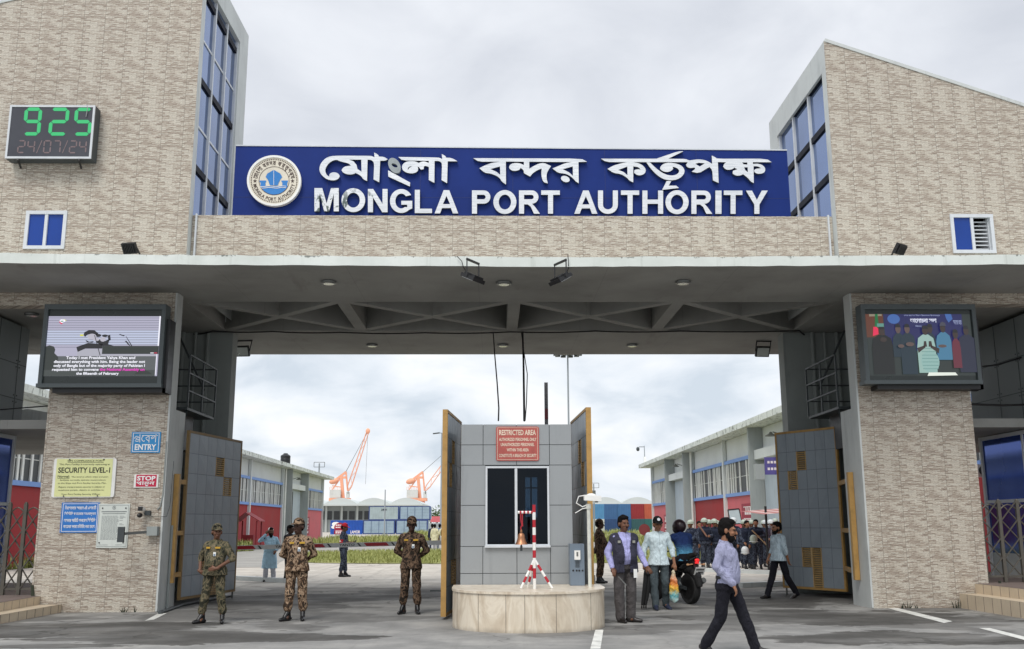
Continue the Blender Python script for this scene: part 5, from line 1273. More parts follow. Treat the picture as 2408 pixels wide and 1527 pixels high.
bl = thing('bell', 'small copper bell hanging on a red rope from the tripod arm', 'bell', (pz(599, 900).x, TY, pz(599, 940).z))
bxx, bzz = pz(599, 900).x, pz(599, 940).z; bh = pz(599, 868).z-bzz
mb = MB(); mb.lathe([(.105, 0), (.098, .01), (.075, bh*.25), (.058, bh*.6), (.05, bh*.85), (.03, bh*.98), (.0001, bh)], (bxx, TY, bzz), 24); mb.lathe([(.015, 0), (.02, .02), (.012, .05)], (bxx, TY, bzz+bh), 12); mb.build('bell_body', COPPER, bl, smooth=True)
mb = MB(); mb.tube([(bxx, TY, bzz+.05), (bxx, TY, bzz-.03)], .012, 8); mb.box(bxx-.018, bxx+.018, TY-.018, TY+.018, bzz-.1, bzz-.02); mb.build('clapper', DARKG, bl)
mb = MB(); z = bzz+bh+.04
mb.tube([(bxx-.01, TY, ar.z), (bxx-.006, TY, ar.z-.12), (bxx+.012, TY, ar.z-.2), (bxx-.008, TY, ar.z-.24), (bxx, TY, z)], .010, 7); mb.tube([(bxx+.02, TY, ar.z-.02), (bxx+.018, TY, ar.z-.15), (bxx+.024, TY, ar.z-.22)], .009, 7); mb.build('rope', REDP, bl)
# ticket console and camera pole beside the booth
CONS = paint('blue-grey console steel', (112, 126, 140), 0.4, 0.08, 2, dirt=0.3)
c0, c1 = atY(*ZP(900, 1060), BY-.45), atY(*ZP(988, 1060), BY-.45); ct = atY(*ZP(940, 936), BY-.45).z
tk = thing('ticket_console', 'blue-grey steel console with a white reader between booth and camera pole', 'machine', ((c0.x+c1.x)/2, BY-.3, PH))
mb = MB(); mb.box(c0.x, c1.x, BY-.45, BY-.12, PH+.004, ct); mb.build('cabinet', CONS, tk)
fq = lambda a, b: atY(*ZP(a, b), BY-.452)
mb = MB(); q0_, q1_ = fq(926, 1033), fq(961, 976); mb.box(q0_.x, q1_.x, BY-.49, BY-.452, q0_.z, q1_.z); mb.build('reader', PWHITE, tk)
mb = MB(); q2_, q3_ = fq(938, 1012), fq(948, 985); mb.box(q2_.x, q3_.x, BY-.495, BY-.4905, q2_.z, q3_.z); mb.build('reader_slot', STEEL, tk)
for yy in range(1042, 1078, 7): mb = MB(); a, b = fq(932, yy+3), fq(958, yy); mb.box(a.x, b.x, BY-.456, BY-.4505, a.z, b.z); mb.build('vent_slit', DARKG, tk)
for xx in (919, 940, 956, 977): mb = MB(); a = fq(xx, 1100); mb.ell((a.x, BY-.452, a.z), (.016, .012, .016), None, 10, 6); mb.build('button', BLACK, tk)
cpY = 16.55; cp0 = atY(*ZP(1022, 1185), cpY)
cp = thing('camera_pole', 'rusty white pole with a rag-wrapped camera beside the booth', 'pole', (cp0.x, cpY, 0))
mb = MB(); mb.tube([(cp0.x, cpY, 0), (cp0.x, cpY, atY(*ZP(1022, 690), cpY).z)], .03, 12); mb.tube([(cp0.x, cpY, atY(*ZP(1022, 720), cpY).z), (cp0.x, cpY, atY(*ZP(1022, 690), cpY).z)], .045, 12); mb.build('pole', paint('rusty white paint', (206, 208, 200), 0.6, 0.2, 6, dirt=0.7), cp)
k0, k1 = atY(*ZP(1008, 655), cpY), atY(*ZP(1066, 655), cpY)
mb = MB(); mb.obox(((k0.x+k1.x)/2, cpY, k0.z), (.14, 0, -.01), (0, .08, 0), (0, 0, .045)); mb.ell((k0.x+.06, cpY, k0.z+.03), (.09, .07, .05)); mb.build('camera_housing', PWHITE, cp, smooth=True)
mb = MB(); mb.box(k1.x-.03, k1.x+.01, cpY-.06, cpY+.06, k0.z-.07, k0.z+.0); mb.build('camera_front', BLACK, cp)
mb = MB(); mb.tube([(cp0.x, cpY, k0.z-.1), (cp0.x-.1, cpY, k0.z-.14), (cp0.x-.2, cpY, k0.z-.08), (cp0.x-.16, cpY, k0.z+.03), (cp0.x-.02, cpY, k0.z+.05)], .01, 6); mb.tube([(cp0.x, cpY, k0.z-.15), (cp0.x-.1, cpY, k0.z-.17), (cp0.x-.22, cpY, k0.z-.24)], .008, 6); mb.build('loose_cable', PWHITE, cp)
# ---------------------------------------------------------------- barrier arms behind the gate
BOOM = paint('silver barrier arm', (214, 216, 216), 0.45, 0.08, 3, dirt=0.25)
by = 28.0; e0, e1 = atY(1048, 1276, by), atY(560, 1288.5, by)
bm_ = thing('boom_barrier', 'lowered silver barrier arm with red bands across the lane', 'barrier', (e0.x+.6, by, 0))
u = Vector((e1.x-e0.x, 0, e1.z-e0.z)); L = u.length; u.normalize(); vz = Vector((-u.z, 0, u.x)); vz = -vz if vz.z < 0 else vz
ext = 2.2
mb = MB(); mb.bar(e0-u*.6, e1+u*ext, .05, .12); mb.build('arm', BOOM, bm_)
fb = lambda s, t, d=0.0: tuple(Vector((e0.x, by-.0275, e0.z))+u*s+vz*(t-.5)*.12)
mb = MB()
for s in (1.55, 3.3, 5.2): mb.flat([[(s, .12), (s+.62, .12), (s+.70, .88), (s+.08, .88)]], fb)
mb.build('red_band', REDP, bm_)
mb = MB()
for s in (1.55, 3.3, 5.2):
    for k in (-.17, .76): mb.flat([[(s+k, .1), (s+k+.05, .1), (s+k+.13, .9), (s+k+.08, .9)]], fb)
for s in (.55, 2.5, 4.25): put_text(mb, 'YANTO', lambda a, b, d=0.0: fb(-a, b), -s-.42, -s, .25, .8, .02)
mb.build('black_marks', BLACK, bm_)
mb = MB(); mb.box(e0.x+.35, e0.x+.75, by+.05, by+.45, 0, 1.1); mb.build('drive_cabinet', YEL, bm_)
p0, p1 = atY(1285, 1000, by), atY(1283, 900, by)
bm2 = thing('boom_barrier', 'raised grey and red barrier arm standing upright behind the booth roof', 'barrier', (p0.x, by, 0))
mb = MB(); mb.box(p0.x-.05, p0.x+.05, by-.03, by+.03, .9, p1.z); mb.build('arm', paint('dull grey arm', (110, 110, 114), 0.5, 0.1, 3), bm2)
for z in (p1.z-.75, p1.z-1.9, p1.z-3.0): mb = MB(); mb.box(p0.x-.052, p0.x+.052, by-.034, by-.0305, z-.3, z); mb.build('red_band', paint('dull red band', (128, 52, 62), 0.5), bm2)
mb = MB(); mb.box(p0.x-.2, p0.x+.2, by+.04, by+.44, 0, 1.1); mb.build('drive_cabinet', YEL, bm2)
# ---------------------------------------------------------------- warehouses inside the port
WUP = paint('pale grey warehouse wall', (212, 217, 217), 0.85, 0.07, 0.35, dirt=0.25); WPI = paint('grey warehouse pier', (158, 164, 164), 0.85, 0.08, 0.4, dirt=0.25)
WRED = paint('dark red dado', (156, 44, 48), 0.8, 0.12, 0.5, dirt=0.2); WPINK = paint('faded pink dado', (206, 104, 112), 0.8, 0.12, 0.5, dirt=0.15)
WBLU = paint('light blue sill', (124, 158, 216), 0.7, 0.06, 0.5); WGL = paint('dusty louvre glass', (58, 62, 64), 0.5, 0.3, 0.9); SLAT = paint('white concrete slat', (228, 230, 226), 0.8, 0.12, 1.0, dirt=0.4)
POST = paint('white crimson poster', (150, 24, 52), 0.6, 0.1, 2); BOARDT = paint('white poster strokes', (236, 226, 226), 0.6)
def warehouse(label, X, s, bays, y_end, y_start, win=None):
    """long shed whose face lies on x = X and looks towards s; bays = list of (kind, ya, yb, dado)"""
    r_ = thing('warehouse', label, 'warehouse', (X, (y_end+y_start)/2, 0)); out = X-16*s
    z1, z2, z3, zr = 3.22, 3.42, 5.22, 6.72
    mb = MB(); mb.box(X-.02*s, out, y_start, y_end, 0, zr); mb.build('wall', WUP, r_)
    mb = MB(); mb.m = 0; mb.box(X+1.05*s, out-1*s, y_start-1, y_end+1.9, zr+.02, 7.06); mb.build('roof_slab', WHITE, r_)
    for kind, ya, yb, mat in bays:
        if kind == 'w':
            mb = MB(); mb.box(X, X+.05*s, ya+.02, yb-.02, 0, z1); mb.build('dado', mat, r_)
            mb = MB(); mb.box(X, X+.16*s, ya+.01, yb-.01, z1, z2); mb.build('sill_band', WBLU, r_)
            mb = MB(); mb.box(X, X+.16*s, ya+.01, yb-.01, z3, z3+.2); mb.build('head_band', WBLU, r_)
            mb = MB(); mb.box(X, X+.03*s, ya+.02, yb-.02, z2, z3); w_ = mb.build('window', WGL, r_)
            mb = MB(); y = ya+.2; rr = random.Random(int(ya*7))
            while y < yb-.2:
                if rr.random() < .9: mb.box(X+.03*s, X+.09*s, y-.085, y+.085, z2+.005, z3-.005)
                y += rr.choice((.42, .55, .8, .6))
            mb.box(X+.03*s, X+.05*s, ya+.05, yb-.05, z2+.9, z2+.93)
            mb.build('slat', SLAT, w_)
            mb = MB(); mb.box(X+.01*s, X+.24*s, yb-.14, yb+.14, 0, zr); mb.build('post', WUP, r_)
        elif kind == 'p':
            for y in (ya, yb): mb = MB(); mb.box(X, X+.78*s, y, y+.18, 0, zr+.01); mb.build('pier', WPI, r_)
            mb = MB(); mb.box(X, X+.06*s, ya+.5, yb-.3, 0, 4.9); dr = mb.build('door', paint('pale blue sliding door', (178, 190, 200), 0.6, 0.08, 1, dirt=0.3), r_)
            mb = MB(); mb.box(X, X+.10*s, (ya+yb)/2-.5, (ya+yb)/2-.1, 0, 4.8); mb.build('door_gap', DARKIN, dr)
            mb = MB(); mb.box(X, X+.5*s, ya+.2, yb-.02, 5.0, 5.5); mb.build('door_hood', WUP, r_)
            mb = MB(); mb.tube([(X+.25*s, ya-.4, 0), (X+.25*s, ya-.4, zr)], .09, 8); mb.build('downpipe', SLAT, r_)
            ly = (ya+yb)/2; mb = MB(); mb.bar((X, ly, 6.0), (X+.5*s, ly, 6.15), .05, .05); mb.lathe([(.05, .2), (.1, .12), (.3, 0), (.28, -.02)], (X+.6*s, ly, 5.95), 14); mb.build('bulkhead_lamp', STEEL, r_)
    return r_
WL = warehouse('long pale warehouse with dark red dado behind the open gate leaf of the notice pillar', -19.3, 1, [
    ('w', 34, 44, WRED), ('w', 44, 55, WRED), ('p', 56.5, 65.5, None), ('w', 67, 79.3, WRED), ('w', 79.3, 91.6, WRED), ('p', 92.7, 100.8, None), ('w', 101, 113.2, WPINK)], 113.3, 33)
WR = warehouse('long pale warehouse with pink and red dado behind the helmeted policemen', 14.57, -1, [
    ('w', 25.4, 36, WRED), ('w', 36, 45, WRED), ('p', 46.0, 53.6, None), ('w', 54.3, 62.3, WPINK), ('w', 62.3, 72.4, WRED), ('p', 72.6, 80.3, None), ('w', 80.6, 90.9, WPINK)], 91.0, 24)
def poster(X, s, y0, y1, z0, z1, label):
    r_ = thing('poster', label, 'poster', (X, (y0+y1)/2, z0)); mb = MB(); mb.box(X, X+.02*s, y0, y1, z0, z1); mb.build('sheet', POST, r_)
    mb = MB(); rr = random.Random(int(y0*31))
    for j, (t0, t1) in enumerate(((.62, .9), (.3, .5), (.08, .2))):
        y = y0+.12*(y1-y0)
        zz0, zz1 = z0+(z1-z0)*t0, z0+(z1-z0)*t1
        mb.box(X+.021*s, X+.026*s, y, y1-.12*(y1-y0), zz1-.05, zz1)
        while y < y1-.2*(y1-y0):
            w_ = rr.uniform(.08, .16)*(y1-y0); mb.box(X+.021*s, X+.0262*s, y, y+w_*.45, zz0, zz1-.055); mb.box(X+.021*s, X+.0258*s, y+w_*.45, y+w_*.8, zz0, zz0+(zz1-zz0)*.35); y += w_
    mb.build('strokes', BOARDT, r_)
poster(-19.24, 1, 102.4, 106.0, .7, 2.5, 'crimson poster with pale strokes on the pink end bay beyond the door piers')
poster(14.51, -1, 55.0, 58.6, 1.1, 2.75, 'crimson poster with pale strokes on the pink bay above the policemen')
poster(14.51, -1, 82.4, 85.6, .8, 2.4, 'crimson poster with pale strokes on the far pink bay behind the black-capped man')
# purple office board and box on the near porch
p = atX(1825, 1096, 13.75); r_ = thing('office_sign', 'small purple office board with pale lettering on the warehouse porch', 'sign', (13.7, p.y, p.z))
mb = MB(); mb.box(p.x-.55, p.x+.55, p.y, p.y+.06, p.z-.42, p.z+.42); mb.build('board', paint('purple board', (92, 84, 150), 0.5), r_)
mb = MB()
for k in range(2):
    for i in range(5): mb.box(p.x-.42+i*.16, p.x-.42+i*.16+.11, p.y-.006, p.y-.001, p.z+.12-.32*k, p.z+.24-.32*k)
mb.build('strokes', BOARDT, r_)
mb = MB(); mb.box(p.x-1.0, p.x-.57, p.y+.01, p.y+.4, p.z-.65, p.z+.1); mb.build('meter_box', WPI, r_)
# rooftop tank, masts and aerials
p = atY(671, 1088, 92); r_ = thing('water_tank', 'black plastic water tank on the pale warehouse roof', 'tank', (p.x, 92, 7.06))
mb = MB(); tr_ = .45; mb.lathe([(tr_, 0), (tr_, .2), (tr_*.96, .24), (tr_, .28), (tr_, .5), (tr_*.96, .54), (tr_, .58), (tr_, .8), (tr_*.5, .95), (.0001, 1.0)], (p.x, 92, 7.1), 20); mb.build('tank_body', BLACK, r_, smooth=True)
mb = MB(); mb.lathe([(.2, .9), (.2, 1.02), (.0001, 1.04)], (p.x, 92, 7.1), 12); mb.box(p.x-.5, p.x+.5, 91.5, 92.5, 7.065, 7.11); mb.build('lid', BLACK, r_)
MAST = paint('galvanised mast', (150, 156, 160), 0.5, 0.06, 2, metal=0.3)
def pole(label, x, y, z0, z1, r_=.08, name='pole', cat='pole'):
    t = thing(name, label, cat, (x, y, z0)); mb = MB(); mb.tube([(x, y, z0), (x, y, z1)], [r_, r_*.7], 8); mb.build('shaft', MAST, t, smooth=True); return t
p = atY(751, 1090, 118); t = pole('pole with an empty rectangular sign frame beyond the pale warehouse roof', p.x, 118, 0, p.z, .12)
mb = MB(); fx, fz_ = .62, .28
for a, b in (((-fx, fz_), (fx, fz_)), ((-fx, -fz_), (fx, -fz_)), ((-fx, -fz_), (-fx, fz_)), ((fx, -fz_), (fx, fz_))): mb.bar((p.x+a[0], 118, p.z-.15+a[1]), (p.x+b[0], 118, p.z-.15+b[1]), .06, .06)
mb.build('sign_frame', STEEL, t)
p = atY(1396, 1138, 120); t = pole('pole with rectangular frame over the stacked coloured containers', p.x, 120, 0, p.z, .1)
mb = MB()
for a, b in (((-fx, fz_), (fx, fz_)), ((-fx, -fz_), (fx, -fz_)), ((-fx, -fz_), (-fx, fz_)), ((fx, -fz_), (fx, fz_))): mb.bar((p.x+a[0], 120, p.z-.2+a[1]), (p.x+b[0], 120, p.z-.2+b[1]), .05, .05)
mb.box(p.x-.2, p.x+.2, 119.8, 120.2, p.z-1.3, p.z-.8); mb.build('sign_frame', STEEL, t)
p = atY(906, 1152, 150); pole('thin plain pole in front of the vaulted shed', p.x, 150, 0, p.z, .11)
p = atX(1513, 1046, 14.0); t = pole('slim pole with a dome camera at the corner of the warehouse roof', 13.9, 91.5, 6.8, 6.8+ (p.z-7.0)*1.0, .05)
zc = 6.8+(p.z-7.0); mb = MB(); mb.bar((13.9, 91.5, zc-.1), (13.4, 91.5, zc-.1), .05, .05); mb.ell((13.3, 91.5, zc-.3), (.16, .16, .2)); mb.build('dome_camera', DARKG, t); mb = MB(); mb.box(13.8, 14.0, 91.3, 91.48, 7.2, 7.7); mb.build('control_box', PWHITE, t)
p = atX(1533, 1100, 14.9); mb = MB(); 
p = atY(1040, 1019, 150); t = pole('tall street lamp with flat lamp heads behind the booth gate leaf', p.x, 150, 0, p.z, .22, 'street_lamp', 'street lamp')
for dx in (-.9, .9): mb = MB(); mb.bar((p.x, 150, p.z), (p.x+dx*.7, 150, p.z+.05), .08, .08); mb.obox((p.x+dx, 150, p.z-.02), (.5, 0, .06), (0, .3, 0), (0, 0, .07)); mb.build('lamp_head', DARKG, t)
p = atY(1335, 842, 112); t = pole('very tall floodlight mast with a ring of lamps above the booth', p.x, 112, 0, p.z+.9, .13, 'light_mast', 'light mast')
mb = MB(); mb.lathe([(1.1, 0), (1.2, .05), (1.2, .12), (.5, .25), (.0001, .3)], (p.x, 112, p.z+.45), 24); mb.build('head_frame', STEEL, t)
for k in range(10): a = 2*math.pi*k/10; mb = MB(); mb.obox((p.x+1.35*math.cos(a), 112+1.35*math.sin(a), p.z+.36), (.28, 0, 0), (0, .28, 0), (0, 0, .09)); mb.build('lamp_head', DARKG, t)
# ---------------------------------------------------------------- vaulted sheds far behind
def shed(label, x0, x1, n, Y, red):
    r_ = thing('vaulted_shed', label, 'shed', ((x0+x1)/2, Y, 0)); ze = atY(880, 1185, Y).z; zv = atY(880, 1171, Y).z-ze
    mb = MB(); mb.box(x0+.8, x1-.8, Y+4, Y+30, 0, ze); mb.build('wall', paint('far grey wall', (150, 156, 156), 0.9, 0.1, 0.1), r_)
    mb = MB(); mb.box(x0, x1, Y, Y+30, ze-.45, ze); mb.build('eaves_slab', paint('far pale concrete', (196, 202, 200), 0.9, 0.06, 0.1), r_)
    wv = (x1-x0)/n
    for i in range(n):
        a = x0+i*wv; pts = [(a, ze+.002)]+[(a+wv*k/16, ze+.01+zv*math.sin(math.pi*k/16)**.9) for k in range(1, 16)]+[(a+wv, ze+.002)]
        mb = MB(); mb.flat([pts], lambda u, v, d: (u, Y+.4+30*(-d), v), 1.0); mb.build('vault', _pm['far pale concrete'], r_, smooth=True)
    for i in range(n*2+1): x = x0+1+i*(x1-x0-2)/(n*2); mb = MB(); mb.box(x-.25, x+.25, Y+3.6, Y+3.98, 0, ze-.46); mb.build('column', _pm['far pale concrete'], r_)
    mb = MB()
    for i in range(n*4): x = x0+1.5+i*(x1-x0-3)/(n*4); mb.box(x, x+(x1-x0)/(n*4)*.7, Y+3.85, Y+3.97, 3.1, 5.2); 
    mb.build('window_band', WGL, r_)
    if red: mb = MB(); mb.box(x0+.9, x0+(x1-x0)*.45, Y+3.7, Y+3.9, 0, 2.9); mb.build('dado', WRED, r_)
SHY = 250
xa, xb = atY(993, 1200, SHY).x, atY(1405, 1200, SHY).x
shed('long far shed with a roof of shallow vaults behind the grey-blue containers', xa-8.1*6, xa, 6, SHY, True)
shed('far shed with shallow vaulted roof above the stacked coloured containers', xb-2, xb-2+8.1*5, 5, SHY, False)
# ---------------------------------------------------------------- containers
def cmat(n, rgb): return paint(n, rgb, 0.55, 0.12, 0.8, dirt=0.4)
def container(label, x0, x1, Y, z0, style, mat, frame, depth=6.0, h=2.59, group=None, words=None):
    r_ = thing('shipping_container', label, 'container', ((x0+x1)/2, Y, z0), group); z1 = z0+h-.01; f = .16
    mb = MB(); mb.box(x0+f, x1-f, Y+.06, Y+depth, z0+f, z1-.05)
    n = int((x1-x0-2*f)/.28)
    if style == 'ribs':
        for k in range(n): x = x0+f+(k+.5)*(x1-x0-2*f)/n; mb.box(x-.07, x+.07, Y-.03, Y+.06, z0+f, z1-.12)
    mb.build('body', mat, r_)
    mb = MB()
    for a, b, c, d in ((x0, x1, z0, z0+f), (x0, x1, z1-.12, z1), (x0, x0+f, z0+f, z1-.12), (x1-f, x1, z0+f, z1-.12)): mb.box(a, b, Y, Y+.12, c, d)
    mb.build('frame', frame, r_)
    if style == 'doors':
        w_ = (x1-x0-2*f)/4
        for k in range(4):
            a = x0+f+k*w_; mb = MB(); mb.box(a+.03, a+w_-.03, Y+.025, Y+.058, z0+f+.02, z1-.14)
            for j in range(4): zz0 = z0+f+.1+j*.56; mb.box(a+.12, a+w_-.12, Y-.005, Y+.024, zz0, zz0+.38)
            d_ = mb.build('door', mat, r_)
            mb = MB(); mb.box(a+w_-.06, a+w_-.02, Y-.01, Y+.02, z0+f+.02, z1-.14); mb.build('locking_bar', frame, d_)
    if words:
        mb = MB()
        for tx, a, b, c, d in words: put_text(mb, tx, lambda u, v, d_=0.0: (u, Y-.045, v), x0+(x1-x0)*a, x0+(x1-x0)*b, z0+h*c, z0+h*d, .03)
        mb.build('lettering', BOARDT if mat.name.startswith('bright') else NAVYM, r_)
    return r_
CY1 = 190; bxp = lambda x: atY(x, 1240, CY1).x
CGB = cmat('grey-blue container', (146, 166, 180)); CFR = cmat('navy container frame', (34, 58, 122)); CBB = cmat('bright blue container', (28, 84, 176)); G1 = 'grey-blue containers before the vaulted shed'
container('bright blue container with white lettering and a painted green-white emblem, on the ground', bxp(777), bxp(852.5), CY1, 0, 'ribs', CBB, CBB, group=G1, words=[('LAMOR', .63, .93, .06, .28)])
container('grey-blue door-sided container on the ground beside the bright blue one', bxp(853.5), bxp(929), CY1, 0, 'doors', CGB, CFR, group=G1)
container('grey-blue door-sided container on the ground below the end of the upper row', bxp(931), bxp(1006), CY1, 0, 'doors', CGB, CFR, group=G1)
container('pale ribbed container with navy frame in the upper row', bxp(866), bxp(937), CY1+.2, 2.59, 'ribs', cmat('pale ribbed container', (170, 184, 186)), CFR, group=G1, words=[('LAMOR', .42, .60, .68, .82)])
container('grey-blue door-sided container at the end of the upper row', bxp(938.5), bxp(1012), CY1+.2, 2.59, 'doors', CGB, CFR, group=G1)
# painted emblem and notice on the bright blue container
mb = MB(); x0 = bxp(777); mb.flat([ellipse(x0+1.0, 1.9, .75, .4, 20), ], lambda u, v, d: (u, CY1-.046, v)); mb.flat([ellipse(x0+.6, 1.35, .45, .3, 16)], lambda u, v, d: (u, CY1-.047, v)); tag(mb.build('painted_emblem', PWHITE), 'white leaf-shaped emblem painted on the bright blue container', 'emblem')
r_ = thing('painted_notice', 'round dark red painted notice with pale strokes on the bright blue container', 'notice', (x0+1.7, CY1, .3))
mb = MB(); mb.flat([ellipse(x0+1.75, 1.25, 1.05, .9, 28)], lambda u, v, d: (u, CY1-.05, v)); mb.box(x0+.7, x0+2.5, CY1-.052, CY1-.04, .05, .75); mb.build('plate', POST, r_)
mb = MB(); rr = random.Random(2)
for z in (1.6, 1.2, .5, .2):
    x = x0+1.0
    while x < x0+2.4: w_ = rr.uniform(.12, .3); mb.box(x, x+w_, CY1-.06, CY1-.055, z, z+.2); x += w_+.08
mb.build('strokes', BOARDT, r_)
CY2 = 176; G2 = 'stacked coloured containers beside the warehouse'; cx2 = lambda x: atY(x, 1230, CY2).x
cols2 = [(1389, 'white', (206, 208, 200), 'light blue', (84, 142, 184)), (1421.5, 'blue', (44, 76, 122), 'mid blue', (62, 104, 150)), (1453, 'deep blue', (44, 82, 130), 'steel blue', (66, 112, 158)), (1484.5, 'dark green', (50, 92, 96), 'dark red', (148, 42, 46)), (1516, 'green', (44, 104, 100), 'orange', (186, 92, 64))]
for i, (x, n0, c0_, n1, c1_) in enumerate(cols2):
    for k, (nm, c_) in enumerate(((n0, c0_), (n1, c1_))):
        mt = cmat(nm+' ribbed container', c_); xx = cx2(x)
        container('%s container end, %s row of the coloured stack' % (nm, 'lower' if k == 0 else 'upper'), xx, xx+2.4, CY2+(.3 if k else 0), 2.59*k, 'ribs', mt, mt, 12.0, 2.59, G2)
# ---------------------------------------------------------------- harbour cranes
ORANGE = paint('orange crane steel', (236, 170, 138), 0.7, 0.10, 0.2, dirt=0.1); CWH = paint('white crane house', (206, 208, 204), 0.6, 0.1, 0.3, dirt=0.3)  # orange paled, putting the distance haze into the crane colour
def crane(label, ox, tip, YC=455):
    P = lambda x, y, dy=0.0: atY(545.6+(x+ox)*.2648, 987.7+y*.2648, YC+dy)
    r_ = thing('harbour_crane', label, 'crane', (P(970, 740).x, YC, 0))
    q = P(970, 720); mb = MB(); hw = 3.4
    mb.loft([((q.x, YC, 0), 5.5, 5.5), ((q.x, YC, q.z*.6), 4.2, 4.2), ((q.x, YC, q.z), 3.0, 3.0)], 4, 4); mb.build('pedestal', ORANGE, r_)
    mb = MB(); a, b = P(868, 722), P(1050, 695); mb.box(a.x, b.x, YC-3, YC+3, a.z, b.z); mb.build('turntable', ORANGE, r_)
    mb = MB(); a, b = P(873, 694), P(972, 628); mb.box(a.x, b.x, YC-2.6, YC+2.6, a.z, b.z)
    mb.box(a.x, b.x, YC-2.62, YC+2.62, b.z, b.z+.25); mb.build('machine_house', CWH, r_)
    mb = MB()
    for k in range(8): x = a.x+(b.x-a.x)*k/7; mb.bar((x, YC-2.6, b.z+.25), (x, YC-2.6, b.z+1.5), .12, .12)
    mb.bar((a.x, YC-2.6, b.z+1.5), (b.x, YC-2.6, b.z+1.5), .12, .12); mb.build('railing', ORANGE, r_)
    mb = MB(); a, b = P(1020, 692), P(1048, 640); mb.box(a.x, b.x, YC-3.2, YC-.5, a.z, b.z); cb = mb.build('cabin', CWH, r_)
    mb = MB(); mb.box(a.x+.8, b.x-.3, YC-3.26, YC-3.21, a.z+3, b.z-1); mb.build('cabin_window', DARKIN, cb)
    mb = MB(); mb.bar(P(988, 695), P(970, 505), 1.3, 1.3); mb.bar(P(890, 620), P(962, 520), .5, .5); mb.bar(P(1012, 462), P(1028, 630), .7, .7); mb.bar(P(890, 585), P(985, 600), .4, .4); mb.bar(P(960, 512), P(1012, 512), 1.2, 1.0); mb.build('mast', ORANGE, r_)
    mb = MB(); mb.bar(P(900, 548), P(1014, 462), .8, 1.0); q = P(905, 545); mb.ell(q, (2.2, 1.5, 1.3), Matrix.Rotation(R(-15), 3, 'Y')); mb.build('counterweight', ORANGE, r_)
    a, b = P(1030, 630), P(*tip); d = (b-a); L = d.length; d.normalize(); nx = Vector((d.z, 0, -d.x)); mb = MB()
    w0_, w1_ = 1.9, 1.0; n = int(L/3)
    pt = lambda t, sx, sy: a+d*L*t+nx*sx*(w0_*(1-t)+w1_*t)*.5*(0.35 if t < .03 else 1)+Vector((0, sy*(w0_*(1-t)+w1_*t)*.5, 0))
    for sx in (-1, 1):
        for sy in (-1, 1): mb.tube([pt(t/12, sx, sy) for t in range(13)], .13, 5)
    for k in range(n):
        for sy in (-1, 1): s_ = 1 if k % 2 else -1; mb.bar(pt(k/n, s_, sy), pt((k+1)/n, -s_, sy), .10, .10)
    mb.ell(b, (1.0, .9, 1.3)); mb.build('boom', ORANGE, r_)
    mb = MB(); mb.tube([P(1012, 462), b], .07, 4); mb.tube([P(1005, 470, 1), b], .07, 4); mb.tube([b, (b.x-.5, YC, 20)], .06, 4); mb.build('hoist_rope', STEEL, r_)
crane('orange harbour crane with white house and its jib raised high above the vaulted shed', 0, (1207, 100))
crane('orange harbour crane whose lower jib leans behind the street lamp', 682, (1400, 120))
# ---------------------------------------------------------------- yard furniture
kx = atX(587, 1280, -17.0); KY = 74.0; k0 = atY(561, 1240, KY); k1 = atY(613, 1240, KY); zt = atY(588, 1205, KY).z; ze = atY(588, 1225, KY).z
r_ = thing('shelter', 'small red gabled shelter on posts before the red warehouse dado', 'shelter', ((k0.x+k1.x)/2, KY, 0)); xm = (k0.x+k1.x)/2-.15
KR = paint('dark red painted sheet', (136, 36, 44), 0.6, 0.12, 1, dirt=0.2)
for sx in (-1, 1):
    mb = MB(); e_ = k0.x-.1 if sx < 0 else k1.x+.1; mb.add([(xm, KY-.9, zt), (xm, KY+.9, zt), (e_, KY+.9, ze), (e_, KY-.9, ze), (xm, KY-.9, zt-.06), (xm, KY+.9, zt-.06), (e_, KY+.9, ze-.06), (e_, KY-.9, ze-.06)], [(0,1,2,3), (4,7,6,5), (0,3,7,4), (1,5,6,2), (2,6,7,3)]); mb.build('roof_slope', KR, r_)
for x in (k0.x+.1, k1.x-.12):
    for y in (KY-.75, KY+.75): mb = MB(); mb.box(x-.05, x+.05, y-.05, y+.05, 0, ze); mb.build('post', KR, r_)
mb = MB(); mb.box(xm-.35, xm+.5, KY-.2, KY+.2, .1, .95); mb.build('bucket_stand', KR, r_)
mb = MB()
for dx in (-.15, .2): mb.lathe([(.10, .2), (.14, .55), (.13, .56)], (xm+dx, KY-.35, 0.1), 12)
mb.build('fire_bucket', POST, r_)
p = atZ(1517, 1303, 0); sg = thing('round_sign', 'round dull red road sign on a thin post, between vest and cap men', 'sign', (p.x, p.y, 0)); zc = atY(1517, 1246, p.y).z
mb = MB(); mb.tube([(p.x, p.y, 0), (p.x, p.y, zc)], .03, 8); mb.build('post', MAST, sg); mb = MB(); mb.lathe([(.31, -.01), (.31, .01)], (p.x, p.y-.04, zc), 32, (0, 1, 0)); mb.build('disc', paint('dull red disc', (120, 48, 52), 0.6, 0.12, 3), sg)
ay = 34.0; a0, a1 = atY(1776, 1212, ay), atY(1848, 1196, ay+1.5)
aw = thing('awning', 'red and white corrugated awning on a black post by the gate leaf', 'awning', (a1.x, ay, 0)); mb = MB()
n = 14
for k in range(n):
    mb.m = k % 2; x0_, x1_ = k/n, (k+1)/n
    mb.add([(a0.x+(a1.x+1.5-a0.x)*x0_, ay-1, a0.z+.02+.2*x0_), (a0.x+(a1.x+1.5-a0.x)*x1_, ay-1, a0.z+.02+.2*x1_), (a0.x+(a1.x+1.5-a0.x)*x1_, ay+2, a0.z+.16+.2*x1_), (a0.x+(a1.x+1.5-a0.x)*x0_, ay+2, a0.z+.16+.2*x0_)], [(0,1,2,3)])
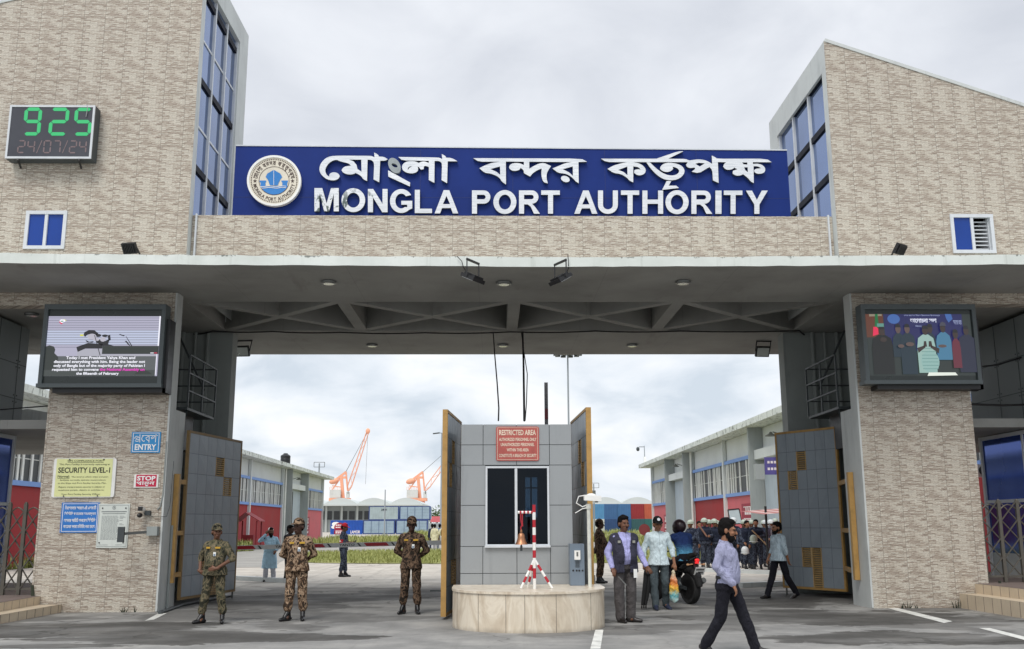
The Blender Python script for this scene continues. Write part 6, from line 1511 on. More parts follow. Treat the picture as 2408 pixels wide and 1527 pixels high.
mb.build('sheet', [paint('faded red sheet', (164, 96, 90), 0.6, 0.15, 2), paint('pale pink sheet', (196, 164, 156), 0.6, 0.1, 2)], aw)
px_ = atY(1802, 1230, ay).x; mb = MB(); mb.tube([(px_, ay, 0), (px_, ay, a0.z+.3)], .04, 8); mb.build('post', BLACK, aw)
p = atX(2301, 1108, 14.3); r_ = thing('air_conditioner', 'white outdoor air conditioner unit under the dark window beside the plain pillar', 'air conditioner', (14.2, p.y, p.z-.4))
zc = p.z; mb = MB(); mb.box(p.x-.18, p.x+.18, p.y-.3, p.y, zc-.18, zc+.18); mb.box(p.x+.1, 14.57, p.y-.05, p.y, zc-.2, zc-.181); mb.build('casing', PWHITE, r_)
mb = MB(); mb.lathe([(.13, 0), (.13, .012), (.03, .02)], (p.x-.01, p.y-.302, zc), 24, (0, -1, 0)); mb.build('fan_grille', DARKG, r_)
# kerbs and a low pad in the yard
for pts_, lab in ((((553, 1364), (700, 1372)), ''), (((1660, 1345), (1845, 1352)), ''), (((1740, 1382), (1850, 1378)), '')):
    a, b = atZ(*pts_[0], 0), atZ(*pts_[1], 0); mb = MB(); mb.bar((a.x, a.y, .06), (b.x, b.y, .06), .22, .12); mb.build('kerb', CONC, kind='structure')
for k, (x, h, wd, lab) in enumerate(((1035, 9, 12, 'rounded far tree behind the street lamp'), (1012, 8, 9, 'smaller far tree at the end of the container row'), (1570, 9, 14, 'far tree hidden behind the warehouse end'))):
    p = atY(x, 1236, 420); far_tree(p.x, 420, h, wd, lab)
p = atY(1027, 1222, 230); r_ = thing('billboard', 'small far pink board above a low wall behind the walkers', 'sign', (p.x, 230, 0)); mb = MB(); mb.box(p.x-1.4, p.x+1.4, 230, 230.2, p.z-.6, p.z+.7); mb.build('panel', WPINK, r_); mb = MB(); mb.box(p.x-.1, p.x+.1, 230.05, 230.2, 0, p.z-.6); mb.build('post', MAST, r_)
x0 = atY(1005, 1236, 235).x; x1 = atY(1400, 1236, 235).x
mb = MB(); mb.box(x0, x1, 236, 236.3, 0, 2.1); tag(mb.build('boundary_wall', WPI), 'low grey boundary wall across the far end of the yard', 'wall')
# lavender information board held upright behind the policemen
# ---------------------------------------------------------------- people
def remesh(mb, voxel, sm=3, amp=0.0, fr=7.0, seed=0.0, cut=None, fn=None):
    """grow one continuous skin over overlapping lumps; returns (verts, faces)"""
    me = bpy.data.meshes.new('skin'); me.from_pydata(mb.v, [], mb.f)
    bm = bmesh.new(); bm.from_mesh(me); bmesh.ops.recalc_face_normals(bm, faces=bm.faces); bm.to_mesh(me); bm.free()
    o = bpy.data.objects.new('skin', me); col.objects.link(o)
    md = o.modifiers.new('r', 'REMESH'); md.mode = 'VOXEL'; md.voxel_size = voxel; md.adaptivity = 0
    if sm: s_ = o.modifiers.new('s', 'SMOOTH'); s_.iterations = sm; s_.factor = 0.5
    bpy.context.view_layer.update()
    ev = o.evaluated_get(bpy.context.evaluated_depsgraph_get()); em = ev.to_mesh()
    n = len(em.vertices); co = np.empty(n*3); em.vertices.foreach_get('co', co); co = co.reshape(-1, 3)
    no = np.empty(n*3); em.vertices.foreach_get('normal', no); no = no.reshape(-1, 3)
    fs = [tuple(p.vertices) for p in em.polygons]; ev.to_mesh_clear(); bpy.data.objects.remove(o); bpy.data.meshes.remove(me)
    if amp:
        x, y, z = co.T; k = fr
        d = (np.sin(x*k*1.7+z*k*2.3+seed)+np.sin(y*k*2.1-z*k*3.1+seed*1.7)+.8*np.sin((x+y)*k*3.7+z*k*4.4+seed*.6)+.6*np.sin((x-y)*k*5.1-z*k*7.3+seed*2.2))/3.4
        co = co+no*(d*amp)[:, None]
    return co, fs
def skin_obj(name, mb, mat, parent, voxel=.011, sm=3, amp=0.0, fr=7.0, seed=0.0, drop=None, fit=None):
    co, fs = remesh(mb, voxel, sm, amp, fr, seed)
    if fit: co = fit(co)
    if drop is not None:
        keep = [f for f in fs if not drop(co[list(f)].mean(0))]; used = sorted({i for f in keep for i in f}); mp = {a: i for i, a in enumerate(used)}
        co = co[used]; fs = [tuple(mp[i] for i in f) for f in keep]
    me = bpy.data.meshes.new(name); me.from_pydata(co.tolist(), [], fs); me.polygons.foreach_set('use_smooth', [True]*len(fs)); me.materials.append(mat); me.update()
    o = bpy.data.objects.new(name, me); col.objects.link(o); o.parent = parent; ORG[o] = Vector((0,0,0)); return o
def simple(name, mb, mat, parent, smooth=True):
    ORG.setdefault(parent, Vector((0,0,0))); sv = ORG[parent]; ORG[parent] = Vector((0,0,0)); o = mb.build(name, mat, parent, smooth=smooth); ORG[parent] = sv; ORG[o] = Vector((0,0,0)); return o
def skin_mat(name, rgb):
    t = NT(name); P = t.obj(); n = t.noise(P, 14.0, 4, 0.6); c = s2l(rgb)
    return t.fin(t.ramp(n, [(0.3, tuple(x*.8 for x in c)), (0.7, tuple(x*1.12 for x in c))]), 0.5, 0, 0.35)
SKIN1 = skin_mat('dark brown skin', (110, 76, 58)); SKIN2 = skin_mat('brown skin', (150, 106, 80)); SKIN3 = skin_mat('deep brown skin', (78, 55, 46))
HAIRM = paint('black hair', (18, 16, 16), 0.85, 0.3, 20, spec=0.15); EYEM = paint('eye dark', (18, 14, 12), 0.2); LIPM = paint('lip brown', (86, 50, 46), 0.5)
DEF = dict(head=(0, -.01, 1.585), neck=(0, .015, 1.44), chest=(0, 0, 1.27), waist=(0, 0, 1.08), pelvis=(0, 0, .93),
    shL=(.172, .01, 1.372), elL=(.222, .02, 1.10), wrL=(.238, -.05, .855), shR=(-.172, .01, 1.372), elR=(-.222, .02, 1.10), wrR=(-.238, -.05, .855),
    hiL=(.095, 0, .90), knL=(.105, -.02, .49), anL=(.115, .02, .085), hiR=(-.095, 0, .90), knR=(-.105, -.02, .49), anR=(-.115, .02, .085),
    ftL=(.03, -1, 0), ftR=(-.03, -1, 0), hdL=None, hdR=None, yaw=0, nod=0)
def hand(mb, wr, d, side, curl=.5, back=Vector((0, 0, 0))):
    """palm, four fingers of different length and a thumb leaving the side of the palm"""
    d = Vector(d).normalized(); x = d.cross(Vector((0, 1, 0)))
    x = x.normalized() if x.length > .1 else Vector((1, 0, 0)); n = x.cross(d).normalized()
    # x spans the knuckles, n is the palm normal
    wr = Vector(wr); mb.caps(wr-d*.03, .026, wr+d*.02, .029, 8)
    for k in (-1, 0, 1): mb.caps(wr+d*.02+x*(.016*k), .017, wr+d*.085+x*(.024*k), .014, 7)
    for k, ln in ((-1.5, .058), (-.5, .072), (.5, .076), (1.5, .066)):
        b = wr+d*.088+x*(.0175*k); m_ = b+(d*math.cos(curl*.6)+n*math.sin(curl*.6)*1.0)*ln*.52; e_ = m_+(d*math.cos(curl*1.5)+n*math.sin(curl*1.5))*ln*.48
        mb.caps(b, .0098, m_, .009, 6); mb.caps(m_, .009, e_, .0078, 6)
    s = side; b = wr+d*.03+x*(.03*s); m_ = b+(d*.7+x*.55*s+n*.4).normalized()*.042; e_ = m_+(d*.92+n*.35).normalized()*.032
    mb.caps(b, .014, m_, .0115, 6); mb.caps(m_, .0115, e_, .0095, 6)
def person(label, x, y, head_deg, height, pose, fit, group=None, z=0.0, voxel=.0115):
    """fit: dict(skin, top, trousers, shoe, hat, beard, ...)"""
    J = {k: (Vector(v) if isinstance(v, tuple) else v) for k, v in {**DEF, **pose}.items()}
    g = fit.get('girth', 1.0); root = thing('person', label, 'person', (x, y, z), group); ORG[root] = Vector((0,0,0))
    root.rotation_euler = (0, 0, R(head_deg)); root.scale = (height/1.715,)*3
    sd = (abs(hash(label)) % 97)*.0 + (x*3.1+y*1.7)
    yaw_, nod = R(J['yaw']), R(J['nod'])
    HR = Matrix.Rotation(yaw_, 3, 'Z') @ Matrix.Rotation(nod, 3, 'X') @ Matrix.Scale(fit.get('hk', 1.1), 3); hc = J['head']
    hp = lambda a: hc+HR @ Vector(a)
    body = MB()
    # head: skull, face, jaw, nose, ears, brow
    body.ell(hp((0, .012, .035)), (.074, .092, .088), HR); body.ell(hp((0, -.028, -.02)), (.060, .066, .085), HR); body.ell(hp((0, -.05, -.075)), (.040, .040, .034), HR)
    body.caps(hp((0, -.096, .012)), .009, hp((0, -.113, -.026)), .016, 7); body.ell(hp((0, -.08, .03)), (.055, .02, .012), HR)
    body.ell(hp((0, -.092, -.058)), (.026, .016, .012), HR)
    for s in (-1, 1): body.ell(hp((.078*s, .005, -.005)), (.012, .022, .032), HR); body.ell(hp((.036*s, -.07, -.02)), (.024, .022, .02), HR)
    body.caps(J['neck']+Vector((0, .005, -.03)), .06, hp((0, .012, -.07)), .052, 10)
    # slim torso and limbs inside the clothes
    def torso(mb, ex, zlo=None, belly=0.0, top=True, flare=0.0):
        c = [J['pelvis'], J['waist'], J['chest'], J['neck']]
        pel, wa, ch, ne = c; sh = (J['shL']+J['shR'])/2
        secs = []
        if zlo is not None: secs.append((pel+Vector((0, 0, zlo-pel.z)), (.178+ex)*g+flare, (.125+ex)*g+flare))
        secs += [(pel, (.170+ex)*g+flare*.6, (.120+ex)*g+flare*.6), ((pel+wa)/2+Vector((0, -.01-belly*.6, 0)), (.158+ex)*g, (.113+ex)*g+belly*.7), (wa+Vector((0, -belly, 0)), (.152+ex)*g, (.110+ex)*g+belly), ((wa+ch)/2+Vector((0, -belly*.5, 0)), (.160+ex)*g, (.114+ex)*g+belly*.5), (ch, (.172+ex)*g, (.118+ex)*g), ((ch+sh)/2+Vector((0, 0, .02)), (.170+ex)*g, (.110+ex)*g), (sh+Vector((0, 0, .005)), (.138+ex), (.088+ex)), (sh+Vector((0, .005, .05)), .092+ex, .068+ex), (sh+Vector((0, .008, .085)), .060+ex, .058+ex)]
        mb.loft(secs, 22, 2.4)
        for s in ('L', 'R'): mb.caps(sh+Vector((0, .012, .045)), .045+ex, J['sh'+s]+Vector((0, 0, -.004)), .045+ex, 10); mb.caps(ch+Vector((0, 0, .03)), .08+ex, J['sh'+s]+Vector((0, 0, -.05)), .052+ex, 10)
    torso(body, -.012)
    for s in ('L', 'R'):
        body.caps(J['sh'+s], .046, J['el'+s], .039, 10); body.caps(J['el'+s], .039, J['wr'+s], .026, 10)
        body.caps(J['hi'+s], .078, J['kn'+s], .05, 10); body.caps(J['kn'+s], .05, J['an'+s], .036, 10)
        d = J['hd'+s] or (J['wr'+s]-J['el'+s]); hand(body, J['wr'+s], d, 1 if s == 'R' else -1, pose.get('curl'+s, .7))
    for s in ('L', 'R'): body.caps(J['an'+s], .034, J['an'+s]+Vector((0, -.05, -.03)), .03, 8)
    skin_obj('body', body, fit['skin'], root, voxel*.72, 2)
    eyes = MB()
    for s in (-1, 1): eyes.ell(hp((.031*s, -.091, .012)), (.013, .006, .007), HR, 8, 5)
    simple('eyes', eyes, EYEM, root)
    m_ = MB(); m_.ell(hp((0, -.108, -.058)), (.024, .006, .006), HR, 8, 5); simple('mouth', m_, LIPM, root)
    # trousers
    if fit.get('trousers'):
        t = MB(); bag = fit.get('bag', 0.0); pel = J['pelvis']
        t.loft([(pel+Vector((0, .005, .09)), .158*g, .112*g), (pel+Vector((0, .008, 0)), .180*g, .132*g), (pel+Vector((0, .008, -.07)), .182*g, .132*g), (pel+Vector((0, .005, -.11)), .14, .10)], 20, 2.4)
        for s in ('L', 'R'):
            hi, kn, an = J['hi'+s], J['kn'+s], J['an'+s]; dn = (an-kn).normalized()
            t.caps(hi, .096*g**.5, hi.lerp(kn, .55), .080+bag*.6, 12); t.caps(hi.lerp(kn, .55), .080+bag*.6, kn, .066+bag, 12)
            if fit.get('tuck'): e_ = an+Vector((0, 0, .15)); t.caps(kn, .066+bag, e_, .060+bag, 12); t.caps(e_, .064+bag, e_-dn*-.02, .058+bag, 10)
            else: t.caps(kn, .066+bag, an-dn*.02, .056+bag*1.1, 12); t.caps(an-dn*.05, .058+bag, an+Vector((0, .0, -.005)), .056+bag, 10)
        skin_obj('trousers', t, fit['trousers'], root, voxel, 3, fit.get('wrinkle', .006), 8.0, sd)
    # footwear
    for s in ('L', 'R'):
        f = MB(); an = J['an'+s]; d = Vector(J['ft'+s]).normalized(); sh_ = fit.get('shoe_h', .03)
        heel = an-d*.055+Vector((0, 0, -.045)); ball = an+d*.105+Vector((0, 0, -.052)); toe = an+d*.175+Vector((0, 0, -.056))
        if pose.get('lift'+s): ball += Vector((0, 0, pose['lift'+s])); toe += Vector((0, 0, pose['lift'+s]*1.5))
        f.caps(heel, .040, ball, .042, 10); f.caps(ball, .042, toe, .030, 10); f.caps(an+Vector((0, 0, sh_)), .047 if sh_ > .1 else .042, heel+d*.03, .042, 10); f.caps(an+Vector((0, 0, sh_*.3)), .046, ball-d*.01, .036, 10)
        zf = min(p.z for p in (heel, ball, toe))-.030
        def flat_(co, zf=zf, ok=not pose.get('lift'+s)):
            if ok: co[:, 2] = np.maximum(co[:, 2], .002)
            return co
        o = skin_obj('boot' if sh_ > .1 else 'shoe', f, fit.get('shoe', RUBBER), root, .010, 2, fit=flat_)
    # top
    top = fit.get('top')
    if top:
        t = MB(); zlo = fit.get('hem'); torso(t, fit.get('ex', .012), zlo, fit.get('belly', 0.0), flare=fit.get('flare', 0.0))
        sl_ = fit.get('sleeve', 1.0); sx = fit.get('sx', .014)
        for s in ('L', 'R'):
            sh, el, wr = J['sh'+s], J['el'+s], J['wr'+s]
            if sl_ >= .5: t.caps(sh, .050+sx, el, .046+sx, 12); e_ = el.lerp(wr, min((sl_-.5)*2, .97)); t.caps(el, .048+sx, e_, .034+sx, 12)
            else: t.caps(sh, .052+sx, sh.lerp(el, sl_*2), .052+sx*1.4, 12)
        if fit.get('skirt'):
            zk = fit['skirt']; pel = J['pelvis']; t.loft([(pel+Vector((0, 0, .1)), .18*g, .13*g), (pel+Vector((0, 0, -.1)), .205*g, .155*g), (pel+Vector((0, 0, (zk-pel.z)*.6)), .225*g, .165*g), (pel+Vector((0, 0, zk-pel.z)), .235*g, .17*g)], 20, 2.3)
        zcut = zlo if zlo is not None else (fit.get('skirt') or None)
        skin_obj('shirt' if not fit.get('skirt') else 'tunic', t, top, root, voxel, 3, fit.get('wrinkle', .009), 7.0, sd+2)
        cb = MB(); nk = J['neck']
        for s in (-1, 1): cb.add([nk+Vector((.062*s, .05, .035)), nk+Vector((.075*s, -.02, .012)), nk+Vector((.02*s, -.085, -.045)), nk+Vector((.075*s, -.085, -.055)), nk+Vector((.10*s, -.01, -.012)), nk+Vector((.085*s, .06, .0))], [(0,1,4,5), (1,2,3,4)])
        o = simple('collar', cb, fit.get('collar', top), root); md = o.modifiers.new('t', 'SOLIDIFY'); md.thickness = .008
    if fit.get('vest'):
        t = MB(); torso(t, .030, fit.get('vest_hem', .84), fit.get('belly', 0)*1.1, flare=.01)
        half = fit.get('vest_open', .05); cx0 = J['chest'].x
        skin_obj('vest', t, fit['vest'], root, voxel, 3, .005, 7.0, sd+4, drop=lambda c: (abs(c[0]-cx0) < half+max(0, (c[2]-1.2))*.25 and c[1] < 0) or (c[2] > 1.445))
    if fit.get('belt'):
        b = MB(); w_ = J['pelvis']+Vector((0, .0, .085)); b.loft([(w_+Vector((0, 0, -.02)), .172*g, .128*g+fit.get('belly', 0)*.3), (w_+Vector((0, 0, .02)), .170*g, .126*g+fit.get('belly', 0)*.3)], 24, 2.4); simple('belt', b, fit['belt'], root)
        b = MB(); yb = w_.y-.129*g-fit.get('belly', 0)*.3; b.box(w_.x-.028, w_.x+.028, yb-.008, yb+.0, w_.z-.022, w_.z+.022); simple('buckle', b, STEEL, root, False)
    # hair, beard, hats
    if fit.get('hair', True):
        h = MB(); fr_ = fit.get('hair_h', .0); h.ell(hp((0, .022, .052)), (.083, .095, .083+fr_), HR, 18, 12); h.ell(hp((0, .05, .01)), (.078, .068, .08), HR); h.ell(hp((0, -.035, .092+fr_*.6)), (.066, .05, .035), HR)
        skin_obj('hair', h, fit.get('hairm', HAIRM), root, .011, 1, .006, 26.0, sd)
    if fit.get('beard'):
        h = MB(); h.ell(hp((0, -.048, -.082)), (.054, .050, .046+fit['beard']), HR); h.ell(hp((0, -.098, -.045)), (.030, .014, .008), HR)
        for s in (-1, 1): h.ell(hp((.058*s, -.015, -.05)), (.012, .03, .045), HR)
        skin_obj('beard', h, fit.get('hairm', HAIRM), root, .009, 1, .003, 30.0, sd)
    if fit.get('tache'): h = MB(); h.ell(hp((0, -.108, -.043)), (.030, .010, .008), HR, 8, 5); simple('moustache', h, HAIRM, root)
    ht = fit.get('hat')
    if ht == 'cap':
        c = MB(); c.ell(hp((0, .010, .062)), (.087, .104, .078), HR, 18, 10); c.ell(hp((0, .006, .085)), (.080, .092, .068), HR)
        o = skin_obj('cap', c, fit['hatm'], root, .010, 2, .003, 12.0, sd, drop=lambda q: (HR.inverted() @ (Vector(q)-hc)).z < .045)
        b = MB(); P_ = []
        for k in range(13):
            a = math.pi*k/12; P_.append(hp((.078*math.cos(a), -.065-.095*math.sin(a), .052-.018*math.sin(a))))
        b.add([tuple(p) for p in P_]+[tuple(p+HR @ Vector((0, 0, .008))) for p in P_], [tuple(range(13)), tuple(range(13, 26))[::-1]]+[(i, i+1, i+14, i+13) for i in range(12)]); simple('cap_peak', b, fit.get('peakm', fit['hatm']), root, False)
    elif ht == 'prayer':
        c = MB(); c.lathe([(.088, 0), (.090, .03), (.082, .065), (.05, .085), (.0001, .09)], hp((0, .012, .045)), 20); simple('prayer_cap', c, fit['hatm'], root)
    elif ht == 'helmet':
        c = MB(); c.ell(hp((0, .008, .055)), (.112, .130, .105), HR, 20, 12)
        skin_obj('helmet', c, fit['hatm'], root, .012, 1, drop=lambda q: (HR.inverted() @ (Vector(q)-hc)).z < .025)
        b = MB(); b.ell(hp((0, -.005, .028)), (.132, .155, .012), HR, 20, 6); simple('helmet_rim', b, fit['hatm'], root)
        b = MB(); b.caps(hp((.085, -.01, .02)), .008, hp((.03, -.07, -.115)), .008, 6); b.caps(hp((-.085, -.01, .02)), .008, hp((-.03, -.07, -.115)), .008, 6); b.caps(hp((.03, -.07, -.115)), .01, hp((-.03, -.07, -.115)), .01, 6); simple('chin_strap', b, BLACK, root)
    elif ht == 'bike':
        c = MB(); c.ell(hp((0, .0, .03)), (.128, .150, .135), HR, 20, 14); c.ell(hp((0, -.05, -.03)), (.11, .10, .09), HR); skin_obj('crash_helmet', c, fit['hatm'], root, .012, 2)
    ba = fit.get('badge')
    if ba:
        yb = J['chest'].y-.138*g-fit.get('belly', 0)*.5; zc = J['chest'].z
        for s, w_ in ((-1, .035), (1, .045)): b = MB(); b.box(.088*s-w_, .088*s+w_, yb+.002, yb+.02, zc+.03, zc+.062); simple('name_tape', b, GOLDT, root, False)
        b = MB(); b.box(.018, .066, yb-.012, yb-.004, zc-.10, zc-.03); simple('identity_card', b, PWHITE, root, False)
        b = MB(); b.box(.026, .058, yb-.014, yb-.0125, zc-.095, zc-.06); simple('card_print', b, CARDB, root, False)
    return root
GOLDT = paint('gold name tape', (190, 150, 50), 0.7, 0.2, 20); CARDB = paint('grey card print', (120, 140, 160), 0.6)
CAMO_G = camo('green woodland camouflage', ((42, 42, 38), (86, 84, 66), (118, 108, 86), (58, 58, 48)), 10.0, 1.0)
CAMO_T = camo('brown and tan camouflage', ((46, 38, 32), (164, 140, 116), (104, 80, 62), (58, 48, 40)), 13.0, 1.2, (.40, .50, .56, .66))
CAMO_D = camo('dark brown camouflage', ((38, 32, 28), (120, 98, 80), (84, 66, 54), (44, 38, 32)), 13.0, 1.2, (.42, .50, .56, .66))
CAMO_N = camo('navy grey camouflage', ((34, 38, 50), (92, 100, 116), (60, 68, 84), (38, 42, 54)), 13.0, 1.0, (.44, .52, .56, .64))
BOOT = paint('black leather boot', (24, 24, 26), 0.35, 0.2, 10, spec=0.5); SHOEB = paint('dark leather shoe', (34, 30, 30), 0.35, 0.2, 8)
behind = dict(elL=(.275, .08, 1.12), wrL=(.09, .17, .97), elR=(-.275, .08, 1.12), wrR=(-.07, .19, .95), hdL=Vector((-.9, .1, -.4)), hdR=Vector((.9, .1, -.4)))
gx = lambda x, y: atZ(x, y, 0.0)
def stand(px, py): p = gx(px, py); return p.x, p.y
# --- three guards
x, y = stand(499, 1466); GA = dict(skin=SKIN1, top=CAMO_G, trousers=CAMO_G, shoe=BOOT, shoe_h=.2, tuck=True, bag=.014, hem=.83, flare=.02, sleeve=.60, hat='cap', hatm=CAMO_G, badge=True, girth=1.10, belly=.03, wrinkle=.010, tache=False)
person('guard in green camouflage, hand on his stomach, before the grey gate leaf', x, y, -6, 1.60,
       dict(elR=(-.30, .06, 1.12), wrR=(-.255, -.06, .90), hdR=Vector((.75, .1, -.5)), elL=(.31, .03, 1.12), wrL=(.10, -.21, .955), hdL=Vector((-.9, -.25, -.1)), anL=(.17, .02, .085), anR=(-.19, -.02, .085), knL=(.13, -.02, .49), knR=(-.14, -.03, .49), ftL=(.35, -1, 0), ftR=(-.6, -1, 0), yaw=32), GA)
x, y = stand(694, 1460)
person('guard in pale brown camouflage with hands behind his back, between the barrier and gate lane', x, y, 4, 1.69,
       dict(**behind, anL=(.12, .03, .085), anR=(-.13, -.02, .085), ftR=(-.75, -1, 0), ftL=(.12, -1, 0), yaw=-24), dict(GA, skin=SKIN3, top=CAMO_T, trousers=CAMO_T, hatm=CAMO_T, sleeve=.62, girth=1.04, belly=.015, bag=.018))
x, y = stand(965, 1444)
person('guard in dark brown camouflage with hands behind his back, standing next to the booth', x, y, 0, 1.72,
       dict(**behind, anL=(.125, .0, .085), anR=(-.135, .0, .085), ftR=(-.4, -1, 0), ftL=(.25, -1, 0), yaw=4, nod=6), dict(GA, skin=SKIN3, top=CAMO_D, trousers=CAMO_D, hatm=CAMO_D, sleeve=.8, girth=.98, belly=.0, bag=.014, hem=.80))
# guard half hidden behind the booth gate leaf
p = gx(1412, 1372); person('guard in dark camouflage seen from the side behind the camera pole', p.x, p.y, 70, 1.72, dict(elL=(.25, .02, 1.12), wrL=(.24, -.02, .87), yaw=10), dict(GA, skin=SKIN3, top=CAMO_D, trousers=CAMO_D, hatm=CAMO_D, sleeve=.95, girth=1.1, belly=.05, hem=.80, badge=None))
# --- bearded man in a long blue tunic, telephone at his ear
TUN = cloth('pale blue tunic cloth', (178, 214, 234)); WTR = cloth('white trousers', (206, 206, 214))
p = gx(632, 1368); bt = person('bearded man in long pale blue tunic and white cap, phone at ear', p.x, p.y, 8, 1.53,
       dict(elR=(-.34, -.08, 1.30), wrR=(-.135, -.10, 1.51), hdR=Vector((.25, .05, .9)), elL=(.28, .0, 1.12), wrL=(.20, -.17, .98), curlR=1.2, anL=(.15, .0, .085), anR=(-.12, .03, .085), ftL=(.6, -1, 0), ftR=(-.2, -1, 0), yaw=20),
       dict(skin=SKIN1, top=TUN, skirt=.42, trousers=WTR, bag=.02, sleeve=.94, hat='prayer', hatm=PWHITE, beard=.05, hair=True, girth=1.06, belly=.04, shoe=RUBBER))
# --- dark-haired man passing behind the second guard
p = gx(664, 1374); person('dark-haired man in dark clothes mostly hidden behind the guard in pale camouflage', p.x, p.y+.8, 60, 1.60, dict(wrR=(-.22, -.2, .9), yaw=10), dict(skin=SKIN3, top=cloth('charcoal shirt', (52, 52, 56)), trousers=cloth('dark trousers', (34, 34, 40)), sleeve=.95, hem=.86, collar=PWHITE))
# --- policeman with red cap
REDC = cloth('red cap cloth', (190, 40, 50))
p = gx(806, 1357); nv = person('policeman in navy camouflage with red cap and armband looking at a handset', p.x, p.y, 82, 1.64,
       dict(elL=(.22, -.03, 1.12), wrL=(.12, -.28, 1.10), elR=(-.22, -.03, 1.12), wrR=(-.08, -.29, 1.08), anL=(.09, -.05, .085), anR=(-.09, .04, .085), nod=12), dict(skin=SKIN1, top=CAMO_N, trousers=CAMO_N, shoe=BOOT, shoe_h=.2, tuck=True, bag=.012, sleeve=.6, hem=.86, hat='cap', hatm=REDC, girth=1.0))
b = MB(); b.tube([(-.212, .0, 1.20), (-.225, .0, 1.09)], [.078, .076], 14); simple('armband', b, REDC, nv)
b = MB(); b.tube([(-.212+.0, .005, 1.165), (-.222, .005, 1.125)], [.0785, .077], 14); simple('armband_letters', b, PWHITE, nv)
# --- man in vest, cap man, rider, walker, passers-by
VIO = cloth('lavender shirt', (172, 172, 220), placket=True); VEST = cloth('dark slate vest', (58, 58, 72)); GTR = cloth('grey trousers', (84, 80, 80))
x, y = stand(1472, 1464)
vm_ = person('man in lavender shirt and dark vest holding a rod beside the booth', x, y, 8, 1.72,
       dict(elR=(-.27, .05, 1.12), wrR=(-.235, -.10, .88), elL=(.27, .03, 1.13), wrL=(.335, -.13, .90), hdL=Vector((.45, -.35, -.65)), anR=(-.10, -.03, .085), anL=(.09, .02, .085), knR=(-.11, -.02, .49), knL=(.10, -.02, .49), ftR=(.25, -1, 0), ftL=(.95, -.6, 0), yaw=12),
       dict(skin=SKIN1, top=VIO, trousers=GTR, bag=.022, sleeve=.97, vest=VEST, vest_hem=.80, belt=BLACK, belly=.035, girth=1.08, shoe=SHOEB, tache=True, hair_h=.01))
b = MB(); b.box(.105, .165, -.175, -.168, .72, .86); simple('identity_card', b, PWHITE, vm_, False)
b = MB()
for s in (-1, 1): b.box(.125*s-.022, .125*s+.022, -.170, -.150, 1.28, 1.32)
simple('vest_badge', b, paint('pale badge', (150, 150, 140), 0.6), vm_, False)
MINT = cloth('pale mint-blue shirt', (220, 237, 242), placket=True); JEAN = cloth('faded grey jeans', (78, 88, 92)); CAPB = cloth('black cap cloth', (30, 30, 32)); NAVYS = paint('navy trainers', (34, 42, 66), 0.7, 0.2, 8)
x, y = stand(1552, 1434)
cm = person('man in pale mint shirt and black cap walking forward, both hands carrying things', x, y, 2, 1.72,
       dict(elR=(-.27, .05, 1.12), wrR=(-.275, .0, .88), elL=(.28, .05, 1.12), wrL=(.30, -.02, .86), anR=(-.10, -.10, .085), anL=(.14, .12, .11), knR=(-.11, -.08, .49), knL=(.11, -.06, .50), ftR=(-.05, -1, 0), ftL=(.35, -1, -.25), head=(0, -.03, 1.575), nod=8, yaw=4),
       dict(skin=SKIN2, top=MINT, trousers=JEAN, bag=.012, sleeve=.74, hem=.82, flare=.025, hat='cap', hatm=CAPB, shoe=NAVYS, wrinkle=.010, girth=.98))
b = MB()
hcm = Vector((0, -.03, 1.575)); b.lathe([(.024, 0), (.030, .003), (.030, .006)], tuple(hcm+Vector((0, -.118, .098))), 16, (0, -1, .35)); simple('cap_badge', b, ALU, cm, False)
WSH = cloth('lavender-grey striped shirt', (160, 162, 190), placket=True); BTR = cloth('black trousers', (30, 30, 38))
p = gx(1706, 1527)
wk = person('bearded man with glasses in a lavender-grey shirt striding past in the foreground', atY(1712, 1400, 12.75).x, 12.75, 62, 1.625,
       dict(head=(0, -.03, 1.585), elR=(-.25, .07, 1.13), wrR=(-.20, -.13, .90), hdR=Vector((.12, -.35, -.9)), elL=(.24, .05, 1.13), wrL=(.20, .10, .90), hiL=(.09, -.02, .88), knL=(.09, -.18, .47), anL=(.09, -.31, .10), hiR=(-.09, .02, .88), knR=(-.09, .09, .47), anR=(-.09, .31, .12), pelvis=(0, .0, .90), ftL=(0, -1, .1), ftR=(0, -1, -.45), yaw=8, nod=6),
       dict(skin=SKIN2, top=WSH, trousers=BTR, bag=.014, sleeve=.97, belt=BLACK, belly=.018, girth=1.10, beard=.012, hair_h=.03, shoe=SHOEB, wrinkle=.008))
b = MB(); hw_ = Vector((0, -.03, 1.585)); RY = Matrix.Rotation(R(8), 3, 'Z') @ Matrix.Rotation(R(6), 3, 'X')
for s in (-1, 1):
    for k in range(14): a0_, a1_ = 2*math.pi*k/14, 2*math.pi*(k+1)/14; q = [hw_+RY @ Vector((.034*s+.024*math.cos(a), -.108, .012+.018*math.sin(a))) for a in (a0_, a1_)]; b.bar(q[0], q[1], .004, .004)
    b.bar(hw_+RY @ Vector((.058*s, -.105, .014)), hw_+RY @ Vector((.083*s, .0, .012)), .004, .004)
simple('spectacles', b, BLACK, wk, False)
CHK = cloth('pale checked shirt', (200, 217, 226), check=(130, 158, 176))
p = gx(1836, 1408)
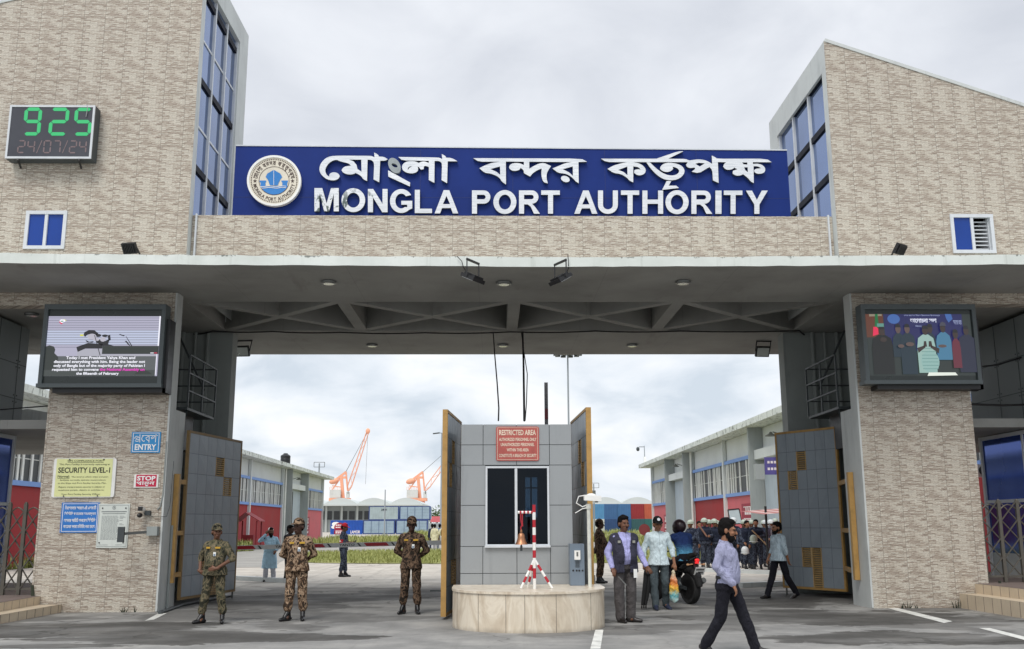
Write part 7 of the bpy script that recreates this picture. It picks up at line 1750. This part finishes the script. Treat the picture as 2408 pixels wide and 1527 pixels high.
person('bearded man in a pale checked shirt walking away towards the booth lane', p.x, p.y, -68, 1.62,
       dict(elL=(.25, .0, 1.12), wrL=(.24, .08, .87), elR=(-.25, .04, 1.12), wrR=(-.22, -.12, .90), hiL=(.09, .02, .89), knL=(.09, .14, .48), anL=(.09, .38, .12), knR=(-.09, -.14, .48), anR=(-.09, -.30, .09), hiR=(-.09, -.02, .89), ftL=(0, -1, -.4), yaw=-8),
       dict(skin=SKIN2, top=CHK, trousers=BTR, bag=.012, sleeve=.72, hem=.84, flare=.02, beard=.012, shoe=SHOEB, hair_h=.01))
p = gx(1838, 1340); person('dark-haired man in a grey jacket partly hidden behind the open gate leaf', p.x-.15, 33.5, 85, 1.95, dict(), dict(skin=SKIN2, top=cloth('grey jacket', (92, 94, 100)), trousers=BTR, sleeve=.97, hem=.80, girth=1.08))
# --- walkers far behind
YEL_ = cloth('pale yellow tunic', (226, 220, 188)); NB = cloth('dark navy clothes', (44, 52, 84)); DEN = cloth('denim', (92, 116, 150))
for px, hd, lab, ft in ((1013.5, 190, 'far walker in dark navy clothes and cap, seen from behind', dict(skin=SKIN1, top=NB, trousers=NB, sleeve=.9, hem=.85, hat='cap', hatm=CAPB)),
                        (1021, 180, 'far walker in a pale yellow tunic over white trousers, seen from behind', dict(skin=SKIN1, top=YEL_, skirt=.62, trousers=WTR, bag=.02, sleeve=.95)),
                        (1031.5, 175, 'far walker in blue denim with a cap, seen from behind', dict(skin=SKIN1, top=cloth('blue shirt', (58, 96, 150)), trousers=DEN, sleeve=.6, hem=.85, hat='cap', hatm=NB)),
                        (1041, 185, 'far walker in yellow with a dark backpack, seen from behind', dict(skin=SKIN1, top=YEL_, trousers=WTR, sleeve=.6, hem=.85))):
    p = atY(px, 1290, 62.0); q = person(lab, p.x, 62+.4*(px % 3), hd, 1.66, dict(anL=(.12, .06, .085), anR=(-.1, -.04, .085)), dict(ft, wrinkle=.004), 'walkers far behind the barrier', voxel=.02)
    if 'backpack' in lab: b = MB(); b.loft([((0, .2, 1.0), .13, .07), ((0, .21, 1.2), .15, .09), ((0, .19, 1.4), .11, .06)], 14); simple('backpack', b, RUBBER, q)
# --- riot police squad: three figures built once, copied round
HELM = paint('grey-green helmet', (170, 180, 166), 0.45, 0.12, 6, dirt=0.3); HELW = paint('white helmet', (206, 210, 210), 0.4, 0.06, 4); VESTN = cloth('black body armour', (36, 42, 58))
RP = dict(skin=SKIN2, top=CAMO_N, trousers=CAMO_N, shoe=BOOT, shoe_h=.2, tuck=True, bag=.024, sleeve=.95, hem=.86, vest=VESTN, vest_hem=1.0, vest_open=-1, hat='helmet', hatm=HELM, hair=False, girth=1.25, ex=.02, sx=.022)
GP = 'squad of policemen behind the gate'
poses = [dict(elR=(-.26, .0, 1.12), wrR=(-.12, -.22, 1.05), elL=(.26, .0, 1.12), wrL=(.10, -.22, 1.02)),
         dict(elL=(.25, .03, 1.11), wrL=(.25, -.05, .86), elR=(-.26, .02, 1.12), wrR=(-.2, -.16, .95), yaw=20),
         dict(elR=(-.25, .03, 1.11), wrR=(-.26, -.05, .86), elL=(.27, -.02, 1.13), wrL=(.08, -.24, 1.12), yaw=-18)]
squad = [(1628, 36.5, -60, 0, 'g', 'policeman with a grey helmet standing sideways at the end of the squad nearest the motorcycle'),
         (1648, 38.2, -10, 1, 'b', 'bareheaded policeman with a slung strap between the end policeman and the first helmeted pair'),
         (1660, 37.0, 14, 2, 'h', 'policeman with grey-green helmet, second helmet from the motorcycle end'),
         (1671, 38.6, 5, 0, 'h', 'policeman with pale helmet standing just behind his neighbour, arms folded'),
         (1684, 37.2, -8, 1, 'h', 'policeman with pale helmet directly beside the striding man’s shoulder'),
         (1690, 40.5, 0, 2, 'h', 'tallest-standing policeman in the back row behind the striding man'),
         (1729, 38.0, 6, 0, 'w', 'policeman with grey-white helmet facing the gate right behind the striding man'),
         (1754, 37.6, -12, 2, 'h', 'policeman with helmet below the tilted mirror board'),
         (1761, 36.6, 8, 1, 'b', 'bareheaded policeman holding a long wooden stick in the middle of the squad'),
         (1771, 38.6, 0, 0, 'h', 'policeman with pale helmet between the two bareheaded ones'),
         (1782, 36.4, -6, 2, 'b', 'tall bareheaded policeman with black armour near the awning post'),
         (1806, 38.4, 10, 1, 'w', 'policeman with white helmet at the awning post'),
         (1818, 37.4, -15, 0, 'w', 'policeman with white helmet beside the clear shield')]
squad += [(1828, 38.8, -6, 0, 'h', 'helmeted policeman beyond the clear shield, nearest the gate leaf'),
          (1801, 41.0, 8, 2, 'h', 'helmeted policeman in the back row behind the tall bareheaded one')]
protos = {}
for px, Y, hd, k, hk, lab in squad:
    key = (k, hk); q = atY(px, 1330, Y)
    if key not in protos:
        f_ = dict(RP, hatm=HELW if hk == 'w' else HELM)
        if hk == 'b': f_.update(hat=None, hair=True)
        o = protos[key] = person(lab, q.x, Y, hd, 1.72, poses[k], f_, GP, voxel=.016)
    else:
        o = copy_tree(protos[key]); o.location = (q.x, Y, 0); o.rotation_euler = (0, 0, R(hd)); o['label'] = lab
    s_ = random.Random(px).uniform(1.70, 1.80)/1.715; o.scale = (s_,)*3
# ---------------------------------------------------------------- things held, motorcycle
WOOD = paint('pale wooden stick', (176, 150, 116), 0.7, 0.15, 6)
def held(name, label, cat, pts, r_, mat): mb = MB(); mb.tube(pts, r_, 8); return tag(mb.build(name, mat, smooth=True), label, cat)
a, b = atY(1768, 1247, 35.9), atY(1803, 1282, 35.8); held('stick', 'long pale wooden stick held diagonally by a bareheaded policeman', 'stick', [a, b], .022, WOOD)
a, b = atY(1654, 1245, 36.8), atY(1648, 1265, 36.7); held('stick', 'brown wooden stick slung on the second policeman from the motorcycle', 'stick', [atY(1645, 1238, 36.9), atY(1662, 1262, 36.6)], .03, paint('brown stick', (120, 84, 66), 0.7))
for px, lab in (((1772, 1268), 'pale helmet hanging at the hip of the policeman with the wooden stick'), ((1752, 1295), 'white helmet carried low by the policeman behind the striding man')):
    q = atY(*px, 36.1); r_ = thing('riot_helmet', lab, 'helmet', q); mb = MB(); mb.ell(q, (.14, .12, .15), None, 18, 12); mb.build('shell', HELW if px[1] > 1290 else HELM, r_, smooth=True); mb = MB(); mb.lathe([(.15, -.01), (.16, .0), (.15, .015)], q-Vector((0, 0, .09)), 20); mb.build('rim', HELW, r_)
# tilted inspection mirror / clear shield
mr_ = thing('mirror_board', 'tilted pale mirror board with dark edges held above the policemen', 'board', atY(1728, 1215, 38.9))
P4 = [atY(x, y, 38.9) for x, y in ((1711.6, 1199.3), (1737.8, 1196.7), (1745, 1231.7), (1717, 1232.8))]
mb = MB(); mb.add(P4+[p+Vector((0, .03, 0)) for p in P4], [(0,1,2,3), (7,6,5,4), (0,4,5,1), (1,5,6,2), (2,6,7,3), (3,7,4,0)]); mb.build('pale_face', paint('pale reflecting board', (206, 220, 224), 0.25, 0.04, 1), mr_)
mb = MB()
for i in range(4): mb.bar(P4[i], P4[(i+1) % 4], .03, .04)
mb.tube([P4[2], atY(1749, 1255, 38.9), atY(1752, 1290, 38.9)], .025, 6); mb.build('dark_edge', BLACK, mr_)
cl = thing('riot_shield', 'clear riot shield with grey edge standing beside the white-helmeted policeman', 'shield', atY(1818, 1330, 35.5))
s0, s1 = atY(1804, 1238, 35.5), atY(1818, 1332, 35.5); xm = (s0.x+s1.x)/2; mb = MB(); vs = []
for k in range(7): t = k/6; vs.append((s0.x+(s1.x-s0.x)*t, 35.5-.08*math.sin(math.pi*t)))
mb.add([(a, b, s1.z) for a, b in vs]+[(a, b, s0.z) for a, b in vs], [(i, i+1, i+8, i+7) for i in range(6)]); mb.build('clear_sheet', tinted('clear scratched plastic', (.72, .78, .80), .5), cl)
mb = MB(); mb.tube([(*vs[0], s1.z), (*vs[0], s0.z), (*vs[3], s0.z+.05), (*vs[6], s0.z), (*vs[6], s1.z), (*vs[0], s1.z)], .02, 6); mb.build('edge_rim', ALU, cl)
# baton, tripod bag, plastic bag, phone, handset
q = gx(1472, 1464); a, b = atY(1454, 1356, q.y-.25), atY(1473, 1377, q.y-.3); held('baton', 'thin grey metal rod in the hand of the man in the dark vest', 'rod', [a, b], .008, STEEL)
q = gx(1552, 1434); TYb = q.y-.05; r_ = thing('tripod_bag', 'black folded camera tripod carried upright by the man in the mint shirt', 'tripod', atY(1515, 1428, TYb))
mb = MB(); c = [atY(1523, 1348, TYb), atY(1521, 1372, TYb), atY(1518, 1400, TYb), atY(1514, 1424, TYb)]
for dx, dy in ((-.035, 0), (.035, 0), (0, .04)): mb.tube([p+Vector((dx*(1 if i < 3 else .8), dy, 0)) for i, p in enumerate(c)], [.042, .040, .036, .026], 8)
mb.build('leg_bundle', RUBBER, r_, smooth=True)
mb = MB(); t0 = atY(1523, 1349, TYb); mb.lathe([(.055, -.03), (.075, .0), (.07, .05), (.04, .09)], t0, 14); mb.bar(t0+Vector((0, 0, .09)), t0+Vector((.12, -.02, .15)), .04, .05); mb.box(t0.x-.06, t0.x+.10, TYb-.05, TYb+.05, t0.z+.13, t0.z+.16); mb.build('pan_head', BLACK, r_)
mb = MB(); f0 = c[-1]
for dx in (-.04, .0, .04): mb.ell((f0.x+dx, TYb, f0.z-.03), (.016, .016, .03), None, 8, 6)
mb.build('rubber_foot', RUBBER, r_)
r_ = thing('plastic_bag', 'orange and turquoise plastic bag hanging from the hand of the man in the mint shirt', 'bag', atY(1585, 1410, TYb-.05)); t0, b0 = atY(1583, 1340, TYb-.05), atY(1586, 1418, TYb-.05); hgt = t0.z-b0.z; c0 = (t0+b0)/2
def bagm():
    t = NT('orange and turquoise plastic'); p = t.xyz(t.geo()); n = t.noise(t.geo(), 7.0, 4, .6, 1.5)
    zz_ = t.math('DIVIDE', t.math('SUBTRACT', t.math('ADD', p[2], t.math('MULTIPLY', t.math('SUBTRACT', n, .5), .3)), b0.z), hgt)
    c = t.ramp(zz_, [(0.0, s2l((196, 214, 206))), (0.22, s2l((90, 176, 186))), (0.42, s2l((236, 190, 60))), (0.62, s2l((226, 120, 56))), (0.9, s2l((214, 200, 170)))]); t.bump(n, .8, .05); return t.fin(c, .3, 0, .5)
mb = MB(); mb.loft([((b0.x, TYb-.05, b0.z), .03, .03), ((b0.x, TYb-.05, b0.z+hgt*.12), .085, .05), ((b0.x, TYb-.05, b0.z+hgt*.4), .095, .055), ((c0.x, TYb-.05, b0.z+hgt*.7), .065, .04), ((t0.x, TYb-.05, t0.z), .018, .016)], 18, 2.0)
skin_obj('bag_sheet', mb, bagm(), r_, .012, 1, .012, 16.0, 1.0); [setattr(ch, 'location', (-r_.location.x, -r_.location.y, -r_.location.z)) for ch in children(r_)]
q = gx(632, 1368); a = atY(623, 1262, q.y-.1); mb = MB(); mb.obox(a, (.01, .03, .0), (0, .01, 0), (.005, 0, .07)); tag(mb.build('phone', BLACK), 'dark phone held to the ear of the man in the blue tunic', 'phone')
q = gx(806, 1357); a = atY(829, 1281, q.y-.1); mb = MB(); mb.bar(atY(825, 1287, q.y-.1), atY(838, 1271, q.y-.1), .05, .03); tag(mb.build('handset', BLACK), 'dark radio handset held out by the policeman in the red cap', 'radio')
# --- motorcycle seen from behind with its rider
mx, my = atZ(1611, 1416, 0).x, 20.7
mc = thing('motorcycle', 'black motorcycle seen from behind with a lit red tail lamp', 'motorcycle', (mx, my, 0))
mc.rotation_euler = (0, 0, R(21)); ORG[mc] = Vector((0,0,0)); BKP = paint('glossy black bike paint', (22, 22, 24), 0.25, 0.2, 4, spec=0.6)
def wheel(yc, wd, rad, name='wheel'):
    mb = MB(); pr = [(rad-.09, -wd*.42), (rad-.03, -wd*.5), (rad-.004, -wd*.3), (rad, 0), (rad-.004, wd*.3), (rad-.03, wd*.5), (rad-.09, wd*.42), (rad-.09, -wd*.42)]
    mb.lathe(pr, (0, yc, rad), 36, (1, 0, 0)); w_ = simple('wheel', mb, RUBBER, mc)
    mb = MB(); mb.lathe([(rad-.09, -.03), (rad-.11, -.02), (rad-.11, .02), (rad-.09, .03)], (0, yc, rad), 30, (1, 0, 0)); mb.lathe([(.0001, -.06), (.045, -.055), (.045, .055), (.0001, .06)], (0, yc, rad), 16, (1, 0, 0))
    for k in range(5): a = 2*math.pi*k/5; mb.bar((0, yc, rad), (0, yc+(rad-.1)*math.cos(a), rad+(rad-.1)*math.sin(a)), .03, .02)
    simple('rim', mb, BLACK, w_)
wheel(0, .15, .31); wheel(1.34, .11, .30)
L = MB(); L.loft([((0, .25, .62), .09, .10), ((0, .25, .70), .13, .30), ((0, .15, .80), .12, .32), ((0, .05, .86), .05, .24)], 18, 2.2); L.caps((0, .0, .83), .07, (0, -.28, .93), .035, 10); L.caps((0, .5, .62), .14, (0, .95, .78), .15, 12); L.caps((0, .9, .75), .13, (0, 1.1, .70), .09, 10)
o = skin_obj('body_panel', L, BKP, mc, .014, 3)
L = MB(); L.caps((0, .3, .86), .10, (0, -.05, .92), .075, 10); L.caps((0, -.05, .95), .07, (0, -.25, .99), .045, 10); skin_obj('seat', L, RUBBER, mc, .014, 3)
L = MB(); L.caps((0, .35, .35), .16, (0, .65, .42), .15, 10); L.box(-.14, .14, .35, .75, .25, .5); simple('engine', L, DARKG, mc)
L = MB()
for s in (-1, 1): L.bar((.09*s, 0, .31), (.10*s, .45, .38), .03, .06)
simple('swingarm', L, DARKG, mc)
L = MB(); P_ = []
for k in range(9): a = R(60+k*14); P_.append((0, .36*math.cos(a)*1.0, .31+.37*math.sin(a)))
L.tube(P_, [.05, .075, .085, .09, .09, .085, .08, .075, .06], 10); simple('mudguard', L, RUBBER, mc)
L = MB(); L.bar((0, -.2, .85), (0, -.36, .55), .10, .02); simple('plate_bracket', L, BLACK, mc)
L = MB(); L.obox((.03, -.335, .665), (.115, 0, 0), (0, .004, .002), (0, -.045, .075)); pl_ = simple('number_plate', L, PWHITE, mc, False)
L = MB()
fpl = lambda u, v, d=0.0: (.03+u, -.343-.6*v, .665+v)
for z0_ in (.012,): 
    for i in range(7): L.obox(fpl(-.085+i*.027, .028), (.009, 0, 0), (0, .0015, 0), (0, -.010, .016))
for i in range(5): L.obox(fpl(-.03+i*.026, -.03), (.008, 0, 0), (0, .0015, 0), (0, -.012, .02))
simple('plate_strokes', L, BLACK, pl_, False)
L = MB(); L.ell((0, -.30, .88), (.055, .03, .03), None, 14, 8); L.box(-.035, .035, -.305, -.27, .81, .85)
tlm = emit('red tail lamp', (220, 26, 30), 1.2); simple('tail_lamp', L, tlm, mc)
for s in (-1, 1):
    L = MB(); L.bar((.06*s, -.22, .80), (.17*s, -.24, .79), .02, .02); L.ell((.19*s, -.25, .79), (.035, .03, .025), None, 10, 6); simple('indicator', L, paint('amber lens', (196, 150, 110), 0.3), mc)
L = MB(); L.tube([(.14, .6, .3), (.17, .3, .30), (.20, -.05, .42), (.21, -.2, .48)], [.035, .05, .062, .055], 12); simple('exhaust', L, STEEL, mc)
L = MB(); L.tube([(-.36, .85, 1.05), (-.2, .98, 1.04), (0, 1.02, 1.0), (.2, .98, 1.04), (.36, .85, 1.05)], .014, 8); simple('handlebar', L, BLACK, mc)
for s in (-1, 1):
    L = MB(); L.bar((.28*s, .93, 1.05), (.40*s, .95, 1.22), .012, .012); L.ell((.43*s, .95, 1.26), (.07, .02, .045), None, 12, 7); mi_ = simple('mirror', L, BLACK, mc)
    L = MB(); L.ell((.43*s, .932, 1.26), (.06, .004, .036), None, 12, 6); simple('mirror_glass', L, paint('mirror silver', (220, 226, 232), 0.05, 0.02, 2, metal=1.0), mi_)
    L = MB(); L.bar((.05*s, 1.05, .95), (.05*s, 1.3, .32), .05, .05); simple('fork', L, DARKG, mc)
    L = MB(); L.bar((.10*s, .2, .36), (.24*s, .18, .34), .025, .02); simple('footrest', L, DARKG, mc)
BSH = cloth('blue shaded jersey', (40, 60, 108), fade=(104, 176, 214))
rd = person('motorcycle rider in a blue fading jersey and dark helmet, seen from behind', mx, my, 21+180, 1.70,
    dict(pelvis=(0, -.12, .92), waist=(0, -.17, 1.08), chest=(0, -.24, 1.24), neck=(0, -.30, 1.40), head=(0, -.34, 1.53), shL=(.19, -.27, 1.36), shR=(-.19, -.27, 1.36), elL=(.33, -.48, 1.15), wrL=(.33, -.78, 1.07), elR=(-.33, -.48, 1.15), wrR=(-.33, -.78, 1.07), hiL=(.12, -.14, .90), hiR=(-.12, -.14, .90), knL=(.25, -.52, .72), knR=(-.25, -.52, .72), anL=(.24, -.22, .40), anR=(-.24, -.22, .40), curlL=1.4, curlR=1.4, hdL=Vector((-.2, -.8, -.2)), hdR=Vector((.2, -.8, -.2))),
    dict(skin=SKIN3, top=BSH, trousers=BTR, bag=.01, sleeve=.5, hem=.86, hat='bike', hatm=paint('black and pink crash helmet', (40, 26, 32), 0.3, 0.5, 9), hair=False, shoe=RUBBER, girth=1.05, wrinkle=.01))
